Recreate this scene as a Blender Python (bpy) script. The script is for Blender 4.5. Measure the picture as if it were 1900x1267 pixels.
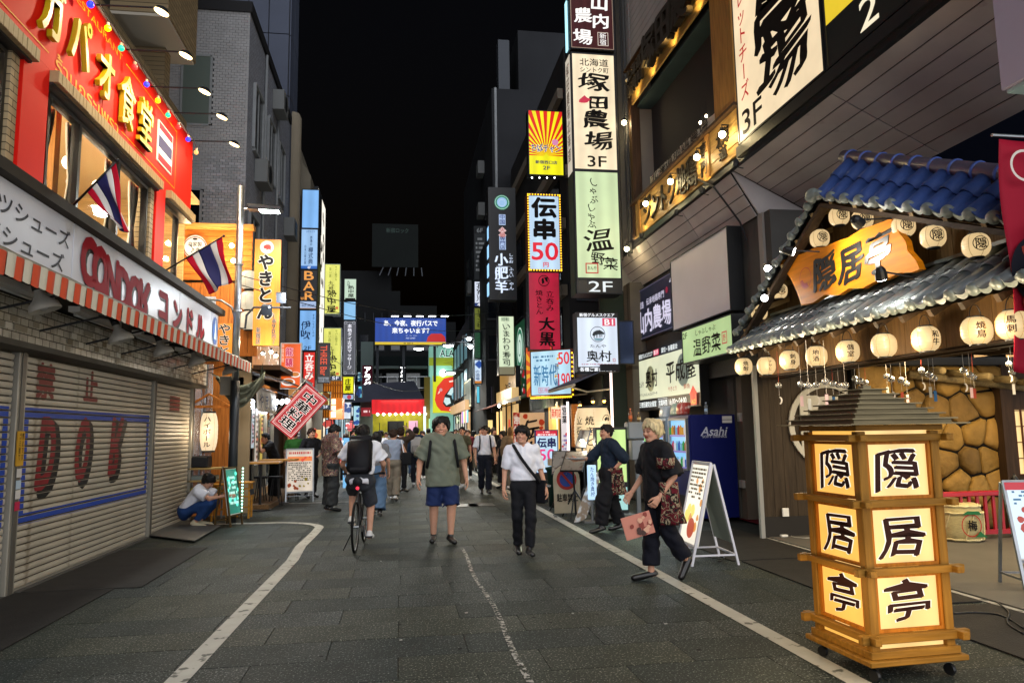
import bpy,bmesh,math,random
import numpy as np
from math import sin,cos,pi,radians,sqrt,atan2
from mathutils import Vector,Matrix,Euler
rnd=random.Random(7)
for o in list(bpy.data.objects):bpy.data.objects.remove(o)
SC=bpy.context.scene
COL=SC.collection
# ---------------------------------------------------------------- camera
F_,CX_,CY_,H_=1372.0,950.0,633.5,1.6       # focal length and centre in photo pixels, eye height in metres
_y=np.array([742-CX_,-(802-CY_),-F_]);_y /= np.linalg.norm(_y)
_z=np.array([776-CX_,11386.,-F_]);_z -= _y*_z.dot(_y);_z /= np.linalg.norm(_z)
_x=np.cross(_y,_z)
MC=np.array([_x,_y,_z])
cam_d=bpy.data.cameras.new('camera');cam=bpy.data.objects.new('camera',cam_d);COL.objects.link(cam)
cam_d.sensor_width=36;cam_d.lens=36*F_/1900;cam_d.clip_end=600;cam_d.clip_start=.05
cam.matrix_world=Matrix([[*MC[0],0],[*MC[1],0],[*MC[2],H_],[0,0,0,1]])
SC.camera=cam
# ---------------------------------------------------------------- world: night sky over a lit city
W=bpy.data.worlds.new('World');SC.world=W;W.use_nodes=True
nt=W.node_tree;bg=nt.nodes['Background']
sky=nt.nodes.new('ShaderNodeTexSky');sky.sky_type='NISHITA';sky.sun_disc=False
sky.sun_elevation=radians(-4);sky.sun_rotation=radians(200)
nt.links.new(sky.outputs[0],bg.inputs[0]);bg.inputs[1].default_value=0.1
# one soft sun added as general fill, from low behind the camera
sd=bpy.data.lights.new('sun','SUN');sd.energy=3.5;sd.angle=radians(100);sd.color=(.93,.95,1)
so=bpy.data.objects.new('sun',sd);COL.objects.link(so);so.rotation_euler=(radians(71),0,radians(13))
SC.view_settings.view_transform='Standard';SC.view_settings.look='None'
SC.view_settings.exposure=0.55;SC.view_settings.gamma=1;SC.view_settings.use_curve_mapping=False
SC.render.engine='CYCLES';SC.cycles.use_denoising=True
SC.cycles.max_bounces=6;SC.cycles.diffuse_bounces=3;SC.cycles.glossy_bounces=3;SC.cycles.transparent_max_bounces=12
SC.cycles.sample_clamp_indirect=4;SC.cycles.caustics_reflective=False;SC.cycles.caustics_refractive=False

# ---------------------------------------------------------------- pixel of the photo -> point on a real plane
def _ray(px,py):return MC@np.array([px-CX_,-(py-CY_),-F_])
def onY(px,py,Y):r=_ray(px,py);return Vector(r*Y/r[1])+Vector((0,0,H_))
def onX(px,py,X):r=_ray(px,py);return Vector(r*X/r[0])+Vector((0,0,H_))
def onZ(px,py,Z=0.):r=_ray(px,py);return Vector(r*(Z-H_)/r[2])+Vector((0,0,H_))

# ---------------------------------------------------------------- materials
MATS={}
def srgb(h):
    if isinstance(h,str):
        c=[int(h[i:i+2],16)/255 for i in (0,2,4)]
        return tuple(x/12.92 if x<=.04045 else ((x+.055)/1.055)**2.4 for x in c)
    return tuple(h[:3])
def mat(name,col,rough=.6,metal=0.,nz=None,bump=None,emit=0.,ecol=None,trans=0.,spec=.5,brick=None,stretch=None,alpha=1.,mix2=None):
    """nz=(scale, amount) colour variation; bump=(scale, strength); mix2=(colour, scale, threshold) blotches; brick=(w,h,mortar colour, axis)"""
    if name in MATS:return MATS[name]
    if spec==.5 and rough>=.45 and metal<.3:spec=.12          # dull, dusty surfaces
    m=bpy.data.materials.new(name);m.use_nodes=True;MATS[name]=m
    t=m.node_tree;N=t.nodes;L=t.links;b=N['Principled BSDF']
    c=(*srgb(col),1)
    b.inputs['Base Color'].default_value=c;b.inputs['Roughness'].default_value=rough
    b.inputs['Metallic'].default_value=metal;b.inputs['Specular IOR Level'].default_value=spec
    if trans:b.inputs['Transmission Weight'].default_value=trans
    if alpha<1:b.inputs['Alpha'].default_value=alpha
    tc=N.new('ShaderNodeTexCoord');vec=tc.outputs['Object']
    if stretch:
        mp=N.new('ShaderNodeMapping');mp.inputs['Scale'].default_value=stretch;L.new(vec,mp.inputs[0]);vec=mp.outputs[0]
    src=None
    if brick:
        w,h,mc,ax=brick
        sx=N.new('ShaderNodeSeparateXYZ');L.new(tc.outputs['Object'],sx.inputs[0])
        cx=N.new('ShaderNodeCombineXYZ');L.new(sx.outputs[ax],cx.inputs[0]);L.new(sx.outputs[2],cx.inputs[1])
        bk=N.new('ShaderNodeTexBrick');L.new(cx.outputs[0],bk.inputs[0])
        bk.inputs['Scale'].default_value=1;bk.inputs['Brick Width'].default_value=w;bk.inputs['Row Height'].default_value=h
        bk.inputs['Mortar Size'].default_value=min(w,h)*.07;bk.inputs['Color1'].default_value=c
        bk.inputs['Color2'].default_value=(*[v*.75 for v in c[:3]],1);bk.inputs['Mortar'].default_value=(*srgb(mc),1)
        src=bk.outputs[0]
        bb=N.new('ShaderNodeBump');bb.inputs['Strength'].default_value=.5;bb.inputs['Distance'].default_value=.01
        iv=N.new('ShaderNodeMath');iv.operation='SUBTRACT';iv.inputs[0].default_value=1;L.new(bk.outputs['Fac'],iv.inputs[1])
        L.new(iv.outputs[0],bb.inputs['Height']);L.new(bb.outputs[0],b.inputs['Normal'])
    def noise(scale,det=5):
        n=N.new('ShaderNodeTexNoise');n.inputs['Scale'].default_value=scale;n.inputs['Detail'].default_value=det;L.new(vec,n.inputs[0]);return n
    if mix2:
        n=noise(mix2[1],6);r=N.new('ShaderNodeValToRGB');r.color_ramp.elements[0].position=mix2[2];r.color_ramp.elements[1].position=min(1,mix2[2]+(mix2[3] if len(mix2)>3 else .12))
        L.new(n.outputs[0],r.inputs[0]);mx=N.new('ShaderNodeMix');mx.data_type='RGBA'
        L.new(r.outputs[0],mx.inputs[0])
        if src:L.new(src,mx.inputs[6])
        else:mx.inputs[6].default_value=c
        mx.inputs[7].default_value=(*srgb(mix2[0]),1);src=mx.outputs[2]
    if nz:
        n=noise(nz[0]);r=N.new('ShaderNodeMapRange');r.inputs[3].default_value=1-nz[1];r.inputs[4].default_value=1+nz[1]
        r.inputs[1].default_value=.25;r.inputs[2].default_value=.75
        L.new(n.outputs[0],r.inputs[0]);vm=N.new('ShaderNodeVectorMath');vm.operation='SCALE'
        if src:L.new(src,vm.inputs[0])
        else:vm.inputs[0].default_value=c[:3]
        L.new(r.outputs[0],vm.inputs['Scale']);src=vm.outputs[0]
    if src:L.new(src,b.inputs['Base Color'])
    if bump:
        n=noise(bump[0],4);bb=N.new('ShaderNodeBump');bb.inputs['Strength'].default_value=bump[1];bb.inputs['Distance'].default_value=.02
        L.new(n.outputs[0],bb.inputs['Height']);L.new(bb.outputs[0],b.inputs['Normal'])
    if emit:
        e=srgb(ecol) if ecol is not None else c[:3]
        b.inputs['Emission Color'].default_value=(*e,1);b.inputs['Emission Strength'].default_value=emit
    return m
def lit(col,s=1.0,mottle=.0,sc=3.):
    """a backlit plastic sheet or a lamp"""
    s=s/1.46 if s<3 else s
    key='lit_%s_%.2f_%.2f'%(col if isinstance(col,str) else '%.2f_%.2f_%.2f'%col,s,mottle)
    if key in MATS:return MATS[key]
    c=srgb(col)
    m=mat(key,tuple(x*.2 for x in c),rough=.4,emit=s,ecol=c)
    if mottle:
        t=m.node_tree;N=t.nodes;L=t.links;b=N['Principled BSDF'];tc=N.new('ShaderNodeTexCoord')
        n=N.new('ShaderNodeTexNoise');n.inputs['Scale'].default_value=sc;n.inputs['Detail'].default_value=4;L.new(tc.outputs['Object'],n.inputs[0])
        r=N.new('ShaderNodeMapRange');r.inputs[1].default_value=.3;r.inputs[2].default_value=.7;r.inputs[3].default_value=s*(1-mottle);r.inputs[4].default_value=s*(1+mottle)
        w=N.new('ShaderNodeTexWave');w.inputs['Scale'].default_value=.9;w.inputs['Distortion'].default_value=.6;L.new(tc.outputs['Object'],w.inputs[0])       # the tubes behind the sheet
        r2=N.new('ShaderNodeMapRange');r2.inputs[3].default_value=.86;r2.inputs[4].default_value=1.06;L.new(w.outputs['Fac'],r2.inputs[0]);mu=N.new('ShaderNodeMath');mu.operation='MULTIPLY'
        L.new(n.outputs[0],r.inputs[0]);L.new(r.outputs[0],mu.inputs[0]);L.new(r2.outputs[0],mu.inputs[1]);L.new(mu.outputs[0],b.inputs['Emission Strength'])
    return m
def wood(name,col,rough=.55,ax=2,sc=1.,amt=.35):
    st=[14*sc]*3;st[ax]=1.2*sc
    return mat(name,col,rough,nz=(2.2,amt),bump=(3,.25),stretch=tuple(st))

# ---------------------------------------------------------------- mesh building
ORG={}
def worg(o):return ORG.get(o.name,Vector((0,0,0))) if o else Vector((0,0,0))
def link(o,parent=None):
    COL.objects.link(o)
    if parent:o.parent=parent;ORG[o.name]=worg(parent)
    return o
def tag(o,label=None,cat=None,group=None,kind=None):
    if label:o['label']=label
    if cat:o['category']=cat
    if group:o['group']=group
    if kind:o['kind']=kind
    return o
def thing(name,label,cat,loc=(0,0,0),group=None):
    o=bpy.data.objects.new(name,None);o.empty_display_size=.1;COL.objects.link(o);o.location=loc
    ORG[o.name]=Vector(loc);return tag(o,label,cat,group)
def copytree(o,loc,parent=None,label=None,rot=None,swap=None):
    c=o.copy();COL.objects.link(c)
    if parent:c.parent=parent
    else:
        c.location=loc
        if rot is not None:c.rotation_euler=rot
        if label:c['label']=label
    for ch in o.children:copytree(ch,None,c)
    return c
class MB:
    def __init__(s):s.v=[];s.f=[];s.mi=[];s.m=0
    def add(s,vs,fs):
        n=len(s.v);s.v+=[tuple(v) for v in vs];s.f+=[tuple(i+n for i in f) for f in fs];s.mi+=[s.m]*len(fs);return s
    def box(s,x0,x1,y0,y1,z0,z1):
        return s.add([(x0,y0,z0),(x1,y0,z0),(x1,y1,z0),(x0,y1,z0),(x0,y0,z1),(x1,y0,z1),(x1,y1,z1),(x0,y1,z1)],
                     [(0,3,2,1),(4,5,6,7),(0,1,5,4),(1,2,6,5),(2,3,7,6),(3,0,4,7)])
    def obox(s,c,u,v,w):
        """centre and three half-axis vectors"""
        c,u,v,w=map(Vector,(c,u,v,w))
        P=[c+a*u+b*v+d*w for d in (-1,1) for a,b in ((-1,-1),(1,-1),(1,1),(-1,1))]
        fs=[(0,3,2,1),(4,5,6,7),(0,1,5,4),(1,2,6,5),(2,3,7,6),(3,0,4,7)]
        if u.cross(v).dot(w)<0:fs=[f[::-1] for f in fs]
        return s.add(P,fs)
    def bar(s,a,b,w,h,up=(0,0,1)):
        a,b=Vector(a),Vector(b);d=(b-a);l=d.length;d.normalize();up=Vector(up)
        r=d.cross(up)
        if r.length<1e-4:r=d.cross(Vector((0,1,0)))
        r.normalize();u=r.cross(d)
        return s.obox((a+b)/2,d*l/2,r*w/2,u*h/2)
    def tube(s,pts,r,n=8,cap=True):
        pts=[Vector(p) for p in pts];rs=r if isinstance(r,(list,tuple)) else [r]*len(pts)
        base=len(s.v);ring=[];prev=None
        for i,p in enumerate(pts):
            d=(pts[min(i+1,len(pts)-1)]-pts[max(i-1,0)])
            d=d.normalized() if d.length>1e-9 else Vector((0,0,1))
            a=prev if prev else (Vector((0,0,1)) if abs(d.z)<.9 else Vector((1,0,0)))
            a=(a-d*a.dot(d)).normalized();prev=a;b=d.cross(a)
            ring+=[p+(a*cos(2*pi*k/n)+b*sin(2*pi*k/n))*rs[i] for k in range(n)]
        fs=[]
        for i in range(len(pts)-1):
            for k in range(n):
                k2=(k+1)%n;fs.append((i*n+k,i*n+k2,(i+1)*n+k2,(i+1)*n+k))
        if cap:fs.append(tuple(range(n))[::-1]);fs.append(tuple((len(pts)-1)*n+k for k in range(n)))
        return s.add(ring,fs)
    def lathe(s,prof,c,n=16,ax=(0,0,1),cap=True):
        """prof [(r,h)] turned about ax through c"""
        ax=Vector(ax).normalized();c=Vector(c)
        a=Vector((1,0,0)) if abs(ax.x)<.9 else Vector((0,1,0));a=(a-ax*a.dot(ax)).normalized();b=ax.cross(a)
        vs=[c+ax*h+(a*cos(2*pi*k/n)+b*sin(2*pi*k/n))*max(r,1e-4) for r,h in prof for k in range(n)]
        fs=[(i*n+k,i*n+(k+1)%n,(i+1)*n+(k+1)%n,(i+1)*n+k) for i in range(len(prof)-1) for k in range(n)]
        if cap:fs.append(tuple(range(n))[::-1]);fs.append(tuple((len(prof)-1)*n+k for k in range(n)))
        return s.add(vs,fs)
    def ball(s,c,r,n=12,m=8):
        if not isinstance(r,(tuple,list)):r=(r,r,r)
        vs=[];
        for i in range(m+1):
            th=pi*i/m
            for k in range(n):vs.append((c[0]+r[0]*sin(th)*cos(2*pi*k/n),c[1]+r[1]*sin(th)*sin(2*pi*k/n),c[2]-r[2]*cos(th)))
        return s.add(vs,[(i*n+k,i*n+(k+1)%n,(i+1)*n+(k+1)%n,(i+1)*n+k) for i in range(m) for k in range(n)])
    def sheet(s,*p):return s.add(p,[tuple(range(len(p)))])
    def grid(s,fn,nu,nv,thick=0.):
        """fn(u,v)->point; with thick>0 the sheet gets a back face fn(u,v)+thick along -normal given by fn(u,v,thick)"""
        vs=[fn(i/nu,j/nv) for j in range(nv+1) for i in range(nu+1)]
        return s.add(vs,[(j*(nu+1)+i,j*(nu+1)+i+1,(j+1)*(nu+1)+i+1,(j+1)*(nu+1)+i) for j in range(nv) for i in range(nu)])
    def prism(s,pts,o,u,v,d):
        """closed 2D outline pts in frame (o,u,v), extruded by vector d"""
        o,u,v,d=map(Vector,(o,u,v,d));P=[o+u*a+v*b for a,b in pts];n=len(P)
        if u.cross(v).dot(d)>0:P=P[::-1]
        return s.add(P+[p+d for p in P],[tuple(range(n)),tuple(range(2*n-1,n-1,-1))]+[(i,i+n,(i+1)%n+n,(i+1)%n) for i in range(n)])
    def build(s,name,m,parent=None,smooth=False,bevel=0.,label=None,merge=False,thick=0.):
        off=worg(parent)
        me=bpy.data.meshes.new(name)
        V=np.array(s.v,dtype=np.float32).reshape(-1,3)-np.array(off,dtype=np.float32)
        me.from_pydata(V.tolist(),[],s.f)
        for x in (m if isinstance(m,(list,tuple)) else [m]):me.materials.append(x)
        if isinstance(m,(list,tuple)):me.polygons.foreach_set('material_index',s.mi)
        if bevel or thick or merge:
            bm=bmesh.new();bm.from_mesh(me)
            if merge or smooth:bmesh.ops.remove_doubles(bm,verts=bm.verts,dist=1e-4)
            if thick:bmesh.ops.solidify(bm,geom=bm.faces[:],thickness=thick)
            if bevel:bmesh.ops.bevel(bm,geom=bm.edges[:],offset=bevel,segments=1,affect='EDGES',clamp_overlap=True)
            bm.to_mesh(me);bm.free()
        if smooth:me.polygons.foreach_set('use_smooth',[True]*len(me.polygons))
        o=bpy.data.objects.new(name,me);link(o,parent)
        if label:o['label']=label
        return o
def inst(src,name,parent,delta,m=None):
    """another piece that shares the mesh of src, moved by delta"""
    o=bpy.data.objects.new(name,src.data);link(o,parent);o.location=Vector(src.location)+Vector(delta);return o
def bx(name,m,parent,*d,bevel=0.):return MB().box(*d).build(name,m,parent,bevel=bevel)
def structure(o):o['kind']='structure';return o
def lamp(kind,loc,power,color=(1,.85,.65),size=.05,direction=None,angle=120,blend=.6,name='light'):
    d=bpy.data.lights.new(name,kind);d.energy=power;d.color=color
    if kind in ('POINT','SPOT'):d.shadow_soft_size=size
    if kind=='AREA':d.size=size
    if kind=='SPOT':d.spot_size=radians(angle);d.spot_blend=blend
    o=bpy.data.objects.new(name,d);COL.objects.link(o);o.location=loc
    if direction is not None:o.rotation_euler=Vector(direction).to_track_quat('-Z','Y').to_euler()
    return o

# ---------------------------------------------------------------- lettering: glyph outlines come from Blender's own font
GL={};JOBS=[]
def is_cjk(ch):return ord(ch)>0x2e80
def _need(key):
    if key not in GL:GL[key]=None
class Txt:
    """collects strokes of lettering on a plane: origin o (lower left), unit axes u, v, normal n"""
    def __init__(s,o,u,v,W,Hh,n=None):
        s.o=Vector(o);s.u=Vector(u).normalized();s.v=Vector(v).normalized();s.W=W;s.H=Hh
        s.n=Vector(n).normalized() if n is not None else s.u.cross(s.v);s.items=[]
    def t(s,text,cx,cy,w,h,bold=.02,ext=0.,skew=0.,rot=0.,wob=0.):
        """one line of text fitted to the box centred (cx,cy), all in fractions of the plane"""
        key=(text,0.,ext>0);_need(key);s.items.append((key,'fit',cx*s.W,cy*s.H,w*s.W,h*s.H,ext,skew,rot,wob,bold));return s
    def c(s,text,cx,cy,w,h,bold=.02,ext=0.,skew=0.,wob=0.,gap=1.):
        """one line, every character in its own equal cell (for kanji and kana)"""
        n=len(text);cw=w/n
        for i,ch in enumerate(text):
            if ch==' ':continue
            key=(ch,0.,ext>0);_need(key);s.items.append((key,'cell',(cx-w/2+cw*(i+.5))*s.W,cy*s.H,cw*s.W*gap,h*s.H,ext,skew,0.,wob,bold))
        return s
    def col(s,text,cx,top,w,h,bold=.02,ext=0.,skew=0.,wob=0.):
        """a vertical column starting at top, height h, column width w"""
        n=len(text);ch_=h/n
        for i,ch in enumerate(text):
            if ch==' ':continue
            key=(ch,0.,ext>0);_need(key)
            s.items.append((key,'cell',cx*s.W,(top-ch_*(i+.5))*s.H,w*s.W,ch_*s.H,ext,skew,pi/2*-1 if ch in 'ー〜~-' else 0.,wob,bold))
        return s
    def each(s,name,m,parent,off=.004):
        """every character an object of its own"""
        its=s.items;r=[]
        for it in its:
            q=Txt(s.o,s.u,s.v,s.W,s.H,s.n);q.items=[it];r.append(q.build(name,m,parent,off))
        return r
    def build(s,name,m,parent,off=.004,depth=0.,label=None):
        me=bpy.data.meshes.new(name);me.materials.append(m)
        o=bpy.data.objects.new(name,me);link(o,parent)
        if label:o['label']=label
        JOBS.append((me,s,off,depth,Vector(worg(parent))));return o
def flush_text():
    keys=list(GL);objs=[]
    sc2=bpy.data.scenes.new('glyphs');
    for k in keys:
        c=bpy.data.curves.new('g','FONT');c.body=k[0];c.resolution_u=3;c.offset=k[1];c.size=1
        if k[2]:c.extrude=.5
        o=bpy.data.objects.new('g',c);sc2.collection.objects.link(o);objs.append(o)
    vl=sc2.view_layers[0];vl.update();dg=vl.depsgraph
    for k,o in zip(keys,objs):
        me=bpy.data.meshes.new_from_object(o.evaluated_get(dg))
        V=np.zeros(len(me.vertices)*3,dtype=np.float32);me.vertices.foreach_get('co',V);V=V.reshape(-1,3)
        GL[k]=(V,[tuple(p.vertices) for p in me.polygons]);bpy.data.meshes.remove(me)
    bpy.data.scenes.remove(sc2)
    for o in objs:
        c=o.data;bpy.data.objects.remove(o);bpy.data.curves.remove(c)
    for me,s,off,depth,org in JOBS:
        VV=[];FF=[];n0=0
        for key,mode,cx,cy,w,h,ext,skew,rot,wob,bold in s.items:
            V,Fs=GL[key]
            if not len(V):continue
            V=V.copy();x,y,z=V[:,0],V[:,1],V[:,2]
            if mode=='fit':
                x0,x1,y0,y1=x.min(),x.max(),y.min(),y.max()
                X=(x-(x0+x1)/2)/max(x1-x0,1e-5);Y=(y-(y0+y1)/2)/max(y1-y0,1e-5)
            else:
                adv=1. if is_cjk(key[0][0]) else .62
                X=(x-adv/2)/adv;Y=(y-(.38 if is_cjk(key[0][0]) else .36))/(1. if is_cjk(key[0][0]) else .8)
            if rot:
                if mode=='cell':X,Y=Y,-X
            X=X*w;Y=Y*h
            if rot and mode=='fit':X,Y=X*cos(rot)-Y*sin(rot),X*sin(rot)+Y*cos(rot)
            if wob:
                q=wob*min(w,abs(h));X2=X+q*np.sin(Y/h*7+cx*9)*.5;Y2=Y+q*np.sin(X/w*5+cy*7)*.6;X,Y=X2,Y2
            X=X+skew*Y
            zz=(z+.5)*ext if ext else np.zeros_like(X)
            em=min(w/max(1.,len(key[0])*.6),abs(h)) if mode=='fit' else min(w,h);q=em*bold*.52
            if wob and bold:sh_=[(q*1.15*t_,q*.55*t_) for t_ in (-1,-.5,0,.5,1)]          # broad brush held aslant
            elif bold>.015:sh_=[(q*cos(a_),q*sin(a_)) for a_ in [k_*pi/(4 if bold>.06 else 3) for k_ in range(8 if bold>.06 else 6)]]
            else:sh_=[(0,0)]
            for k_,(dx_,dy_) in enumerate(sh_):
                P=np.array(s.o)[None]+(X+cx+dx_)[:,None]*np.array(s.u)+(Y+cy+dy_)[:,None]*np.array(s.v)+(zz+off+k_*.00015)[:,None]*np.array(s.n)
                VV.append(P-np.array(org));FF+=[tuple(i+n0 for i in f) for f in Fs];n0+=len(P)
        if VV:me.from_pydata(np.concatenate(VV).tolist(),[],FF)

def sign(name,label,o,u,W,Hh,depth,face,frame,layers=(),group=None,cat='sign',fw=.025,v=(0,0,1),both=False,parent=None):
    """a lit box sign: o lower-left corner of its face, u the way its text runs, v up. layers = [(kind, material, args...)]"""
    o=Vector(o);u=Vector(u).normalized();v=Vector(v).normalized();n=u.cross(v)
    t=parent if parent else thing(name,label,cat,tuple(o+u*W/2-n*depth/2),group)
    MB().obox(o+u*W/2+v*Hh/2-n*(depth/2+.004),u*(W/2),v*(Hh/2),n*(depth/2)).build('casing',frame,t,bevel=.004)
    if face:MB().sheet(*(o+n*.002+u*a+v*b for a,b in ((fw,fw),(W-fw,fw),(W-fw,Hh-fw),(fw,Hh-fw)))).build('face',face,t)
    if fw:
        b=MB()
        for (a0,a1,b0,b1) in ((0,W,0,fw),(0,W,Hh-fw,Hh),(0,fw,fw,Hh-fw),(W-fw,W,fw,Hh-fw)):
            b.obox(o+u*(a0+a1)/2+v*(b0+b1)/2+n*.006,u*(a1-a0)/2,v*(b1-b0)/2,n*.009)
        b.build('frame',frame,t)
    draw(t,o,u,v,W,Hh,layers);return t
def draw(t,o,u,v,W,Hh,layers,off0=.005):
    n=Vector(u).normalized().cross(Vector(v).normalized());o=Vector(o);u=Vector(u).normalized();v=Vector(v).normalized();off=off0
    def P(x,y):return o+u*x*W+v*y*Hh+n*off
    for ly in layers:
        k,m=ly[0],ly[1];a=ly[2:];off+=.0025
        if k=='rect':x0,y0,x1,y1=a;MB().sheet(P(x0,y0),P(x1,y0),P(x1,y1),P(x0,y1)).build('panel',m,t)
        elif k=='box':      # outline
            x0,y0,x1,y1,w=a;b=MB();wx,wy=w/W,w/Hh
            for q in ((x0,y0,x1,y0+wy),(x0,y1-wy,x1,y1),(x0,y0+wy,x0+wx,y1-wy),(x1-wx,y0+wy,x1,y1-wy)):b.sheet(P(q[0],q[1]),P(q[2],q[1]),P(q[2],q[3]),P(q[0],q[3]))
            b.build('border',m,t)
        elif k=='poly':MB().sheet(*[P(*q) for q in a[0]]).build(a[1] if len(a)>1 else 'emblem',m,t)
        elif k=='polys':
            b=MB();[b.sheet(*[P(*q) for q in pl]) for pl in a[0]];b.build(a[1] if len(a)>1 else 'emblem',m,t)
        elif k=='disc':cx,cy,r=a[:3];ry=a[3] if len(a)>3 else r;MB().sheet(*[P(cx,cy)+u*r*cos(i*pi/16)+v*ry*sin(i*pi/16) for i in range(32)]).build('emblem',m,t)
        elif k=='ring':
            cx,cy,r,w=a;b=MB();N_=32
            for i in range(N_):
                c0,c1=i*2*pi/N_,(i+1)*2*pi/N_;b.sheet(*[P(cx,cy)+u*q*cos(c)+v*q*sin(c) for q,c in ((r-w,c0),(r,c0),(r,c1),(r-w,c1))])
            b.build('emblem',m,t)
        elif k=='blobs':    # little printed pictures: many small discs
            b=MB();cnt,x0,y0,x1,y1,r,seed=a;R=random.Random(seed)
            for i in range(cnt):
                c=P(R.uniform(x0,x1),R.uniform(y0,y1))+n*i*1e-5;rr=r*R.uniform(.5,1.2);ph=R.random()*3
                b.sheet(*[c+u*rr*cos(j*pi/4+ph)*R.uniform(.7,1.1)+v*rr*sin(j*pi/4+ph)*R.uniform(.7,1.1) for j in range(8)])
            b.build('print',m,t)
        elif k=='lines':    # rows of tiny unreadable print
            b=MB();x0,y0,x1,y1,rows,seed=a;R=random.Random(seed)
            for i in range(rows):
                y=y1-(y1-y0)*(i+.5)/rows;hh=(y1-y0)/rows*.25;x=x0
                while x<x1:
                    w=R.uniform(.02,.07)*(1 if W>.6 else 2);x2=min(x+w,x1)
                    if R.random()<.85:b.sheet(P(x,y-hh),P(x2,y-hh),P(x2,y+hh),P(x,y+hh))
                    x=x2+R.uniform(.01,.03)
            b.build('print',m,t)
        else:                 # text: ('t'|'c'|'col', material, text, ...) ; several entries may be given as a list in a[0]
            T=Txt(o,u,v,W,Hh);ents=a[0] if isinstance(a[0],list) else [a]
            for e in ents:
                kw=e[-1] if isinstance(e[-1],dict) else {};ar=e[:-1] if kw else e
                getattr(T,k)(*ar,**kw)
            T.build('lettering',m,t,off=off)
def psign(name,label,px0,py0,px1,py1,Y,depth,face,frame,layers=(),**k):
    """a sign across the street, facing back down it; corners given where they stand in the photo at depth Y"""
    a=onY(px0,py1,Y);b=onY(px1,py0,Y);W=b.x-a.x;Hh=b.z-a.z
    return sign(name,label,a,(1,0,0),W,Hh,depth,face,frame,layers,**k)
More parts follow.
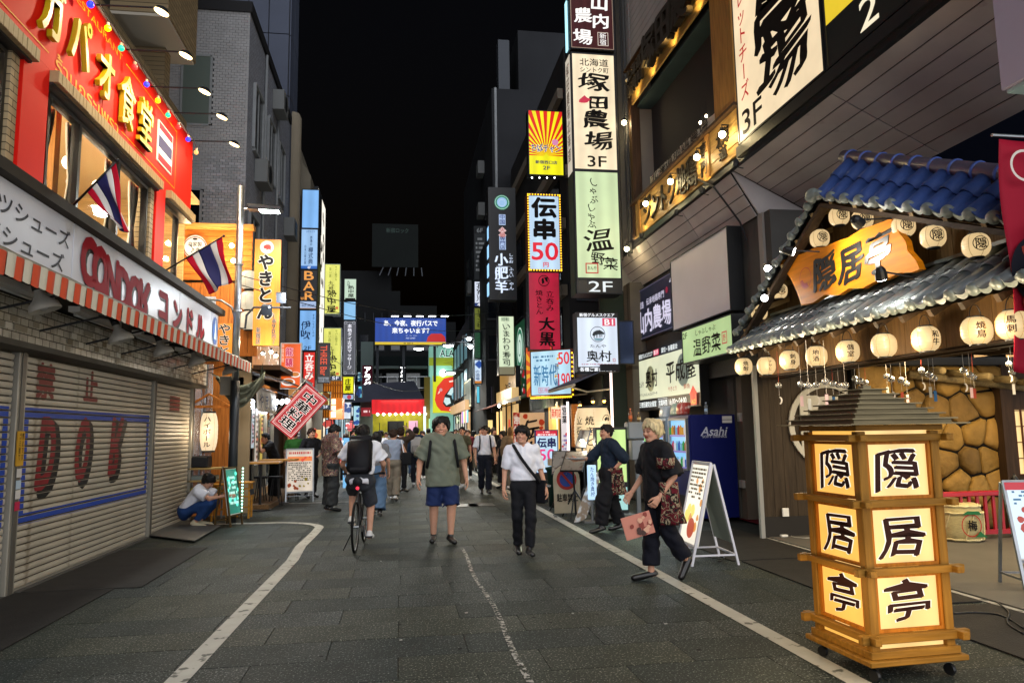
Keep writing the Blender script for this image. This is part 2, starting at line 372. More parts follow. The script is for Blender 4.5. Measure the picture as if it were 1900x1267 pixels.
# ---------------------------------------------------------------- bodies, hair and clothes: distance fields turned into smooth meshes
class Field:
    def __init__(s,lo,hi,h):
        s.h=h;s.lo=np.array(lo,float);n=np.ceil((np.array(hi)-s.lo)/h).astype(int)+1
        s.ax=[s.lo[i]+h*np.arange(n[i]) for i in range(3)];s.f=np.full(tuple(n),.5,np.float32)
    def sub(s,lo,hi):
        sl=[]
        for i in range(3):
            a=max(0,int(np.floor((lo[i]-s.lo[i])/s.h)));b=min(len(s.ax[i]),int(np.ceil((hi[i]-s.lo[i])/s.h))+1)
            if b<=a:return None,None
            sl.append(slice(a,b))
        return tuple(sl),np.ix_(*[s.ax[i][sl[i]] for i in range(3)])
    def put(s,fn,lo,hi,k=.03,sub=False):
        sl,G=s.sub(np.array(lo)-k-.02,np.array(hi)+k+.02)
        if sl is None:return
        d=fn(*G).astype(np.float32);a=s.f[sl]
        if sub:
            d=-d;hh=np.maximum(k-np.abs(a-d),0)/max(k,1e-6);s.f[sl]=np.maximum(a,d)+hh*hh*k/4
        else:
            hh=np.maximum(k-np.abs(a-d),0)/max(k,1e-6);s.f[sl]=np.minimum(a,d)-hh*hh*k/4
    def cone(s,a,b,r1,r2=None,k=.03,sub=False,clip=False,sq=None):
        a=np.array(a,float);b=np.array(b,float);r2=r1 if r2 is None else r2;ba=b-a;L2=max(ba.dot(ba),1e-9);L=sqrt(L2)
        def fn(X,Y,Z):
            px,py,pz=X-a[0],Y-a[1],Z-a[2];t0=(px*ba[0]+py*ba[1]+pz*ba[2])/L2;t=np.clip(t0,0,1)
            dx,dy,dz=px-t*ba[0],py-t*ba[1],pz-t*ba[2]
            if sq:dx,dy,dz=dx/sq[0],dy/sq[1],dz/sq[2]
            d=np.sqrt(dx*dx+dy*dy+dz*dz)-(r1+(r2-r1)*t)
            if clip:d=np.maximum(d,(t0-1)*L)
            return d
        m=max(r1,r2)*(max(sq) if sq else 1);s.put(fn,np.minimum(a,b)-m,np.maximum(a,b)+m,k,sub)
    def ell(s,c,r,k=.03,sub=False):
        c=np.array(c,float);r=np.array(r if isinstance(r,(tuple,list)) else (r,r,r),float)
        def fn(X,Y,Z):
            q=np.sqrt(((X-c[0])/r[0])**2+((Y-c[1])/r[1])**2+((Z-c[2])/r[2])**2);return (q-1)*r.min()
        s.put(fn,c-r,c+r,k,sub)
    def cut(s,p,n):
        """keep only the side of the plane that n points away from"""
        X,Y,Z=np.ix_(*s.ax);s.f=np.maximum(s.f,((X-p[0])*n[0]+(Y-p[1])*n[1]+(Z-p[2])*n[2]).astype(np.float32))
    def mesh(s):
        f=s.f;ins=f<0;nx,ny,nz=f.shape
        c=[ins[i:nx-1+i,j:ny-1+j,k:nz-1+k] for i in (0,1) for j in (0,1) for k in (0,1)]
        anyi=np.logical_or.reduce(c);alli=np.logical_and.reduce(c);act=anyi&~alli
        I,J,K=np.nonzero(act);idx=np.full(act.shape,-1,np.int64);idx[I,J,K]=np.arange(len(I))
        P=np.zeros((len(I),3));cnt=np.zeros(len(I))
        off=[(i,j,k) for i in (0,1) for j in (0,1) for k in (0,1)]
        vals={o:f[I+o[0],J+o[1],K+o[2]] for o in off}
        for a in off:
            for d in range(3):
                if a[d]:continue
                b=list(a);b[d]=1;b=tuple(b);va,vb=vals[a],vals[b];m=(va<0)!=(vb<0)
                t=np.where(m,va/np.where(m,va-vb,1),0)
                for q in range(3):P[:,q]+=np.where(m,a[q]+(t if q==d else 0),0)
                cnt+=m
        P=P/cnt[:,None]+np.stack([I,J,K],1);P=s.lo+P*s.h
        quads=[]
        for d in range(3):
            A=[slice(None)]*3;B=[slice(None)]*3;A[d]=slice(0,-1);B[d]=slice(1,None)
            for q in range(3):
                if q!=d:A[q]=slice(1,-1);B[q]=slice(1,-1)
            fa,fb=ins[tuple(A)],ins[tuple(B)];e=fa!=fb;q=np.argwhere(e);flip=fa[e]
            if not len(q):continue
            o=[x for x in range(3) if x!=d];base=q.copy();base[:,o[0]]+=1;base[:,o[1]]+=1
            def at(a,b):
                z=base.copy();z[:,o[0]] -= a;z[:,o[1]] -= b;return idx[z[:,0],z[:,1],z[:,2]]
            Q=np.stack([at(1,1),at(0,1),at(0,0),at(1,0)],1)
            if d==1:flip=~flip
            Q[~flip]=Q[~flip][:,::-1];quads.append(Q)
        Q=np.concatenate(quads) if quads else np.zeros((0,4),int)
        Q=Q[(Q>=0).all(1)];return P,Q
def rotm(yaw=0,pitch=0,roll=0):return np.array(Euler((pitch,roll,yaw),'XYZ').to_matrix())
_HC={}
def hand_mesh(curl,h):
    """hand along +x, thumb side +y, palm faces +z"""
    key=(round(curl,1),h)
    if key in _HC:return _HC[key]
    F=Field((-.03,-.07,-.05),(.21,.09,.10),h)
    F.cone((0,0,0),(.03,0,.002),.024,.026,k=.01,sq=(1,1.15,.8))
    for b in (-.026,-.009,.009,.027):F.cone((.02,b*.55,0),(.082,b,0),.015,.0125,k=.014)
    for i,(b,L) in enumerate(((-.032,.062),(-.011,.078),(.0105,.084),(.0315,.074))):
        p=np.array((.084,b,0.));a=curl*.5+(.12 if i==0 else 0);r=.0088 if h<.005 else .0105
        for j,f in enumerate((.45,.3,.25)):
            q=p+np.array((cos(a),.06*b/.03*(1-j*.5),sin(a)))*L*f;F.cone(p,q,r*(1-.06*j),r*(.92-.06*j),k=.004);p=q;a+=curl*(.75 if j==0 else .5)
    F.cone((.02,.02,.006),(.052,.047,.016),.016,.012,k=.012);F.cone((.052,.047,.016),(.078,.054,.028),.0115,.0095,k=.005)
    F.cone((.078,.054,.028),(.098,.05,.04),.0095,.008,k=.004)
    _HC[key]=F.mesh();return _HC[key]
def head_mesh(h,smile):
    key=('head',h,smile)
    if key in _HC:return _HC[key]
    F=Field((-.11,-.15,-.2),(.11,.13,.13),h);e=F.ell
    e((0,.016,.022),(.075,.093,.086));e((0,-.03,-.04),(.06,.062,.07),k=.03);F.ell((0,-.066,-.098),.021,k=.03)
    F.cone((.052,.0,-.05),(.022,-.05,-.1),.018,.018,k=.03);F.cone((-.052,.0,-.05),(-.022,-.05,-.1),.018,.018,k=.03)
    for s_ in (-1,1):
        F.ell((s_*.037,-.062,-.034),.025 if not smile else .028,k=.02);F.ell((s_*.031,-.106,-.002),.014,k=.012,sub=True)
        F.ell((s_*.031,-.081,-.003),.0135,k=.003);F.ell((s_*.078,.012,-.018),(.011,.02,.032),k=.006)
        F.ell((s_*.011,-.098,-.036),.0085,k=.008)
    F.cone((-.034,-.083,.014),(.034,-.083,.014),.010,k=.012);F.cone((0,-.088,.002),(0,-.108,-.032),.008,.011,k=.008)
    F.cone((-.018,-.087,-.064),(.018,-.087,-.064),.008,k=.008)
    F.cone((0,.012,-.05),(0,.03,-.19),.05,.056,k=.03)
    P,Q=F.mesh();x,y,z=np.abs(P[:,0]),P[:,1],P[:,2]
    C=np.ones((len(P),4),np.float32);front=y<-.05
    def put(m,c):C[m,:3]=c
    put(front&(np.abs(z+.064)<.010)&(x<.027),(.62,.30,.28))
    if smile:put(front&(np.abs(z+.063+x*-.12)<.0052)&(x<.023),(1.5,1.6,1.8))
    else:put(front&(np.abs(z+.064)<.0025)&(x<.024),(.25,.12,.1))
    put(front&(np.abs(x-.031)<.0155)&(np.abs(z+.003)<(.004 if smile else .0055)),(.06,.05,.05))
    put(front&(np.abs(x-.034)<.019)&(np.abs(z-.019+(x-.034)**2*9)<.0042),(.08,.07,.07))
    m=front&(z<.0)&(z>-.05)&(x>.025);C[m,1:3] *= .9
    m=(z<-.1)&(y>-.06);C[m,:3] *= .93
    _HC[key]=(P,Q,C);return _HC[key]
def mesh_obj(name,parts,m,parent=None,cols=None):
    V=np.concatenate([p[0] for p in parts]);n=0;Fs=[]
    for p in parts:Fs.append(p[1]+n);n+=len(p[0])
    Fs=np.concatenate(Fs)
    me=bpy.data.meshes.new(name);me.vertices.add(len(V));me.vertices.foreach_set('co',V.astype(np.float32).ravel())
    me.loops.add(Fs.size);me.loops.foreach_set('vertex_index',Fs.astype(np.int32).ravel())
    me.polygons.add(len(Fs));me.polygons.foreach_set('loop_start',np.arange(0,Fs.size,4,dtype=np.int32));me.polygons.foreach_set('use_smooth',np.ones(len(Fs),bool))
    me.update();me.materials.append(m)
    if cols is not None:
        a=me.color_attributes.new('tint','FLOAT_COLOR','POINT');a.data.foreach_set('color',cols.astype(np.float32).ravel())
    o=bpy.data.objects.new(name,me);link(o,parent);return o
def skin_mat():
    if 'skin' in MATS:return MATS['skin']
    m=mat('skin',(.50,.27,.18),.5,nz=(30,.06));t=m.node_tree;b=t.nodes['Principled BSDF'];a=t.nodes.new('ShaderNodeAttribute');a.attribute_name='tint'
    x=t.nodes.new('ShaderNodeVectorMath');x.operation='MULTIPLY';l=b.inputs['Base Color'].links[0].from_socket
    t.links.new(l,x.inputs[0]);t.links.new(a.outputs['Color'],x.inputs[1]);t.links.new(x.outputs[0],b.inputs['Base Color'])
    b.inputs['Subsurface Weight'].default_value=.08;b.inputs['Subsurface Radius'].default_value=(.01,.004,.002);return m
STAND=dict(pel=(0,0,.93),neck=(0,.015,1.45),head=(0,-.01,1.6),
             shL=(.175,.01,1.39),shR=(-.175,.01,1.39),elL=(.235,.03,1.12),elR=(-.235,.03,1.12),wrL=(.25,-.05,.88),wrR=(-.25,-.05,.88),
             hiL=(.085,0,.9),hiR=(-.085,0,.9),knL=(.095,-.015,.5),knR=(-.095,-.015,.5),anL=(.1,.02,.085),anR=(-.1,.02,.085),toL=(.115,-.13,.035),toR=(-.115,-.13,.035))
def person(label,x,y,heading,hgt=1.7,pose=None,top=('tee',None),bottom=('trousers',None),hair=('short',None),shoes=None,h=.016,fat=1.,smile=False,
           headrot=(0,0),curl=(.5,.5),thumb=None,group=None,z=0.,seed=1,skin=(1,1,1),extra=None):
    J={k:np.array(v,float) for k,v in {**STAND,**(pose or {})}.items()};S=hgt/1.72
    lo=np.min(list(J.values()),0)-.33;hi=np.max(list(J.values()),0)+.3;lo[2]=min(-.03,lo[2]+.2)
    ax=J['neck']-J['pel'];L=np.linalg.norm(ax);ax /= L
    lat=J['shL']-J['shR'];lat -= ax*lat.dot(ax);lat /= np.linalg.norm(lat);dep=np.cross(ax,lat)
    P0=J['pel']
    def torso(F,g,k=.05,chest=True,low=-.02):
        def seg(a0,a1,r0,r1,fl,dp=0.):
            A=P0+ax*a0+dep*dp;
            def fn(X,Y,Z):
                qx,qy,qz=X-A[0],Y-A[1],Z-A[2];a=qx*ax[0]+qy*ax[1]+qz*ax[2];l=qx*lat[0]+qy*lat[1]+qz*lat[2];d=(qx*dep[0]+qy*dep[1]+qz*dep[2])*fl
                t=np.clip(a/(a1-a0),0,1);a=a-t*(a1-a0)
                return (np.sqrt(a*a+l*l+d*d)-(r0+(r1-r0)*t)*1.0)*.8-g
            B=P0+ax*a1;m=max(r0,r1)+g+.03;F.put(fn,np.minimum(A,B)-m,np.maximum(A,B)+m,k)
        q=L/.52;fl=1.5/(1+.75*(fat-1));w=fat
        seg(low,.1*q,.145*w,.13*w,fl);seg(.08*q,.2*q,.125*w,.135*w,fl,-.02*(fat-1)*3);seg(.18*q,.38*q,.135*w,.155*w**.8,fl);seg(.36*q,.43*q,.15*w**.8,.12,fl*1.05)
        for s_ in 'LR':F.cone(J['neck']-ax*.05,J['sh'+s_],.05+g,.056*fat**.7+g,k=k)
    fa=fat**.9
    # --- body
    F=Field(lo,hi,h);torso(F,-.004)
    F.cone(J['neck']-ax*.04,J['neck']+ax*.05,.055*fat**.4,.05*fat**.4)
    for s_ in 'LR':
        F.cone(J['sh'+s_],J['el'+s_],.046*fa,.037*fa);F.cone(J['el'+s_],J['wr'+s_],.037*fa,.025*fat**.5,k=.015)
        F.cone(J['hi'+s_],J['kn'+s_],.078*fa,.053*fa,k=.04)
        kn,an=J['kn'+s_],J['an'+s_];F.cone(kn,an,.05*fa,.034*fat**.5,k=.02)
        cv=kn+(an-kn)*.3;to=J['to'+s_]-an;to=to/np.linalg.norm(to);F.cone(kn+(an-kn)*.15-to*.02,kn+(an-kn)*.5-to*.012,.045*fa,.034*fa,k=.03)
        F.cone(an-to*.03-np.array((0,0,.03)),J['to'+s_],.035,.026,k=.02)
    body=F.mesh();parts=[body];cols=[np.ones((len(body[0]),4))]
    R=rotm(headrot[0],headrot[1]);hp,hq,hc=head_mesh(.0055 if h<.02 else .009,smile)
    hs=1.0+.25*(fat-1);W_=hp*np.array([1+.5*(fat-1),1,1])*hs
    parts.append(((W_@R.T)+J['head'],hq));cols.append(hc)
    for i,s_ in enumerate('LR'):
        d=J['wr'+s_]-J['el'+s_];d /= np.linalg.norm(d);th=np.array((thumb or {}).get(s_,(0,-1,.1)),float);th -= d*th.dot(d);th /= np.linalg.norm(th)
        pn=np.cross(d,th);side=1 if s_=='L' else-1
        hm=hand_mesh(curl[i],.0042 if h<.02 else .0075);V=hm[0].copy()
        # palm faces the body: +z of the hand must point to the midline
        flip=np.sign(pn[0]*-side) or 1
        if (thumb or {}).get(s_+'p') is not None:flip=np.sign(pn.dot(np.array(thumb[s_+'p']))) or 1
        V=V[:,:1]*d+V[:,1:2]*th+V[:,2:3]*pn*flip;Q=hm[1] if flip>0 else hm[1][:,::-1]
        parts.append((V+J['wr'+s_],Q));cols.append(np.ones((len(V),4)))
    C=np.concatenate(cols);C[:,:3] *= np.array(skin)
    b=mesh_obj('person',parts,skin_mat(),None,C);b.location=(x,y,z);b.rotation_euler=(0,0,heading);b.scale=(S,S,S);ORG[b.name]=Vector((0,0,0))
    tag(b,label,'person',group)
    rg=np.random.RandomState(seed);ph=rg.rand(8)*6
    def folds(F,amp):
        X,Y,Z=np.ix_(*F.ax);w1=np.sin(17*Z+6*X+ph[0]+2.2*np.sin(11*Y+7*Z+ph[1]));w2=np.sin(31*Z-23*X+ph[2]+2*np.sin(19*X+13*Z+ph[3]));w3=np.sin(52*X+30*Y+21*Z+ph[4]+2*np.sin(26*Z+ph[5]))
        w4=1-2*np.abs(np.sin(21*X+13*Z+ph[6]+1.7*np.sin(9*Z+5*Y+ph[7])));F.f=F.f+(amp*(w1*.45+w2*.3+w3*.3+w4*.45)).astype(np.float32)
    # --- upper garment
    kind,tm=top[0],top[1];opt=top[2] if len(top)>2 else {}
    if kind:
        F=Field(lo,hi,h);g=opt.get('loose',.016);torso(F,g,low=-.02-opt.get('drop',.0))
        if opt.get('flare'):F.cone(P0+ax*.3,P0-ax*(opt['hem']+.06),.13*fat,opt['flare'],k=.05,sq=(1,.72,1))
        sl=opt.get('sleeve',.7)      # 1 = elbow, 2 = wrist
        for s_ in 'LR':
            sh,el,wr=J['sh'+s_],J['el'+s_],J['wr'+s_];r=.05*fa+g+opt.get('sr',.006)
            e=sh+(el-sh)*min(sl,1);F.cone(sh,e,r*.97,r+opt.get('sf',.008)*.6,k=.022,clip=True)
            if sl>1:F.cone(sh,el,r,r-.008,k=.03);F.cone(el,el+(wr-el)*(sl-1),r-.008,r-.012,k=.02,clip=True)
        folds(F,opt.get('fold',.010));hem=opt.get('hem',.08)
        F.cut(P0-ax*hem+lat*0,-ax)
        F.cone(J['neck']-ax*.01,J['neck']+ax*.12+dep*-.0,.062,.075,k=.0,sub=True)
        if opt.get('collar'):
            F.cone(J['neck']-ax*.03,J['neck']+ax*.012,.075,.063,k=.012,clip=True);F.cone(J['neck']-ax*.06,J['neck']+ax*.1,.05,.056,k=.0,sub=True)
            F.cone(J['neck']-ax*.07-dep*-.1*0+np.array((0,-.13,-.05)),J['neck']+np.array((0,-.09,.06)),.012,.04,k=.0,sub=True)
        t=mesh_obj('shirt',[F.mesh()],tm,b)
        if opt.get('buttons'):
            MBb=MB();fd=-dep if dep[1]>0 else dep
            for i in range(6):
                a=.04+.4*i/6;p=P0+ax*(a*L/.52);MBb.ball(tuple(p+np.array((0,-1,0))*(.14*fat/1.45*1.02+g+.012)),.007,8,5)
            MBb.build('button',opt['buttons'],b)
    # --- lower garment
    kind,bm_=bottom[0],bottom[1];opt=bottom[2] if len(bottom)>2 else {}
    if kind:
        F=Field(lo,hi,h);g=opt.get('loose',.014);end=opt.get('end',1.9)
        def seat(X,Y,Z):return None
        F.cone(P0+ax*.1,P0-ax*.02,.125*fat+g,.148*fat+g,k=.04,sq=(1,.74,1));F.cone(J['hiL'],J['hiR'],.095*fa+g,k=.04)
        if kind=='skirt':
            F.cone((J['hiL']+J['hiR'])/2,(J['anL']+J['anR'])/2+np.array((0,0,.1)),.16,opt.get('w',.2),k=.04,clip=True,sq=(1,.8,1))
        else:
            for s_ in 'LR':
                hp_,kn,an=J['hi'+s_],J['kn'+s_],J['an'+s_];r1=.08*fa+g;r2=opt.get('rk',.062*fa+g);r3=opt.get('ra',.05+g)
                if end<=1:e=hp_+(kn-hp_)*end;F.cone(hp_,e,r1,opt.get('rk',r2+.012),k=.035,clip=True)
                else:F.cone(hp_,kn,r1,r2,k=.035);F.cone(kn,kn+(an-kn)*(end-1),r2,r3,k=.03,clip=True)
        folds(F,opt.get('fold',.009));F.cut(P0+ax*opt.get('waist',.1),ax)
        mesh_obj({'trousers':'trousers','shorts':'shorts','skirt':'skirt'}[kind],[F.mesh()],bm_,b)
    # --- shoes
    if shoes:
        for s_ in 'LR':
            an,to=J['an'+s_],J['to'+s_];d=to-an;dn=d/np.linalg.norm(d);hl=np.array((an[0],an[1],an[2]))-dn*.035+np.array((0,0,-.032)) if abs(d[2])<.09 else an-dn*.02
            F=Field(np.minimum(hl,to)-.1,np.maximum(hl,to)+.12,min(h,.011))
            F.cone(hl,to+dn*.015,.046,.04,k=.02,sq=(1,1,.9));
            if shoes[0]!='clog':F.cone(hl+np.array((0,0,.0)),an+np.array((0,0,.02)),.044,.043,k=.02)
            up=np.cross(dn,np.cross(np.array((0,0,1.)),dn));up /= np.linalg.norm(up);F.cut((hl+to)/2-up*.034,-up)
            so_=mesh_obj('shoe',[F.mesh()],shoes[1],b)
            if len(shoes)>2:
                F=Field(np.minimum(hl,to)-.1,np.maximum(hl,to)+.12,min(h,.011));F.cone(hl,to+dn*.015,.05,.044,k=.02,sq=(1,1,.9));F.cut((hl+to)/2-up*.020,up);F.cut((hl+to)/2-up*.036,-up);mesh_obj('sole',[F.mesh()],shoes[2],so_)
    # --- hair
    st,hm_=hair[0],hair[1]
    if st:
        hh=.0065 if h<.02 else .010;F=Field((-.15,-.16,-.34 if st=='long' else-.16),(.15,.17,.16),hh)
        th={'short':.014,'bowl':.022,'fluffy':.026,'long':.02,'cap':.012}[st]
        F.ell((0,.016,.024),(.075+th,.093+th,.086+th),k=.0);F.ell((0,.03,-.03),(.07+th,.07+th,.075),k=.03)
        if st=='long':F.cone((0,.05,0),(0,.06,-.26),.085,.09,k=.04,sq=(1,.6,1))
        if st!='cap':
            for i in range(34 if h<.02 else 16):
                a=rg.rand()*2*pi;e=rg.rand()**.7;q=sqrt(max(0,1-e*e*.75));c_=np.array(((.080+th*.5)*cos(a)*q,.016+(.094+th*.5)*sin(a)*q,.02+(.085+th*.4)*e));d_=np.array((.3*cos(a),.3*sin(a)+.25,-.9))*.05*(1.3-e)
                if c_[1]<-.02 and e<.6 and abs(c_[0])<.065:c_[2]=max(c_[2],.062)
                F.cone(c_,c_+d_,.016,.008,k=.014)
        if st=='fluffy':
            for i in range(20):
                a=rg.rand()*2*pi;e=rg.rand()*.9+.1;F.ell((.082*cos(a)*sqrt(1-e*e*.6),.03+.09*sin(a)*sqrt(1-e*e*.6),.03+.085*e),.028,k=.02)
        if st=='bowl':F.cone((-.05,-.06,.05),(.05,-.06,.05),.042,k=.03)
        X,Y,Z=np.ix_(*F.ax);ang=np.arctan2(X,Y-.02)
        amp=.0022
        F.f=F.f+(amp*np.sin(ang*17+30*Z+ph[0]+1.5*np.sin(40*Z+ph[1]+ang*5))+.35*amp*np.sin(ang*41+60*Z+ph[2])).astype(np.float32)
        low={'short':.04,'bowl':.024,'fluffy':.042,'long':.02,'cap':.05}[st];wob=.018*np.sin(ang*9+ph[3])*np.sin(ang*4+ph[5])+.007*np.sin(ang*23+ph[4])
        sidez={'short':-.02,'bowl':-.045,'fluffy':-.05,'long':-.3,'cap':-.0}[st];backz={'short':-.085,'bowl':-.1,'fluffy':-.115,'long':-.31,'cap':-.05}[st]
        # lower edge rises from nape over the ears to the fringe
        t=np.clip((Y+.075)/.07,0,1);t2=np.clip((Y-.0)/.06,0,1);edge=low*(1-t)+sidez*t;edge=edge*(1-t2)+backz*t2+wob
        if st=='long':edge=np.where(np.abs(X)+0*Y>.062,np.minimum(edge,-.2),edge)
        F.f=np.maximum(F.f,(edge-Z).astype(np.float32)*.8)
        P,Q=F.mesh();P=P*np.array([1+.5*(fat-1),1,1])*hs;mesh_obj('hair' if st!='cap' else 'cap',[((P@R.T)+J['head'],Q)],hm_,b)
    return b
# ================================================================ common materials
BLK=mat('black_metal','17181a',.45,.3);DARK=mat('dark_plastic','202226',.5);STEEL=mat('steel','8a8d90',.35,.9,nz=(9,.15))
WHITE=mat('white_paint','d8d6d0',.5,nz=(7,.05));GREYP=mat('grey_paint','6d7072',.5,nz=(5,.12));INK=mat('ink','14100e',.6)
CONC=mat('concrete','55534f',.8,nz=(3,.2),bump=(20,.3));RUBBER=mat('rubber_mat','2a2826',.7,nz=(5,.2),bump=(60,.3))
def em_flat(c,s=1.):return lit(c,s)
# ================================================================ ground
G0=bx('ground',mat('asphalt','2c2d2d',.8,nz=(6,.2),bump=(120,.4)),None,-60,60,-3.5,160,-.12,-.032);structure(G0)
def paver_mat(name,base,sp,amt=.62):
    m=mat(name,base,.62,nz=(1.1,.30),bump=(70,.5),mix2=(sp,62,amt,.05));return m
PAV=[paver_mat('paver_a','282d2b','7c827d',.58),paver_mat('paver_b','232927','777c76',.60),paver_mat('paver_c','2c3029','828376',.59)]
for m in PAV:                                    # polished wear makes some paving slightly glossy
    t=m.node_tree;b=t.nodes['Principled BSDF'];n=t.nodes.new('ShaderNodeTexNoise');n.inputs['Scale'].default_value=.8
    r=t.nodes.new('ShaderNodeMapRange');r.inputs[3].default_value=.42;r.inputs[4].default_value=.75;t.links.new(n.outputs[0],r.inputs[0]);t.links.new(r.outputs[0],b.inputs['Roughness'])
STR=thing('street_paving','grey stone paving of the shopping street in running bond','paving',(0,0,0));STR['kind']='structure'
TW,TH,GAP=1.02,.51,.0045
base_tiles=[]
for m in PAV:
    o=MB().box(GAP/2,TW-GAP/2,GAP/2,TH-GAP/2,-.03,0).build('paver',m,STR,bevel=.0025);base_tiles.append(o)
used=[False]*3;far=MB();cntp=0
y=3.06;row=0
while y<75:
    x=-5.1+(row%2)*TW/2+(rnd.random()-.5)*.03
    while x<5.22:
        w=TW if x+TW<5.23 else 5.23-x
        if x+TW>-4.0 and w>.1:
            vis=y<22
            if vis and cntp<290 and w==TW:
                k=rnd.randrange(3);z=rnd.uniform(-.0012,.0012);o=base_tiles[k]
                if used[k]:o=inst(o,'paver',STR,(0,0,0))
                used[k]=True;o.location=(x,y,z);o.rotation_euler=(rnd.uniform(-.001,.001),rnd.uniform(-.0007,.0007),0);cntp+=1
            else:far.box(x+GAP/2,x+w-GAP/2,y+GAP/2,y+TH-GAP/2,-.03,rnd.uniform(-.001,.001))
        x+=TW
    y+=TH;row+=1
tag(far.build('paver_field',PAV[0],STR),kind='stuff')
LINE=mat('road_paint','a09e95',.6,nz=(4,.15),mix2=('565650',9,.6,.05),bump=(60,.2))
def ribbon(pts,w,z0,m,name,th=.004):
    b=MB();P=[Vector((p[0],p[1],0)) for p in pts]
    for i in range(len(P)-1):
        a,c=P[i],P[i+1]
        d0=(P[i+1]-P[max(i-1,0)]).normalized();d1=(P[min(i+2,len(P)-1)]-P[i]).normalized()
        n0=Vector((-d0.y,d0.x,0))*w/2;n1=Vector((-d1.y,d1.x,0))*w/2
        b.sheet(a-n0+Vector((0,0,z0)),c-n1+Vector((0,0,z0)),c+n1+Vector((0,0,z0)),a+n0+Vector((0,0,z0)))
    o=b.build(name,m,None);return structure(o)
ribbon([(2.84,3+i*2) for i in range(24)],.15,.006,LINE,'road_line')
lp=[(-1.45,3.0)]+[(-1.45+.02*i,5+i) for i in range(0,6)]+[(-1.40,11.2)]
cxr,cyr,rr=-2.35,13.2,1.0
lp+=[(-1.37,12.2),(-1.36,12.9)]+[(cxr+rr*cos(a),cyr+rr*1.05*sin(a)) for a in [i*pi/20 for i in range(1,10)]]+[(-2.6,14.26),(-3.1,14.3),(-3.95,14.35)]
ribbon(lp,.15,.006,LINE,'road_line')
ribbon([(-3.9,18.0),(-2.0,18.05),(-.9,18.05)],.12,.0065,LINE,'road_line')
ribbon([(5.25,3),(5.25,10.3)],.06,.008,LINE,'edge_line')
# the worn chalky middle line: fades in and out
CHK=mat('worn_chalk','9c9a92',.7);t=CHK.node_tree;b=t.nodes['Principled BSDF'];tc=t.nodes.new('ShaderNodeTexCoord');n=t.nodes.new('ShaderNodeTexNoise');n.inputs['Scale'].default_value=24;n.inputs['Detail'].default_value=8
t.links.new(tc.outputs['Object'],n.inputs[0]);r=t.nodes.new('ShaderNodeValToRGB');r.color_ramp.elements[0].position=.45;r.color_ramp.elements[1].position=.56;t.links.new(n.outputs[0],r.inputs[0]);t.links.new(r.outputs[0],b.inputs['Alpha'])
ribbon([(.84+.02*sin(i),3+i*.5) for i in range(16)],.045,.0062,CHK,'worn_line')
# bits of litter, drain covers
for i,(px,py) in enumerate([(893,937),(862,938)]):
    p=onZ(px,py);structure(bx('drain_cover',mat('iron','4a4a48',.4,.8,bump=(90,.6)),None,p.x-.28,p.x+.28,p.y-.32,p.y+.32,.004,.012))
LIT=mat('litter_paper','8f8d88',.7)
for i in range(7):
    p=onZ(rnd.uniform(560,1300),rnd.uniform(960,1230));s_=rnd.uniform(.008,.016)
    o=MB().obox((p.x,p.y,.009),(s_,.003,0),(0,s_*.6,.001),(0,0,.002)).build('litter',LIT,None);tag(o,'small scrap of white paper dropped on the street paving','litter','paper scraps dropped on the paving')
b=MB();R=random.Random(5)
for i in range(150):
    x,y,r_=R.uniform(-2.6,5),R.uniform(4,16),R.uniform(.008,.022)
    b.sheet(*[(x+r_*cos(k*pi/4)*R.uniform(.8,1.1),y+r_*sin(k*pi/4)*R.uniform(.8,1.1),.0035) for k in range(8)])
tag(b.build('gum_spots',mat('gum','121414',.7),None),'old dark gum spots trodden flat on the paving','gum',kind='stuff')
# mats along the shutters
o=bx('rubber_mat',RUBBER,None,-3.93,-2.98,2.5,8.6,.004,.014);tag(o,'long dark mat along the foot of the widest shutter','mat')
o=bx('rubber_mat',mat('mat_grey','33302d',.75,nz=(5,.2),bump=(60,.3)),None,-3.9,-2.72,8.64,11.4,.004,.012);tag(o,'dark brown mat next to the grey metal plate','mat')
P=[onZ(277,997),onZ(361,1008),onZ(409,979),onZ(330,968)]
o=MB().prism([(p.x,p.y) for p in P],(0,0,.03),(1,0,0),(0,1,0),(0,0,.012)).build('metal_plate',mat('plate','4b4b49',.5,.3,nz=(6,.15)),None);tag(o,'grey plate tilted off the ground under the squatting boy','plate')
for (a,c) in (((4.05,5.2),(6.2,8.6)),((3.95,5.22),(8.65,11.2)),((4.2,5.2),(3.0,6.1))):
    o=bx('rubber_mat',RUBBER,None,a[0],a[1],c[0],c[1],.004,.013)
    tag(o,{6.2:'dark mat beside the wooden lantern, in front of the wall with the white ring',8.65:'dark mat in front of the blue vending machine',3.0:'dark mat at the lower right corner, crossed by a black cable'}[c[0]],'mat')
FL=bx('entrance_floor',mat('terrace','5f5c56',.6,nz=(2,.12),bump=(30,.1)),None,5.29,10.5,2,10.3,-.03,.02);structure(FL)

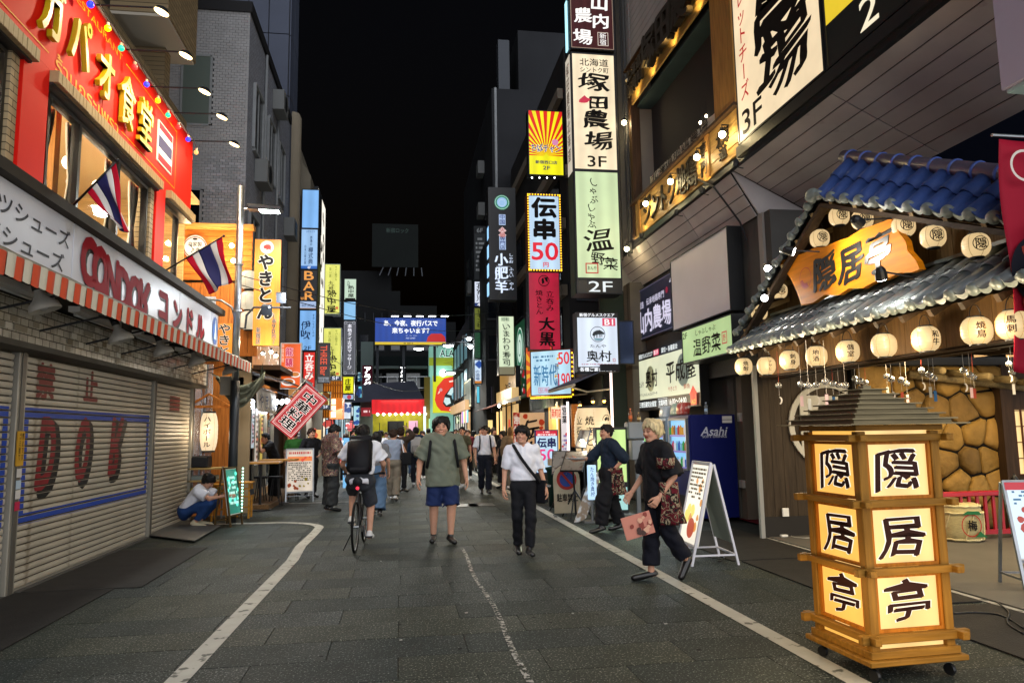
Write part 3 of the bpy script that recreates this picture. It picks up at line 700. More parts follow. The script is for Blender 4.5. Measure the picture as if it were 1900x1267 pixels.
# ================================================================ left: shoe shop with shutters
SHX=-4.0;SLATTED=[]
SHOP=thing('shoe_shop','closed shoe shop with painted grey roller shutters under a striped awning','shop',(-4.5,9,0))
SLAT=mat('shutter_slat','b4ac9c',.45,.12,nz=(1.5,.14),mix2=('6f614c',3.1,.64,.12),bump=(40,.08))
POST=mat('shutter_post','8f8b80',.45,.4,nz=(3,.15))
BLUE=mat('painted_blue','2745a0',.5);REDP=mat('painted_red','801820',.5,nz=(7,.2));SHD=mat('painted_black','101012',.5)
spans=[(3.2,8.42),(8.60,12.78),(12.92,15.05)]
LZ0,SLH,TOPZ=.03,.0745,2.5
for (a,c) in spans:
    sh=bx('shutter',mat('shutter_back','4b463c',.7),SHOP,SHX-.06,SHX-.035,a,c,0,TOPZ)
    bm_=MB();b_=bm_
    prof=[(0,-.012),(.006,0),(.03,.006),(.058,.004),(.064,-.012)]     # (z, out)
    z0=LZ0
    vs=[];fs=[]
    for q in (a+.02,c-.02):vs+=[(SHX+p[1],q,p[0]) for p in prof]
    k=len(prof)
    for i in range(k-1):fs.append((i,i+1,k+i+1,k+i))
    sl=MB().add(vs,[f[::-1] for f in fs]).build('slat',SLAT,sh,smooth=False)
    n=int((TOPZ-LZ0)/SLH)
    for i in range(n):
        o=sl if i==0 else inst(sl,'slat',sh,(0,0,0));o.location=(rnd.uniform(-.0015,.0015),0,LZ0+i*SLH-0)
    bx('bottom_bar',POST,sh,SHX-.04,SHX+.012,a+.02,c-.02,.0,LZ0)
for (a,c) in ((2.9,3.2),(8.42,8.60),(12.78,12.92),(15.05,15.2)):
    bx('post',POST,SHOP,SHX-.05,SHX+.05,a,c,0,TOPZ,bevel=.008)
    bx('guide_rail',mat('rail_dark','5e5a52',.5,.5),SHOP,SHX+.052,SHX+.06,a+.05,c-.05,0,TOPZ)
bx('curb',CONC,SHOP,-4.3,SHX+.07,2.5,15.2,-.02,.012)
# painted words follow the slats: drawn as strips with the grooves left out
def on_slats(T,name,m,parent,off=.0085):SLATTED.extend(T.each(name,m,parent,off))
def stripe(y0,y1,z0,z1,m,name='painted_stripe'):
    b=MB();i=0
    while LZ0+i*SLH<TOPZ:
        s0=LZ0+i*SLH+.006;s1=s0+.053;a,c=max(z0,s0),min(z1,s1)
        if c-a>.004:b.sheet((SHX+.0082,y0,a),(SHX+.0082,y1,a),(SHX+.0082,y1,c),(SHX+.0082,y0,c))
        i+=1
    return b.build(name,m,SHOP)
stripe(8.68,12.7,1.82,1.93,BLUE);stripe(8.68,8.78,.80,1.82,BLUE);stripe(12.6,12.7,.80,1.82,BLUE);stripe(8.68,12.7,.68,.80,BLUE)
stripe(3.3,8.35,1.82,1.93,BLUE);stripe(8.25,8.35,.80,1.82,BLUE);stripe(3.3,8.35,.68,.80,BLUE)
T=Txt((SHX,8.6,0),(0,1,0),(0,0,1),4.2,2.5);
for ch,px,py,w in (('D',88,845,.40),('O',154,838,.40),('R',216,832,.42)):
    p=onX(px,py,SHX);T.t(ch,(p.y-8.6)/4.2+.015,(p.z)/2.5-.012,w/4.2,.80/2.5*(-1 if ch=='R' else 1),bold=.20,skew=.12)
on_slats(T,'painted_shadow',SHD,SHOP,.0084)
T=Txt((SHX,8.6,0),(0,1,0),(0,0,1),4.2,2.5)
for ch,px,py,w in (('D',88,845,.36),('O',154,838,.36),('R',216,832,.38)):
    p=onX(px,py,SHX);T.t(ch,(p.y-8.6)/4.2-.01,(p.z)/2.5+.012,w/4.2,.76/2.5*(-1 if ch=='R' else 1),bold=.17,skew=.12)
on_slats(T,'lettering',REDP,SHOP,.0096)
T=Txt((SHX,8.6,0),(0,1,0),(0,0,1),4.2,2.5);RB=mat('painted_rust','7d3a33',.55)
for ch,px,py in (('禁',84,708),('止',168,718)):
    p=onX(px,py,SHX);T.c(ch,(p.y-8.6)/4.2,p.z/2.5,.46/4.2,.42/2.5,bold=.09)
on_slats(T,'lettering',RB,SHOP)
stripe(13.75,14.35,2.02,2.3,RB)
# notice on the post
p0=onX(18,862,-3.93);sign('notice','yellow paper notice with black writing stuck on the shutter post',(-3.93,8.43,p0.z-.02),(0,1,0),.15,.36,.006,mat('yellow_paper','c99a33',.7),mat('yp','b98a2b',.7),
     [('col',INK,[('ゴミ捨て',.3,.95,.3,.8),('禁止です',.7,.95,.3,.8)])],fw=0)
for i,(c,z) in enumerate((('c9c5c0',1.24),('b2c4d2',1.12),('cfcac6',1.02),('b82a4c',.90))):
    o=bx('sticker',mat('sticker%d'%i,c,.6),None,-3.931,-3.928,8.46,8.56,z-.045,z+.045)
    tag(o,('pale sticker topmost of four under the yellow notice','pale blue sticker on the shutter post','off white sticker just above the pink one','pink sticker lowest on the shutter post')[i],'sticker')
# beam with ceramic tiles above the shutters
MOS=mat('mosaic_tile','c4bdac',.22,nz=(7,.3),brick=(.16,.08,'5a5348',1));
bx('lintel',mat('lintel','57534b',.7,nz=(3,.2)),SHOP,-4.2,-3.72,2.5,15.2,2.5,2.56)
bx('tiled_beam',MOS,SHOP,-4.2,-3.75,2.5,15.2,2.56,2.98)
tb=MB();R=random.Random(3)
TL=[mat('glazed_tile%d'%i,c,.15) for i,c in enumerate(('c3bcae','9d9482','d8d2c4','857a66'))]
src=[MB().box(-3.75,-3.744,0,.13,0,.062).build('tile',m,SHOP,bevel=.003) for m in TL];first=[1]*4;n=0
for r_ in range(5):
    y=5.2+R.random()*.1
    while y<15.0:
        if R.random()<.38 and n<150:
            k=R.choice((0,0,1,1,2,3));o=src[k] if first[k] else inst(src[k],'tile',SHOP,(0,0,0));first[k]=0
            o.location=(R.uniform(0,.012),y,2.575+r_*.08);n+=1
        y+=.15*R.choice((1,1,2))
# soffit, awning
bx('soffit',mat('soffit','3a3833',.8),SHOP,-4.0,-3.4,2.5,15.0,3.02,3.06)
AW=thing('striped_awning','shabby awning with an orange and white striped valance over the shutters','awning',(-3.1,10,3))
AWT=mat('awning_top','6f695e',.8,nz=(2,.3));MB().grid(lambda u,v:(-3.4+.6*u,4.3+10.25*v,3.12-.17*u+.01*sin(v*60)),3,60).build('canopy',AWT,AW,thick=.012)
AO,AWW=mat('stripe_orange','b84a30',.75,nz=(3,.2)),mat('stripe_white','b9b3a2',.75,nz=(3,.2))
def flap(y0,y1):return MB().grid(lambda u,v:(-2.79+.012*sin(u*pi)-.01*v,y0+(y1-y0)*u,2.93-.165*v-.012*sin(u*pi)*v),3,2)
s1=flap(0,.124).build('stripe',AO,AW,smooth=True);s2=flap(0,.124).build('stripe',AWW,AW,smooth=True);f1=f2=True
for i in range(82):
    k=i%2;s_=(s1,s2)[k]
    if (f1,f2)[k]:
        o=s_
        if k==0:f1=False
        else:f2=False
    else:o=inst(s_,'stripe',AW,(0,0,0))
    o.location=(rnd.uniform(-.004,.004),4.3+i*.125+10*0,rnd.uniform(-.004,.004))
bx('rail',mat('awning_rail','807a6c',.5,.5),AW,-2.83,-2.79,4.3,14.55,2.925,2.95)
for i in range(9):MB().bar((-3.7,4.8+i*1.15,2.7),(-2.82,4.8+i*1.15,2.93),.02,.02).build('awning_arm',BLK,AW)
# fascia sign
FS=thing('shop_fascia','long grey shoe shop fascia lettered in red with dark shadows','sign',(-3.5,10,3.5))
FM=mat('fascia_sheet','c0c2ca',.4,nz=(1.2,.12),mix2=('8d8778',1.7,.66,.12))
for a,c in ((4.0,8.18),(8.2,12.0),(12.02,14.0),(14.02,14.5)):bx('fascia_panel',FM,FS,-3.6,-3.4,a,c,3.16,3.84,bevel=.004)
bx('top_ledge',mat('ledge','35312c',.7,nz=(4,.2)),FS,-3.9,-3.3,3.9,14.6,3.845,3.95);bx('bottom_trim',mat('trim_rust','5d5348',.6,.3),FS,-3.62,-3.385,4.0,14.52,3.11,3.155)
KT=mat('kana_grey','37373d',.5)
T=Txt((-3.4,4.0,3.16),(0,1,0),(0,0,1),4.0,.68);y1=onX(128,440,-3.4).y
T.c('スポーツシューズ',(y1-4.0-1.12)/4.0,.67,2.3/4.0,.30,bold=.03);T.c('メンズシューズ',(y1-4.0-1.15)/4.0,.28,2.15/4.0,.30,bold=.03);T.build('lettering',KT,FS)
def big(word,pts,m,d,ext,name,bold=.07):
    T=Txt((-3.4,0,0),(0,1,0),(0,0,1),1,1)
    for ch,px,py,w,h in pts:
        p=onX(px,py,-3.4);(T.t if ord(ch)<256 else T.c)(ch,p.y+d,p.z-d*.8,w,-h if ch=='R' else h,bold=bold,skew=-.03)
    return T.each(name,m,FS,.004 if d else .009)
cond=[('C',163,485,.36,.50),('O',185,502,.40,.50),('N',207,520,.36,.48),('D',228,538,.38,.48),('O',249,550,.42,.46),('R',267,556,.38,.44)]
kon=[('コ',302,565,.52,.52),('ン',328,583,.52,.50),('ド',350,596,.50,.48),('ル',371,606,.52,.46)]
for wd in (cond,kon):
    big('',wd,SHD,.05,0,'letter_shadow',.20 if wd is cond else .12);big('',wd,mat('fascia_red','820c1e',.7),0,0,'lettering',.19 if wd is cond else .11)
p=onX(391,610,-3.4);c=(-3.395,14.25,p.z)
MB().sheet(*[(c[0]+.004,c[1]+.2*cos(i*pi/16),c[2]+.26*sin(i*pi/16)) for i in range(32)]).build('emblem',mat('emblem_blue','2b5c9c',.4),FS)
MB().sheet(*[(c[0]+.008,c[1]+q[0],c[2]+q[1]) for q in ((-.10,-.16),(.1,-.16),(.05,-.02),(.02,.2),(-.02,.2),(-.05,-.02))]).build('emblem_mark',mat('emblem_pale','b6c3cc',.4),FS)
# bell lamps under the awning, switched off
bl=None
for i,(px,py) in enumerate([(79,562),(222,622),(301,648),(363,668),(424,686)]):
    p=onX(px,py,-3.15);lab=['unlit bell lamp nearest the street corner under the awning','unlit bell lamp over the rust painted shutter character','unlit bell lamp third along under the awning','unlit bell lamp second from the draped canvas','unlit bell lamp beside the draped canvas'][i]
    if i==0:
        bl=thing('bell_lamp',lab,'lamp',(0,0,0),'bell lamps under the striped awning');GR=mat('lamp_shade','a8a49a',.45,.1,nz=(8,.2))
        MB().lathe([(.035,.13),(.04,.08),(.075,.03),(.12,-.01),(.135,-.07),(.128,-.075),(.1,-.03),(.03,.0)],(0,0,0),20,ax=(-.35,-.1,1),cap=False).build('lamp_shade',GR,bl,smooth=True)
        MB().tube([(-.04,-.01,.1),(-.12,0,.2),(-.4,0,.24)],.02).build('arm',BLK,bl);MB().ball((.01,0,-.03),.045).build('bulb',mat('dead_bulb','8a8a86',.2),bl,smooth=True)
        MB().lathe([(.045,.12),(.045,.19)],(0,0,0),12,ax=(-.35,-.1,1)).build('socket',BLK,bl,smooth=True)
        bl.location=p
    else:copytree(bl,p,label=lab)
ft=None
for i,yy in enumerate([5.3,7.2,9.0,10.9,12.8]):
    if ft is None:
        ft=thing('tube_light','unlit fluorescent fitting under the awning before the first bell lamp','light fitting',(-3.45,yy,2.9),'unlit fluorescent fittings under the awning')
        bx('housing',WHITE,ft,-3.5,-3.38,yy-.6,yy+.6,2.93,2.99);MB().tube([(-3.44,yy-.58,2.9),(-3.44,yy+.58,2.9)],.016).build('tube',mat('tube_dead','a9aaa6',.3),ft,smooth=True)
    else:copytree(ft,(-3.45,yy,2.9),label='unlit fluorescent fitting under the awning just past the %s bell lamp'%['','first','second','third','fourth'][i])
# ================================================================ left: red Thai restaurant above
TX=-3.9
TH_=thing('thai_restaurant','red fronted upstairs restaurant with raised yellow letters and lit curtained windows','restaurant',(-4.5,9,4))
RED=mat('red_panel','c41408',.6,nz=(1.5,.06),spec=.12);
TANT=mat('tan_tile','8f7a58',.5,nz=(6,.25));BRK=mat('brick_trim','9a8768',.6,brick=(.2,.08,'3a2f22',1))
def rp(y0,y1,z0,z1,x0=-4.2,m=RED,nm='red_panel'):return bx(nm,m,TH_,x0,TX,y0,y1,z0,z1)
for a,c in ((2.5,6.6),(6.62,10.0),(10.02,14.22)):rp(a,c,5.70,7.12)
rp(8.0,8.56,3.96,5.698);rp(12.30,12.75,3.96,5.698);rp(2.5,5.0,3.96,5.698)
bx('cap_strip',mat('cap_strip','c8b9a8',.4,.4),TH_,-4.2,-3.885,2.5,14.22,7.123,7.16)
for y0,y1 in ((4.9,8.08),(8.56,12.3),(12.75,14.22)):            # lintel of upright tan tiles
    t0=MB().box(-4.1,-3.80,0,.086,5.56,5.698).build('tile',TANT,TH_,bevel=.004);k=0;y=y0
    while y<y1-.05:
        o=t0 if k==0 else inst(t0,'tile',TH_,(0,0,0));o.location=(rnd.uniform(-.003,.003),y,0);y+=.092;k+=1
    bx('lintel_bar',BLK,TH_,-4.1,-3.86,y0,y1,5.53,5.556)
for y0,y1 in ((7.82,7.98),(12.12,12.28)):bx('brick_strip',BRK,TH_,-4.2,-3.93,y0,y1,3.96,5.53)
FRM=mat('window_frame','2d2a26',.4,.6);GLS=mat('window_glass','ffffff',.03,trans=1.,spec=.5);MATS['window_glass'].node_tree.nodes['Principled BSDF'].inputs['IOR'].default_value=1.1
CUR=mat('curtain','ddd6c4',.8,nz=(4,.1));INW=wood('inner_wall','b89a64',ax=0)
def window(y0,y1,z0,z1,mull):
    w=MB();f=.05
    for a in (y0,y1-f):w.box(TX-.16,TX-.06,a,a+f,z0,z1)
    for z in (z0,z1-f):w.box(TX-.16,TX-.06,y0+f,y1-f,z,z+f)
    fr=w.build('window_frame',FRM,TH_)
    for m_ in mull:bx('mullion',FRM,fr,TX-.15,TX-.05,m_-.035,m_+.035,z0+f,z1-f)
    bx('pane',GLS,fr,TX-.115,TX-.109,y0+f,y1-f,z0+f,z1-f)
window(8.72,12.1,4.2,5.52,[9.55,10.85]);window(5.0,7.8,4.0,5.52,[6.4]);window(12.78,13.75,3.98,5.52,[])
bx('window_sill',FRM,TH_,TX-.16,-3.87,8.56,12.3,4.06,4.2)
rm=MB().box(-7.2,-7.15,4,15,3.96,6.2).box(-7.2,-4.2,4,4.05,3.96,6.2).box(-7.2,-4.2,14.95,15,3.96,6.2).build('inner_wall',INW,TH_)
bx('inner_floor',wood('inner_floor','5d4327',ax=0),TH_,-7.2,-4.0,2.5,15.2,3.9,3.955);bx('inner_ceiling',mat('inner_ceiling','c2a878',.8),TH_,-7.2,-4.0,2.5,15.2,6.2,6.28)
bx('pillar',wood('pillar_wood','8a5f30'),TH_,-4.6,-4.4,9.9,10.05,3.96,6.2);bx('menu_board',WHITE,TH_,-7.14,-7.1,9.2,10.2,4.9,5.5);bx('painting',mat('painting','7a2618',.6,mix2=('c9a23a',4,.5)),TH_,-7.14,-7.1,11.2,12.4,4.8,5.6)
def curtain(yc,w,z0,z1,tie):
    def fn(u,v):
        t=abs(v-tie);k=.32+.68*min(1,t*2.2)**.8
        y=yc+(u-.5)*w*k;return (-4.13+.02*sin(u*28)*(.4+k),y,z1-(z1-z0)*v)
    c=MB().grid(fn,30,14).build('curtain',CUR,TH_,smooth=True,thick=.004);MB().lathe([(.05*w/.5,-.03),(.06*w/.5,0),(.05*w/.5,.03)],(-4.13,yc,z1-(z1-z0)*tie),10).build('tieback',WHITE,c)
for yc,w in ((8.95,.5),(9.75,.42),(11.0,.42),(11.9,.36),(5.3,.5),(13.0,.3)):curtain(yc,w,4.22,5.5,.55)
for pk_,(x,y,z) in enumerate(((-5.2,9.1,5.2),(-5.6,10.6,5.5),(-5.3,11.6,4.9),(-5.2,6.2,5.4),(-5.5,13.2,5.3))):
    pl_=thing('pendant_lamp',['glowing pendant lamp in the nearer part of the wide curtained window','glowing pendant lamp behind the first flag','low glowing pendant lamp at the far end of the wide window','glowing pendant lamp in the window cut by the left photo edge','glowing pendant lamp in the narrow last window'][pk_],'lamp',(x,y,z),'pendant lamps inside the upstairs restaurant')
    MB().lathe([(.03,.1),(.16,-.02),(.15,-.03),(.02,.08)],(x,y,z),14).build('lamp_shade',mat('pendant_shade','d9c9a0',.5,emit=.5),pl_,smooth=True);MB().ball((x,y,z-.01),.05).build('bulb',lit('ffdca0',9),pl_,smooth=True);MB().tube([(x,y,z+.1),(x,y,6.2)],.006,5).build('cord',BLK,pl_)
    lamp('POINT',(x,y,z-.1),70,(1,.84,.58),.1)
    lamp('POINT',(-4.5,y,5.35),26,(1,.9,.68),.1)  # bare fill light added near the glass to brighten the curtains
# raised letters and print
YEL=mat('yellow_letter','a08a04',.4,nz=(3,.08));YP=mat('yellow_print','d08a14',.5)
T=Txt((TX,0,0),(0,1,0),(0,0,1),1,1)
for ch,y,z,w,h in (('ガ',8.40,6.33,.58,.78),('パ',9.13,6.36,.58,.76),('オ',9.93,6.32,.58,.76),('食',10.70,6.31,.58,.78),('堂',11.48,6.31,.60,.78)):T.c(ch,y,z,w,h,bold=.035,ext=.06)
T.each('raised_letter',YEL,TH_,.02)
T=Txt((TX,0,0),(0,1,0),(0,0,1),1,1);T.t('THAI FOOD RESTAURANT',9.0,6.90,3.2,.10,bold=.03);T.t('ร้านกระเพรา',9.62,5.86,1.9,.22,bold=.02);T.build('lettering',YP,TH_,off=.006)
b=MB();e=TX+.006
def ln(y0,y1,z0,z1):b.sheet((e,y0,z0),(e,y1,z0),(e,y1,z1),(e,y0,z1))
ln(4,8.5,5.86,5.875);ln(10.7,13.2,5.86,5.875);ln(10.75,13.2,6.89,6.905);ln(13.19,13.205,5.88,6.89);b.build('yellow_line',YP,TH_)
fy0,fy1,fz0,fz1=12.2,12.95,6.02,6.7
fp=bx('flag_plate',WHITE,TH_,TX,TX+.02,fy0,fy1,fz0,fz1)
FR,FB,FW=mat('flag_red','b0122a',.6),mat('flag_blue','2a2a55',.6),mat('flag_white','d5cfc6',.6)
for a,c,m_ in ((.03,.2,FR),(.2,.35,FW),(.35,.65,FB),(.65,.8,FW),(.8,.97,FR)):bx('flag_band',m_,fp,TX+.021,TX+.024,fy0+.03,fy1-.03,fz0+(fz1-fz0)*a,fz0+(fz1-fz0)*c)
# flags on poles
def flag(label,base,tip,w,ln_,seed,l2=.38):
    t=thing('flag',label,'flag',tuple(base),'Thai flags on black poles');MB().tube([base,tip],[.014,.010]).build('pole',BLK,t,smooth=True);MB().ball(tuple(tip),.022).build('finial',BLK,t,smooth=True)
    d=(Vector(tip)-Vector(base)).normalized();A=Vector(tip)-d*.03;B=Vector(tip)-d*(.03+w);k=0;fr=[0,1/6,1/3,2/3,5/6,1]
    for i,m_ in enumerate((FR,FW,FB,FW,FR)):
        def fn(u,v,i=i):
            q=fr[i]+(fr[i+1]-fr[i])*u;p=A+(B-A)*q;hang=v*(ln_+(l2-ln_)*q)
            return p+Vector(((.13+.21*q)*v+.03*sin(q*9+v*5+seed)*v,.05*sin(q*8+v*4+seed)*v+.04*v,-hang))
        MB().grid(fn,6,16).build('flag_band',m_,t,smooth=True,thick=.003)
flag('Thai flag hanging in front of the lit curtained window',onX(137,380,-3.42),onX(218,298,-2.92),.46,.74,1.)
p=onX(305,503,-3.42);q=onY(415,438,p.y-.1);flag('Thai flag hanging beside the grey street pole',p,q,.6,.66,2.6,.52)
# warm spotlights on arms
sp=None
for i,(px,py) in enumerate([(300,22),(345,103),(380,170),(412,217),(435,268)]):
    p=onX(px,py,-3.09);lab='warm spotlight on a long arm, %s above the red facade'%['highest in view','second of five','middle of five','fourth of five','nearest the grey pole'][i]
    if i==0:
        sp=thing('arm_spotlight',lab,'spotlight',(0,0,0),'spotlights lighting the red facade')
        MB().tube([(-.95,0,.03),(0.02,0,.05)],.012).build('arm',BLK,sp);MB().lathe([(.02,.07),(.07,.045),(.10,0),(.105,-.012)],(0,0,0),16,ax=(.35,0,1),cap=False).build('lamp_head',BLK,sp,smooth=True)
        MB().lathe([(0,-.02),(.09,-.016),(.092,.0)],(0,0,0),16,ax=(.35,0,1),cap=False).build('lens',lit('ffdc9c',5),sp,smooth=True);MB().box(-1.0,-.95,-.05,.05,-.03,.09).build('bracket',BLK,sp);sp.location=p
    else:copytree(sp,p,label=lab)
    lamp('SPOT',p+Vector((-.02,0,-.03)),150,(1,.80,.52),.07,(-.5,0,-1),150,.8)
# festoon bulbs
FC={'b':('2030ff','blue'),'y':('e8e000','yellow'),'g':('00c080','green'),'r':('e03030','red'),'o':('d89050','orange')}
fb=[(168,9,'b'),(200,53,'y'),(225,90,'g'),(250,125,'r'),(272,157,'b'),(293,187,'y'),(312,214,'g'),(331,236,'r'),(349,259,'b'),(364,283,'o')];wp=[]
for px,py,c in fb:
    p=onX(px,py,-3.74);
    t=thing('festoon_bulb','%s party bulb %s'%(FC[c][1],{168:'nearest the top of the photo on the festoon',200:'hanging between the topmost blue and the green one',225:'beside the end of the small yellow writing',250:'small and dim, third below the topmost blue',272:'above the raised kanji on the red board',293:'in the middle of the lower half of the string',312:'above the flag plate, mounted on the red edge',331:'small, fourth from the low end of the string',349:'close to the last bulb at the panel corner',364:'at the outer corner of the red board'}[px]),'bulb',tuple(p),'coloured bulbs along the red facade')
    MB().ball(tuple(p),.042,12,8).build('bulb',lit(FC[c][0],2.6 if c!='r' else 1.2),t,smooth=True);MB().lathe([(.022,.03),(.022,.075)],tuple(p),8).build('socket',mat('socket','b59d80',.5),t);wp.append(p+Vector((0,0,.10)))
W2=[]
for a,c in zip(wp,wp[1:]):W2+=[a,(a+c)/2+Vector((-.02,0,.09))]
o=MB().tube(W2+[wp[-1]],.006,5).build('festoon_cable',BLK,None);tag(o,'dark cable carrying the coloured party bulbs above the red facade','cable')
# ================================================================ left: buildings behind
BD=thing('brick_building','dark upper storeys with tan brick overhanging the red restaurant','building',(-6,8,7))
BT=mat('tan_brick','6f6048',.8,brick=(.24,.08,'3a3226',1));DG=mat('dark_glass','08090c',.08);GREY=mat('grey_wall','4b4d50',.75,nz=(1.2,.2))
bx('wall',BT,BD,-9,-3.72,11.9,13.55,8.35,16);bx('wall',BT,BD,-9,-4.02,2.5,14.2,7.17,7.5);bx('wall',mat('recess_wall','24231f',.8),BD,-9,-4.6,2.5,14.6,7.5,16)
bx('wall',BT,BD,-4.6,-4.05,12.9,13.2,7.5,8.34)
for yy in (5.0,7.2,9.4):
    f=bx('window',DG,BD,-4.6,-4.57,yy,yy+1.9,8.0,11);bx('frame',GREYP,f,-4.58,-4.55,yy+.9,yy+.97,8.0,11)
bx('overhang_soffit',mat('soffit_light','8b8478',.7),BD,-4.6,-3.74,11.9,13.5,8.30,8.348)
# brick block with its corner towards the street
BK=thing('corner_brick_building','four storey grey brick building with a lit lower corner behind the spotlights','building',(-5,19,0))
MORT=mat('mortar','26272a',.85);SB=mat('side_brick','7c7f88',.7,nz=(.8,.1),brick=(.125,.05,'2c2d33',1))
bx('wall',MORT,BK,-9.5,-3.4,16.32,22.4,0,11.0)
bx('side_wall',SB,BK,-3.398,-3.35,16.3,22.4,3.0,10.99);bx('parapet',mat('parapet','1c1c1e',.7),BK,-9.5,-3.3,16.25,22.45,11.0,11.25)
BRM=[mat('brick%d'%i,c,.65,nz=(5,.12)) for i,c in enumerate(('7f7f80','77787a','87878a'))]
bsrc=[MB().box(0,.115,16.296,16.32,0,.055).build('brick',m,BK) for m in BRM];bf=[1]*3;bm_=MB();cnt=0;r_=0;z=3.95
wins=[(-4.95,-4.28,4.9,6.85),(-4.72,-4.16,8.35,9.9)]
while z<11:
    x=-3.352-.115-(r_%2)*.0615
    bm_.box(-3.352-(r_%2)*.0615+.0065-0,-3.352,16.296,16.32,z,z+.055) if r_%2 else None
    while x>-5.6:
        if not any(a-.1<x<c+.0 and e-.03<z<g for a,c,e,g in wins):
            if cnt<290 and x>-4.25 and 5.2<z<7.6:
                k=rnd.randrange(3);o=bsrc[k] if bf[k] else inst(bsrc[k],'brick',BK,(0,0,0));bf[k]=0;o.location=(x,rnd.uniform(-.002,.001),z);cnt+=1
            else:bm_.box(x,x+.115,16.296,16.32,z,z+.055)
        x -= .123
    z+=.0625;r_+=1
tag(bm_.build('brickwork',BRM[0],BK),kind='stuff')
for a,c,e,g in wins:
    f=bx('window',DG if e<6 else mat('shutter_panel','4a534e',.6),BK,a,c,16.28,16.30,e,g);b=MB()
    for q in ((a-.05,a,e,g),(c,c+.05,e,g),(a,c,e-.05,e),(a,c,g,g+.05)):b.box(q[0],q[1],16.27,16.31,q[2],q[3])
    b.build('frame',GREYP,f)
for (y0,y1,z0,z1) in ((16.9,17.9,8.1,9.6),(18.7,19.7,8.1,9.6),(20.4,21.3,8.1,9.6),(16.7,17.7,4.9,6.5),(18.6,19.8,4.9,6.4),(20.4,21.4,4.9,6.3)):
    f=bx('window',DG,BK,-3.35,-3.33,y0,y1,z0,z1);b=MB();x0,x1=-3.36,-3.28
    for q in ((y0-.06,y0,z0,z1),(y1,y1+.06,z0,z1),(y0,y1,z0-.07,z0),(y0,y1,z1,z1+.06)):b.box(x0,x1,*q)
    b.build('window_frame',GREYP,f);bx('sill_bar',GREYP,f,-3.335,-3.31,(y0+y1)/2-.03,(y0+y1)/2+.03,z0,z1)
bx('lit_pane',lit('3f7fe0',.7),BK,-3.325,-3.318,19.0,19.3,5.0,6.3)
AC=mat('aircon','5c5e5e',.6)
for i,(y,z) in enumerate(((17.2,7.4),(19.3,10.1),(21.6,7.3))):
    u=bx('air_conditioner',AC,BK,-3.35,-3.05,y,y+.75,z,z+.55,bevel=.01);MB().lathe([(.2,0),(.2,.01)],(-3.05,y+.35,z+.28),16,ax=(1,0,0)).build('fan_grille',BLK,u)
for y in (18.2,20.1):MB().tube([(-3.31,y,4),(-3.31,y,11)],.035,8).build('downpipe',GREYP,BK,smooth=True)
# taller panelled tower behind
TWR=thing('panelled_tower','tall dark panelled tower rising behind the brick corner','building',(-5,25,0));TP=mat('tower_panel','3a3f4c',.6,nz=(.4,.2))
bx('wall',MORT,TWR,-12,-3.45,22.6,24.3,0,21.8)
for i in range(9):
    for j in range(7):bx('panel',TP,TWR,-3.44-(i+1)*.62,-3.45-i*.62-.02,22.55,22.59,8+j*2,9.97+j*2)
for i in range(2):
    for j in range(7):bx('panel',TP,TWR,-3.445,-3.41,22.62+i*.84,23.43+i*.84,8+j*2,9.97+j*2)
BG=thing('beige_column','beige rounded column rising beside the blue sign tower','column',(-3.6,23.5,0));MB().lathe([(.28,0),(.28,11.6),(.22,11.75),(0,11.8)],(-3.42,23.4,0),14).build('shaft',mat('beige_render','6d6557',.8,nz=(1,.15)),BG,smooth=True)
CURV=thing('curved_roof_building','narrow beige building with a curved roof edge behind the blue signs','building',(-4,26,0));bgm=mat('beige_wall','5d574c',.8,nz=(1,.2))
MB().prism([(-6,0),(-2.95,0),(-2.95,10.1),(-3.2,10.5),(-3.35,11.2),(-3.5,11.4),(-6,11.5)],(0,24.4,0),(1,0,0),(0,0,1),(0,5,0)).build('wall',bgm,CURV)
# ================================================================ yakiton restaurant
YK=thing('skewer_restaurant','small wooden skewer restaurant with glazed doors on the left of the street','restaurant',(-3.4,18,0))
OW=wood('orange_wood','a9662a',ax=0);OWv=wood('orange_wood_upright','9c5c26',ax=2);DW=wood('dark_wood','3c2a1c',ax=2)
b0=onY(335,520,15.8);b1=onY(470,430,15.8)
nb=8;hh=(b1.z-b0.z)/nb;s0=MB().box(b0.x-.7,b1.x,15.75,15.79,0,hh-.008).build('plank',OW,YK,bevel=.003)
for i in range(nb):o=s0 if i==0 else inst(s0,'plank',YK,(0,0,0));o.location=(0,rnd.uniform(-.003,.003),b0.z+i*hh)
bx('cornice',wood('cornice','c08a48',ax=0),YK,b0.x-.7,b1.x+.05,15.55,15.8,b1.z,b1.z+.09)
for i in range(9):o=bx('plank',OWv,YK,-4.62+i*.19,-4.62+i*.19+.182,15.74,15.78,3.2,b0.z-.06)
bx('back_wall',mat('interior_warm','8a7a60',.8,nz=(2,.2)),YK,-6,-3.1,16.2,16.28,0,5.2)
bx('vent_window',lit('c9d2d8',.55),YK,-4.35,-3.75,15.70,15.735,4.05,4.42)
draw(YK,(-4.35,15.70,4.05),(1,0,0),(0,0,1),.6,.37,[('t',INK,'ル',.7,.5,.3,.7)])
o1=onY(341,482,15.72);o2=onY(385,438,15.72)
ov=thing('oval_sign','white oval sign with a small pig above the flag','sign',tuple(o1));ow_,oh_=(o2.x-o1.x)/2,(o2.z-o1.z)/2;cc=(o1+o2)/2
b=MB();b.prism([(ow_*cos(i*pi/14),oh_*sin(i*pi/14)) for i in range(28)],cc,(1,0,0),(0,0,1),(0,-.05,0));b.build('plate',lit('fff6e6',.75),ov)
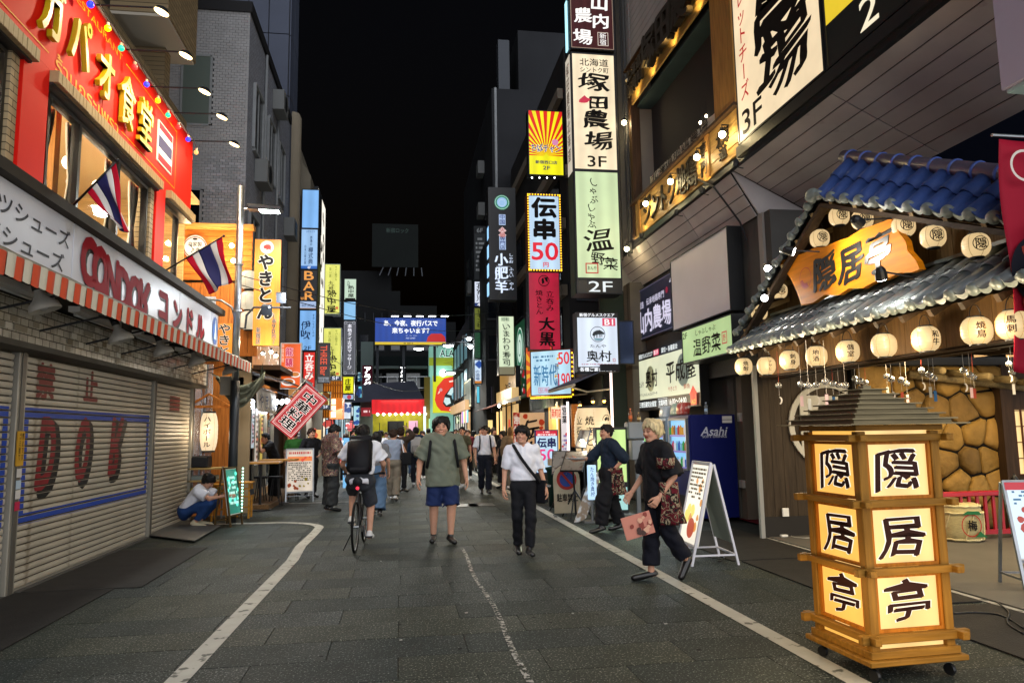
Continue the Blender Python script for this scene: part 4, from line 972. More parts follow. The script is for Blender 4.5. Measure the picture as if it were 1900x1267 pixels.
draw(ov,o1+Vector((0,-.05,0)),(1,0,0),(0,0,1),ow_*2,oh_*2,[('ring',mat('oval_rim','6b3a22',.5),.5,.5,ow_,.018),('c',INK,'自家製',.5,.62,.62,.2),('c',INK,'やき',.5,.38,.5,.24,{'bold':.04}),('disc',INK,.5,.83,.05,.022)])
for (px,py) in ((350,462),(430,456),(433,484)):
    p=onY(px,py,15.45);t=thing('bare_bulb',{350:'glowing bare bulb left of the white oval sign',430:'glowing bare bulb right of the oval sign, by the pole',433:'glowing bare bulb low beside the grey pole'}[px],'bulb',tuple(p));MB().ball(tuple(p),.05,12,8).build('bulb',lit('ffd890',22),t,smooth=True);MB().tube([p+Vector((0,0,.05)),p+Vector((0,.1,.1)),p+Vector((0,.28,.1))],.01,6).build('cord',BLK,t)
    lamp('POINT',p+Vector((0,-.1,0)),22,(1,.72,.40),.05)
# lower stall: door frames, posters, plastic curtain, lantern alcove
bx('alcove_wall',OWv,YK,-4.6,-3.35,15.9,15.95,0,3.15)
for i,yy in enumerate((16.3,17.35,18.4,19.45,20.5)):
    bx('door_post',mat('alu_frame','a49b88',.35,.7),YK,-3.42,-3.32,yy,yy+.08,.12,2.55)
    if i<4:
        fr=bx('door',mat('door_rail','b98b45',.4),YK,-3.40,-3.35,yy+.08,yy+1.05,.12,.3);bx('pane',GLS,fr,-3.38,-3.374,yy+.1,yy+1.05,.3,2.5)
bx('door_head',OW,YK,-3.45,-3.25,16.2,20.6,2.55,2.8);bx('inner_wall',mat('inner_glow','b08a55',.7,mix2=('6a3a1c',5,.5)),YK,-5.0,-4.95,16.3,21,0,2.8);bx('step',wood('step_wood','6b5236',ax=1),YK,-3.6,-2.75,16.6,21.5,-.02,.12,bevel=.01);bx('floor',CONC,YK,-5,-3.6,16.3,21,-.02,.125)
bx('ceiling',mat('inner_ceiling','c2a878',.8),YK,-5.0,-3.45,16.3,21,2.82,2.9)
for yy in (17.2,18.8,20.2):lamp('POINT',(-4.0,yy,2.3),45,(1,.82,.6),.15)
PC=['e9dfd0','d04a5a','e8a0b8','c7dce8','e6c85a','d96a30']
for i,(yy,z0,z1,w) in enumerate(((16.42,1.0,2.3,.42),(16.9,.9,2.4,.38),(17.5,1.3,2.3,.3),(17.95,.9,2.2,.32),(18.6,1.0,2.2,.3))):
    t=sign('poster',['poster printed in pink and red on the nearest glass door','tall poster with orange figures on the first glass door','narrow poster on the second glass door','pale poster low on the second glass door','poster on the third glass door'][i],(-3.312,yy,z0),(0,1,0),w,z1-z0,.006,lit(PC[(0,2,3,0,4)[i]],.7,.2,6),WHITE,[('blobs',lit(PC[(1,4,1,5,1)[i]],.6),16,.15,.1,.85,.9,.05,i),('lines',INK,.1,.1,.9,.9,9,i)],fw=0)
NO=thing('noren_curtain','white cloth door curtain with blue brush strokes over the glass doors','curtain',(-3.2,17,2.5));NM=mat('noren_cloth','d4d2cc',.8,nz=(4,.08))
for i in range(4):MB().grid(lambda u,v,i=i:(-3.05+.04*sin(u*7+i)*v+.03*v,16.5+i*.62+.6*u,2.62-.52*v),8,6).build('panel',NM,NO,smooth=True,thick=.004)
T=Txt((-2.98,16.5,2.1),(0,1,0),(0,0,1),2.4,.52);[T.c(c,.12+.25*i,.45,.2,.7,bold=.02) for i,c in enumerate('やきとん')];T.build('lettering',mat('noren_blue','33406e',.7),NO)
MB().tube([(-3.05,16.3,2.64),(-3.05,19.2,2.64)],.018).build('rod',OWv,NO)
for i,(px,py) in enumerate(((503,745),(513,746),(524,746),(533,744),(497,758),(491,763))):
    p=onY(px,py,19.0);t=thing('globe_bulb',['white globe bulb first from the noren in the top row','white globe bulb second in the top row','white globe bulb third in the top row','white globe bulb nearest the red diagonal banner','white globe bulb higher of two below the row','white globe bulb lowest, next to the noren'][i],'bulb',tuple(p),'white globe bulbs beside the noren');MB().ball(tuple(p),.065,12,8).build('bulb',lit('eef4ff',14),t,smooth=True);MB().tube([p+Vector((0,0,.06)),p+Vector((0,.05,.3))],.008,5).build('cord',BLK,t)
lamp('POINT',onY(510,752,18.9),60,(.9,.95,1),.2)
bx('eave',DW,YK,-3.35,-2.5,16.1,22,2.95,3.05);aw=MB().grid(lambda u,v:(-3.3+1.0*u,16.1+5.8*v,3.02-.32*u),2,6).build('awning',mat('brown_awning','4e3d30',.8,nz=(3,.2)),YK,thick=.02)
# hanging lantern in its little roofed niche
p0=onY(370,836,15.3);p1=onY(405,766,15.3)
def lantern(name,label,c,rx,rz,m,cat='lantern',group=None,text=None,tm=INK,n=24,dirn=(0,-1,0),shape=.62,ribs=9,top=.45,tsc=1.,hang=.12,textang=0.,parent=None):
    """paper lantern: ribbed shade, dark rims, hanging ring; text lies on the curved paper"""
    t=thing(name,label,cat,tuple(c),group)
    prof=[];K=ribs*4
    for i in range(K+1):
        a=i/K*2-1;r=rx*(max(0,1-abs(a)**2.6*(1-top**2)))**.5 if shape>.5 else rx*(top+(1-top)*cos(a*pi/2)**.7)
        prof.append((r*(1+.010*cos(i*pi/2)),a*rz))
    MB().lathe(prof,c,n).build('paper_shade',m,t,smooth=True)
    b=MB();rt=prof[-1][0]
    b.lathe([(rt*.98,rz-.004),(rt*1.04,rz+.0),(rt*1.04,rz+rz*.09),(rt*.5,rz+rz*.10)],c,n);b.build('rim',BLK,t);b=MB().lathe([(rt*.5,-rz-rz*.10),(rt*1.04,-rz-rz*.09),(rt*1.04,-rz),(rt*.98,-rz+.004)],c,n);b.build('rim',BLK,t,smooth=False)
    b=MB()
    for k in range(6):a=k*pi/3+.35;b.tube([Vector(c)+Vector((p[0]*1.004*cos(a),p[0]*1.004*sin(a),p[1])) for p in prof[::3]],.0022,4)
    b.build('seam',mat('lantern_seam','b08850',.7),t)
    if hang:MB().tube([Vector(c)+Vector((rt*.9*cos(a),rt*.9*sin(0),rz*1.08+hang*sin(a))) for a in [pi*i/8 for i in range(9)]],.004,5).build('wire',BLK,t)
    if text:
        for ch in text:_need((ch,.03,False))
        LANT.append((t,c,rx,rz,prof,text,tm,dirn,tsc))
    return t
LANT=[]
c=(p0+p1)/2;lantern('tall_lantern','tall cream paper lantern lettered in black katakana under a little wooden gable',c,(p1.x-p0.x)/2,(p1.z-p0.z)/2,lit('ffe2b8',.92,.12,5),text='ハイボール',top=.7,hang=.06)
lamp('POINT',c+Vector((0,-.35,0)),9,(1,.8,.55),.1)
AL=thing('lantern_gable','small wooden gable over the tall cream lantern','gable',tuple(onY(388,745,15.3)));g=onY(388,742,15.3)
b=MB();b.bar(g+Vector((0,0,.12)),g+Vector((-.42,0,-.14)),.09,.03).bar(g+Vector((0,0,.12)),g+Vector((.42,0,-.14)),.09,.03).bar(g+Vector((-.38,0,-.13)),g+Vector((.38,0,-.13)),.05,.05);b.build('rafter',OWv,AL)
PLC=mat('plastic_sheet','c8ccd4',.15,trans=.7,bump=(7,.8));o=MB().grid(lambda u,v:(-4.15+.5*u+.03*sin(u*30),15.4+.05*sin(u*13+v*3),3.0-2.6*v),24,8).build('plastic_curtain',PLC,None,smooth=True);tag(o,'clear plastic sheet hanging beside the shutter end','curtain')
# things under the lantern: shelf, crates, yellow racks, black bag
SHF=thing('shelf_unit','low shelf with pale trays below the tall lantern','shelf',(-3.9,15.2,0))
for z in (.95,.72,.5):bx('shelf',wood('shelf_wood','a58c5a',ax=0),SHF,-4.2,-3.35,15.05,15.5,z,z+.03)
for x in (-4.19,-3.38):bx('post',STEEL,SHF,x,x+.03,15.06,15.09,0,1.0);
bx('tray',mat('grey_tray','7f8a86',.5),SHF,-4.05,-3.5,15.1,15.4,.755,.83);bx('tray',mat('yellow_tray','b9a948',.5),SHF,-4.1,-3.45,15.1,15.4,.535,.6)
o=bx('black_crate',DARK,None,-4.1,-3.65,15.1,15.45,.99,1.2,bevel=.02);tag(o,'black crate on top of the shelf beside the tall lantern','crate')
for i,(x,yy) in enumerate(((-3.35,14.95),(-3.02,15.3))):
    st=thing('wooden_stool',['yellow wooden stool nearer the squatting boy','yellow wooden stool tucked behind the lit chalkboard'][i],'stool',(x,yy,0));w=wood('stool_wood','a8742a',ax=0)
    for a in (-.15,.12):
        for q in (-.15,.12):bx('leg',w,st,x+a,x+a+.035,yy+q,yy+q+.035,0,.66)
    bx('seat',w,st,x-.18,x+.18,yy-.18,yy+.18,.66,.69,bevel=.006)
    for z in (.2,.4,.55):bx('rung',w,st,x-.15,x+.15,yy-.14,yy-.12,z,z+.03)
# standing tables outside with black stools
for i,(x,yy) in enumerate(((-2.95,16.7),(-2.8,18.2))):
    t=thing('standing_table',['wooden topped table nearest the lit chalkboard','wooden topped table beside the waiter in black'][i],'table',(x,yy,0));bx('table_top',wood('table_wood','b98745',ax=0),t,x-.42,x+.42,yy-.3,yy+.3,.98,1.02,bevel=.008);MB().tube([(x,yy,.02),(x,yy,.98)],.03).build('stem',BLK,t);MB().lathe([(.25,0),(.25,.02),(.03,.04)],(x,yy,.0),16).build('foot',BLK,t)
for i,(x,yy) in enumerate(((-2.75,17.45),(-3.1,17.6),(-2.6,19))):
    t=thing('bar_stool',['black stool between the two wooden tables','black stool close against the glass doors','black stool beyond the second wooden table'][i],'stool',(x,yy,0));MB().lathe([(.15,.62),(.16,.64),(.15,.67)],(x,yy,0),14).build('seat',DARK,t)
    for a in range(4):MB().tube([(x+.08*cos(a*pi/2+.7),yy+.08*sin(a*pi/2+.7),.62),(x+.17*cos(a*pi/2+.7),yy+.17*sin(a*pi/2+.7),0)],.012,6).build('leg',BLK,t)
# draped canvas bundle at the shop end
DR=MB();DR.grid(lambda u,v:(-3.45+.85*u,14.75+.06*sin(v*20+u*5),2.72-.55*sin(pi*u)*(.35+.65*v)-.05*v+.02*sin(v*30)),20,14);o=DR.build('draped_canvas',mat('olive_canvas','6a6a58',.85,nz=(6,.15)),None,smooth=True,thick=.01);tag(o,'grey green canvas bundled and hanging in loops at the end of the awning','canvas')
o=bx('junction_box',mat('old_white','8d887c',.6),None,-3.35,-3.1,14.55,14.7,2.35,2.7,bevel=.01);tag(o,'old cream junction box behind the draped canvas','junction box')
# grey street pole with its lamp and side arms
PL=thing('street_pole','grey steel street pole with a lit street lamp at its top and side arms','street pole',(-3.04,14.4,0));PX,PY=-3.04,14.4
MB().tube([(PX,PY,0),(PX,PY,2.6)],.085,14).build('lower_shaft',mat('pole_dark','23262a',.5,.3),PL,smooth=True);MB().tube([(PX,PY,2.6),(PX,PY,6.35)],.065,14).build('shaft',STEEL,PL,smooth=True)
lp_=onY(492,390,PY);MB().tube([(PX,PY,lp_.z),(PX+.25,PY,lp_.z+.03)],.03).build('arm',STEEL,PL)
lh=MB().obox((lp_.x,PY,lp_.z+.03),(.33,0,-.01),(0,.14,0),(0,0,.05)).build('lamp_head',mat('lamp_head_grey','3a3c3e',.4,.5),PL,bevel=.03);MB().sheet((lp_.x-.1,PY-.11,lp_.z-.024),(lp_.x-.1,PY+.11,lp_.z-.024),(lp_.x+.26,PY+.11,lp_.z-.034),(lp_.x+.26,PY-.11,lp_.z-.034)).build('lens',lit('f4fff4',30),lh)
lamp('SPOT',(lp_.x+.08,PY,lp_.z-.08),420,(.93,1,.95),.15,(0.15,-.25,-1),165,.9)
ar=onY(455,575,PY);fl=onY(520,558,PY)
MB().tube([(PX,PY,ar.z-.35),(PX+.15,PY,ar.z-.35),(PX+.17,PY,ar.z-.1),(PX+.3,PY,ar.z+.05),(fl.x+.2,PY,ar.z+.05)],.022).build('flood_arm',BLK,PL);MB().tube([(PX,PY,ar.z-.3),(PX-.1,PY,ar.z+.05),(PX-.3,PY,ar.z+.18),(PX-.8,PY,ar.z+.2)],.022).build('side_arm',STEEL,PL)
for k,(px,py) in enumerate(((522,552),(495,575))):
    q=onY(px,py,PY-.02);b=MB().obox(q,(.09,0,0),(0,.04,.02),(0,-.02,.09)).build('floodlight',DARK,PL);MB().ball(tuple(q+Vector((.05,-.06,.04))),.035 if k==0 else .02).build('lens',lit('dff0ff',40 if k==0 else 2),b,smooth=True)
lamp('POINT',onY(524,555,PY-.3),60,(.85,.93,1),.05)
for i in range(3):MB().lathe([(.09,0),(.09,.03)],(PX,PY,3.0+i*.9),12).build('clamp',STEEL,PL)
# power lines
for i,(a,c,lab) in enumerate((((-3.0,14.4,4.6),(4.4,28,6.3),'upper thin wire crossing the street above the signs'),((-3.0,14.4,4.42),(4.3,30,5.9),'lower thin wire crossing the street from the grey pole'),((-2.2,22,3.9),(1.5,44,4.1),'thin wire sagging towards the far red awning'))):
    A,C_=Vector(a),Vector(c);o=MB().tube([A.lerp(C_,t/12)-Vector((0,0,.5*sin(pi*t/12))) for t in range(13)],.009,5).build('power_line',BLK,None);tag(o,lab,'wire')
# wooden yakiton sign
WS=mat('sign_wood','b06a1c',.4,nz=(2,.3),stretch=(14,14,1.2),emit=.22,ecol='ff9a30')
WB=lit('fff2dc',.85);
t=psign('skewer_sign','tall wooden sign with a red pig and black outlined hiragana',468,445,522,641,15.1,.16,WS,mat('sign_edge','4a3a24',.5),[
    ('disc',WB,.46,.925,.135),('polys',lit('e0301a',.8),[[(.33,.925),(.36,.94),(.40,.945),(.45,.95),(.55,.95),(.60,.94),(.62,.925),(.61,.91),(.60,.895),(.575,.895),(.57,.905),(.50,.905),(.47,.895),(.445,.895),(.44,.91),(.38,.91),(.35,.915)]]),
    ('col',WB,'やきとん',.44,.86,.62,.62,{'bold':.17}),('col',INK,'やきとん',.44,.86,.62,.62,{'bold':.09}),
    ('col',WB,[('新宿店',.22,.17,.17,.16,{'bold':.09}),('1串90円〜',.8,.30,.16,.29,{'bold':.09})]),('col',INK,[('新宿店',.22,.17,.17,.16,{'bold':.03}),('1串90円〜',.8,.30,.16,.29,{'bold':.03})])],fw=.0)
t=psign('skewer_sign','small wooden sign with white hiragana half hidden behind the fascia end',400,600,432,662,15.2,.1,WS,DW,[('col',WB,'やきと',.5,1,.8,1,{'bold':.10}),('col',INK,'やきと',.5,1,.8,1,{'bold':.04})],fw=0)
p=onY(488,655,15.0);t=thing('clip_lamp','small clip lamp glowing just under the wooden skewer sign','lamp',tuple(p));MB().ball(tuple(p),.035).build('bulb',lit('fff0d8',30),t,smooth=True);MB().lathe([(.03,.04),(.05,0),(.06,-.03)],p,10,ax=(0,.5,1),cap=False).build('shade',BLK,t);lamp('POINT',p+Vector((0,-.25,-.05)),20,(1,.8,.55),.05)
for i,(px,py,lab) in enumerate(((462,520,'white round lantern highest of three behind the grey pole'),(462,558,'white round lantern middle of three behind the grey pole'),(462,595,'white round lantern lowest of three behind the grey pole'))):
    lantern('round_lantern',lab,onY(px,py,15.6),.20,.19,lit('fff0d0',.75,.1,5),group='lanterns behind the grey pole')
# lit menu wall below the wooden sign, 2nd floor canopy boards
t=sign('menu_wall','glowing wall of hanging menu strips under the wooden skewer sign',(-3.05,15.9,2.95),(0,1,0),3.6,1.0,.08,lit('c98a50',.8,.35,4),DW,[('blobs',lit('fff0e0',1.2),22,.05,.1,.95,.9,.07,3),('blobs',lit('c04030',.7),18,.05,.1,.95,.9,.06,5)])
def bulbs(pts,lab,c='ffe0a0',s=20,r=.04,grp=None):
    for i,p in enumerate(pts):
        t=thing('bulb',lab,'bulb',tuple(p),grp);MB().ball(tuple(p),r,10,6).build('bulb',lit(c,s),t,smooth=True);MB().lathe([(r*.5,r*.8),(r*.5,r*2)],p,6).build('socket',BLK,t)
bulbs([onY(x,y,15.7) for x,y in ((503,653),(512,660))],'warm bulb in the pair beneath the foot of the wooden sign',grp='pair of bulbs under the wooden sign')
t=psign('food_sign','orange sign with bowls of food and pink kanji above the diagonal banner',519,636,560,721,18.0,.12,lit('f06018',.85,.15,3),WHITE,[('c',lit('ffd8e0',1.),'龍',.42,.80,.36,.2,{'bold':.12}),('c',lit('d01050',.8),'龍',.42,.80,.36,.2,{'bold':.05}),('c',lit('ffd8e0',1.),'驤',.42,.57,.36,.2,{'bold':.12}),('c',lit('d01050',.8),'驤',.42,.57,.36,.2,{'bold':.05}),
    ('disc',lit('f4f0ea',.9),.35,.36,.11,.07),('disc',lit('c84818',.7),.35,.37,.08,.045),('disc',lit('f4f0ea',.9),.72,.30,.12,.07),('disc',lit('d88030',.8),.72,.31,.09,.05),('disc',lit('f4f0ea',.9),.4,.14,.16,.09),('disc',lit('c86820',.8),.4,.15,.12,.06),('col',lit('ffe8d0',.8),'中国料理',.12,.97,.12,.4)])
DB=thing('diagonal_banner','red banner tilted diagonally with outlined Chinese food kanji','banner',tuple(onY(557,762,15.5)))
def mk_diag():
    A,B_,C_=onY(501,783,15.5),onY(540,815,15.5),onY(607,742,15.5)   # bottom-left, bottom-right, top-right corner
    u=(B_-A);v=(C_-B_);w,hgt=u.length,v.length;u.normalize();v=v.normalized()
    sign('diagonal_banner','',A,u,w,hgt,.02,lit('b8101c',.85,.06,3),RED,[('box',lit('f0e0d8',.8),.05,.03,.95,.97,.012),('box',lit('f0e0d8',.8),.10,.06,.90,.94,.006),('col',lit('fff4ec',1.),'中華料理',.5,.91,.62,.82,{'bold':.13}),('col',INK,'中華料理',.5,.91,.62,.82,{'bold':.055})],fw=0,v=v,parent=DB)
    MB().tube([A-u*.05,A+v*(hgt+.25)-u*.05],.012).build('pole',STEEL,DB);MB().tube([A+v*(hgt+.02)-u*.05,A+v*(hgt+.02)+u*(w+.1)],.01).build('arm',STEEL,DB)
mk_diag()
# tower of blue signs
YT=24.0
LB=lit('7fb8f4',.85,.06,1.5);LB2=lit('9cc4f0',.9,.08,2)
psign('tower_sign','plain pale blue sign at the top of its tower, under the beige column',559,352,593,424,YT,.8,LB,DARK,group='left blue sign tower')
psign('tower_sign','pale blue sign with small dark kanji, directly under the plain blue one',557,425,591,500,YT,.8,LB2,DARK,[('rect',lit('2a6ac0',.8),0.04,.01,.96,.09),('t',lit('ffffff',.9),'4F',.5,.05,.2,.06),('col',mat('navyprint','24406e',.5),[('欅式典',.58,.55,.28,.42),('葬儀の',.6,.82,.13,.24),('白木川葬式典',.27,.6,.12,.48)]),('t',mat('navyprint2','1c5aa8',.5),'メデスゴフ',.55,.93,.5,.05)],group='left blue sign tower')
psign('tower_sign','black sign with orange BAR letters',556,500,590,558,YT,.8,lit('15161c',.4),DARK,[('t',lit('f0a048',.95),[('B',.5,.80,.52,.27,{'bold':.05}),('A',.5,.47,.6,.27,{'bold':.05}),('R',.55,.15,.52,.27,{'bold':.05}),('3F',.14,.06,.22,.10)])],group='left blue sign tower')
psign('tower_sign','low pale sign with tiny lettering under the BAR sign',555,558,588,574,YT,.8,lit('b0c8ee',.8),DARK,[('t',mat('navyprint3','4a6aa0',.5),'BAR CREAM',.5,.45,.7,.3),('rect',lit('e0a060',.6),.02,.02,.98,.15)],group='left blue sign tower')
psign('tower_sign','blue sign with two large brushed kanji, 2F at its foot',554,575,588,651,YT,.8,LB,DARK,[('col',mat('navyprint','24406e',.5),'伊吹',.38,.74,.56,.46,{'bold':.04,'wob':.1}),('t',mat('navyprint','24406e',.5),'2F',.5,.07,.42,.09),('col',mat('navyprint','24406e',.5),'すきしゃぶしゃぶ',.82,.9,.14,.56)],group='left blue sign tower')
psign('tower_sign','red sign with white standing bar characters below the blue tower',561,652,586,736,23.5,.7,lit('e02818',.9,.06,2),DARK,[('col',lit('fff0e8',1.),'立呑み',.5,.95,.72,.58,{'bold':.06}),('blobs',lit('fff0e8',.9),5,.2,.05,.8,.3,.04,2)])
q_=psign('tower_sign','black hanging sign with orange THREE BAR letters turned sideways',588,636,613,711,19.0,.05,lit('0c0c10',.3),BLK,[('rect',lit('8a929c',.6),.02,.0,.98,.15),('t',lit('1a1c20',.4),'B1F Bar',.5,.075,.8,.09,{'bold':.03})])
T=Txt(onY(588,711,18.98),(1,0,0),(0,0,1),1,1);sW=onY(613,636,18.98)-onY(588,711,18.98);T.t('THREE Bar',sW.x*.5,sW.z*.56,sW.z*.74,sW.x*.5,bold=.04,rot=-pi/2);T.build('lettering',lit('e04818',.9),q_,off=.02)
t=sign('side_sign','tall white sign seen edge on beside the yellow signs',(onY(594,500,26).x,24.9,4.0),(0,1,0),2.6,5.9,.12,lit('fff8e8',1.1),DARK,[('blobs',INK,26,.1,.05,.9,.95,.2,8)])
YE=lit('e0e068',.9,.14,3);YI=mat('green_ink','6d7d20',.6)
def nechu(lab,a,Y,extra=()):
    psign('yellow_sign',lab,*a,Y,.35,YE,mat('chrome_edge','6a7468',.3,.6),[('col',INK,[('九州',.42,.66,.34,.2,{'bold':.02,'wob':.12}),('熱中屋',.46,.49,.6,.46,{'bold':.045,'wob':.12})]),('col',YI,[('サバと餃子の',.72,.96,.14,.3),('旨い店',.36,.93,.15,.2)]),('rect',lit('e07030',.8),.72,.10,.88,.15)]+list(extra))
nechu('higher of two yellow signs with brushed kanji',(601,490,632,583),26.0)
nechu('lower yellow sign with brushed kanji, 5F at its foot',(598,608,634,706),24.5,[('rect',lit('1c2a50',.6),.02,.0,.98,.085),('t',lit('f0f4ff',1.),'5F',.7,.045,.36,.06)])
YM=29.0
psign('tower_sign','pale green sign with small brushed kanji on top of its tower',638,517,662,557,YM,.5,lit('c8e0c8',.85),DARK,[('col',INK,[('九州',.35,.9,.25,.25),('熱中屋',.55,.68,.5,.55,{'bold':.04})]),('rect',INK,.1,.02,.9,.1)],group='tower with the massage sign')
psign('tower_sign','plain pale blue sign between the small green sign and the grey massage sign',637,559,661,594,YM,.5,lit('88c0ec',.9),DARK,group='tower with the massage sign')
psign('tower_sign','tall grey massage sign with a white column of characters and scrolled corners',636,595,661,696,YM,.5,lit('5c5f6a',.6),DARK,[('col',lit('f4f4ff',1.),'本格タイ古式マッサージ',.5,.94,.36,.84,{'bold':.03}),('box',lit('b8bcc8',.6),.06,.02,.94,.98,.012),('ring',lit('b8bcc8',.7),.18,.96,.06,.015),('ring',lit('b8bcc8',.7),.82,.96,.06,.015),('ring',lit('b8bcc8',.7),.18,.04,.06,.015),('ring',lit('b8bcc8',.7),.82,.04,.06,.015)],group='tower with the massage sign')
psign('yellow_sign','bright yellow sign with two black kanji beside the orange lattice front',634,698,657,731,28.5,.4,lit('ecec10',.95),DARK,[('col',INK,'庄屋',.5,.88,.5,.7,{'bold':.06}),('lines',mat('redprint','a04020',.6),.1,.02,.9,.12,2,3)])
psign('small_sign','pale blue panel with a red strip below the yellow sign',634,731,657,742,28.5,.4,lit('a8c4e4',.8),DARK,[('disc',lit('d04060',.7),.6,.5,.08)])
# orange lattice front
OL=thing('lattice_front','orange timber lattice shopfront lit from inside, below the yellow signs','shop front',(-3,27,0));a=onY(600,775,27);c=onY(636,700,27)
bx('glow_panel',lit('f09020',.8,.3,2),OL,a.x,c.x,27.0,27.1,a.z,c.z)
for i in range(9):bx('slat',OWv,OL,a.x+i*(c.x-a.x)/8-.02,a.x+i*(c.x-a.x)/8+.025,26.9,26.98,a.z,c.z)
for i in range(6):bx('rail',OW,OL,a.x,c.x,26.86,26.9,a.z+i*(c.z-a.z)/5-.02,a.z+i*(c.z-a.z)/5+.02)
b2=onY(612,777,25.5);c2_=onY(635,738,25.5);bx('lamp_box',lit('e07810',.9),OL,b2.x,c2_.x,25.5,26.5,b2.z,c2_.z)
for i in range(3):
    q=onY(619,745+i*12,25.48);MB().obox(q,(.07,0,0),(0,.01,0),(0,0,.09)).build('lamp',lit('ffe8b0',2.5),OL,bevel=.005)
psign('window_sign','pale sign with dark strip partly behind the diagonal banner',585,726,613,760,22.0,.2,lit('e8e8a0',.9),DARK,[('rect',lit('203050',.5),.05,.05,.95,.25),('t',lit('f0f4ff',1.),'5F',.7,.15,.3,.14),('blobs',mat('food_print','9a5a20',.6),5,.1,.4,.9,.9,.1,6)])
# ================================================================ far end of the street
def block(name,label,x0,x1,y0,y1,z1,col,cat='building',wins=None,z0=0,m=None):
    t=thing(name,label,cat,((x0+x1)/2,y0,z0));bx('wall',m or mat('wall_'+col,col,.8,nz=(.5,.25)),t,x0,x1,y0,y1,z0,z1);return t
WG=mat('night_glass','0c1016',.12);FRG=mat('frame_grey','34373c',.5)
def winrow(t,face,a0,a1,n,zs,h,w=.7,m=None,fr=True):
    """windows on a face: face = ('y', value) or ('x', value, outward sign)"""
    for z in zs:
        for i in range(n):
            c=a0+(a1-a0)*(i+.5)/n;mm=m or WG
            if face[0]=='y':f=bx('window',mm,t,c-w/2,c+w/2,face[1]-.02,face[1]+.05,z,z+h);fr and bx('frame',FRG,f,c-w/2-.05,c+w/2+.05,face[1]-.05,face[1]-.022,z-.08,z-.02)
            else:
                x=face[1];s_=face[2];f=bx('window',mm,t,min(x,x+s_*.03),max(x,x+s_*.03),c-w/2,c+w/2,z,z+h);fr and bx('frame',FRG,f,min(x,x+s_*.07),max(x,x+s_*.07),c-w/2-.05,c+w/2+.05,z-.08,z-.02)
t=block('left_far_building','dim building on the left carrying the yellow and grey signs',-9,-3.6,26.6,34,9.5,'121417');winrow(t,('x',-3.6,1),27,33.5,3,(4.4,6.8),1.3,1.2)
t=block('left_far_building','low dark building beyond the orange lattice shopfront',-10,-3.4,34.2,42,7.5,'0f1215');winrow(t,('x',-3.4,1),35,41,3,(3.2,5.2),1.2,1.2,lit('6ea8c8',.35))
# green-grey dark block with the dark billboard
t=block('far_tower','dark office block far behind carrying an unlit billboard',-9,-1.0,80,95,19,'090a0b');winrow(t,('y',80),-8.5,-1.5,6,(8,11,14),1.6,.9)
t=block('far_tower','stepped dark rooftop building behind the blue billboard',-6.5,4.5,60,75,10.5,'0a0c0d');
bx('penthouse',mat('wall_0a0c0d','0a0c0d'),t,-4.5,0,62,70,10.5,13.4);bx('penthouse',mat('wall_0a0c0d','0a0c0d'),t,-1,3,61,66,10.5,12);winrow(t,('y',60),-6,4,8,(5.5,8.2),1.2,.7)
for i in range(7):MB().tube([(-4.3+i*.7,61.9,10.5),(-4.3+i*.7,61.9,11.5)],.03,5).build('railing_post',FRG,t)
a=onY(690,495,78);c=onY(776,417,78);tt=thing('dark_billboard','large unlit dark green billboard high above the far end','billboard',tuple(a));bx('panel',mat('dark_bill','050908',.8,nz=(.3,.3)),tt,a.x,c.x,78,78.3,a.z,c.z)
draw(tt,(a.x,78,a.z),(1,0,0),(0,0,1),c.x-a.x,c.z-a.z,[('t',mat('dim_print','26342f',.6),[('新宿ロック',.5,.85,.5,.12),('NIGHT MARKET',.45,.55,.6,.08)])] if 0 else [('c',mat('dim_print','26342f',.6),'新宿ロック',.55,.85,.5,.12)])
for i in range(6):MB().bar((a.x+1+i*.9-.2,78.1,a.z-.9),(a.x+1.2+i*.8,78.1,a.z),.1,.1).build('strut',FRG,tt)
# long dark building across the end (behind everything at street level)
t=block('end_building','wide grey green building closing the far end above the red awning',-6.0,1.72,47.2,56,6.4,'12191a')
winrow(t,('y',47.2),-2.2,1.4,3,(3.9,),1.4,.9,mat('teal_glass','15262a',.1))
for z in (4.3,5.0):bx('balcony_rail',STEEL,t,-1.5,1.7,46.4,46.45,z,z+.06)
for i in range(6):bx('balcony_post',STEEL,t,-1.4+i*.6,-1.36+i*.6,46.4,46.45,3.9,5.0)
bx('stair_slab',mat('concrete_pale','5a6664',.8),t,-1.6,1.7,46.4,47.2,5.55,5.7)
bx('column',mat('concrete_pale','3a4645',.8),t,-2.4,-1.65,46.3,47.2,0,7.2)
# illuminated katakana uprights
for (x0,x1,txt,lab,red) in ((672,691,'アラジン','white katakana in a column on a dark red strip at the far end',1),(740,754,'アラジン','white katakana hanging in a column in front of the balcony',0)):
    psign('neon_column',lab,x0,678,x1,736,45.8,.15,mat('maroon' if red else 'dark_strip','5a1428' if red else '101418',.6),DARK,[('col',lit('ffffff',3.2),txt,.5,.98,.72,.96,{'bold':.07})],fw=0)
psign('shop_sign','small dark red sign with white letters left of the red awning',670,756,688,772,45.2,.2,lit('a01020',.6),DARK,[('t',lit('ffd8d8',1.),'KARAOKE',.5,.5,.8,.5)] if 0 else [('lines',lit('ffd8d8',1.),.1,.3,.9,.8,1,2)],fw=0)
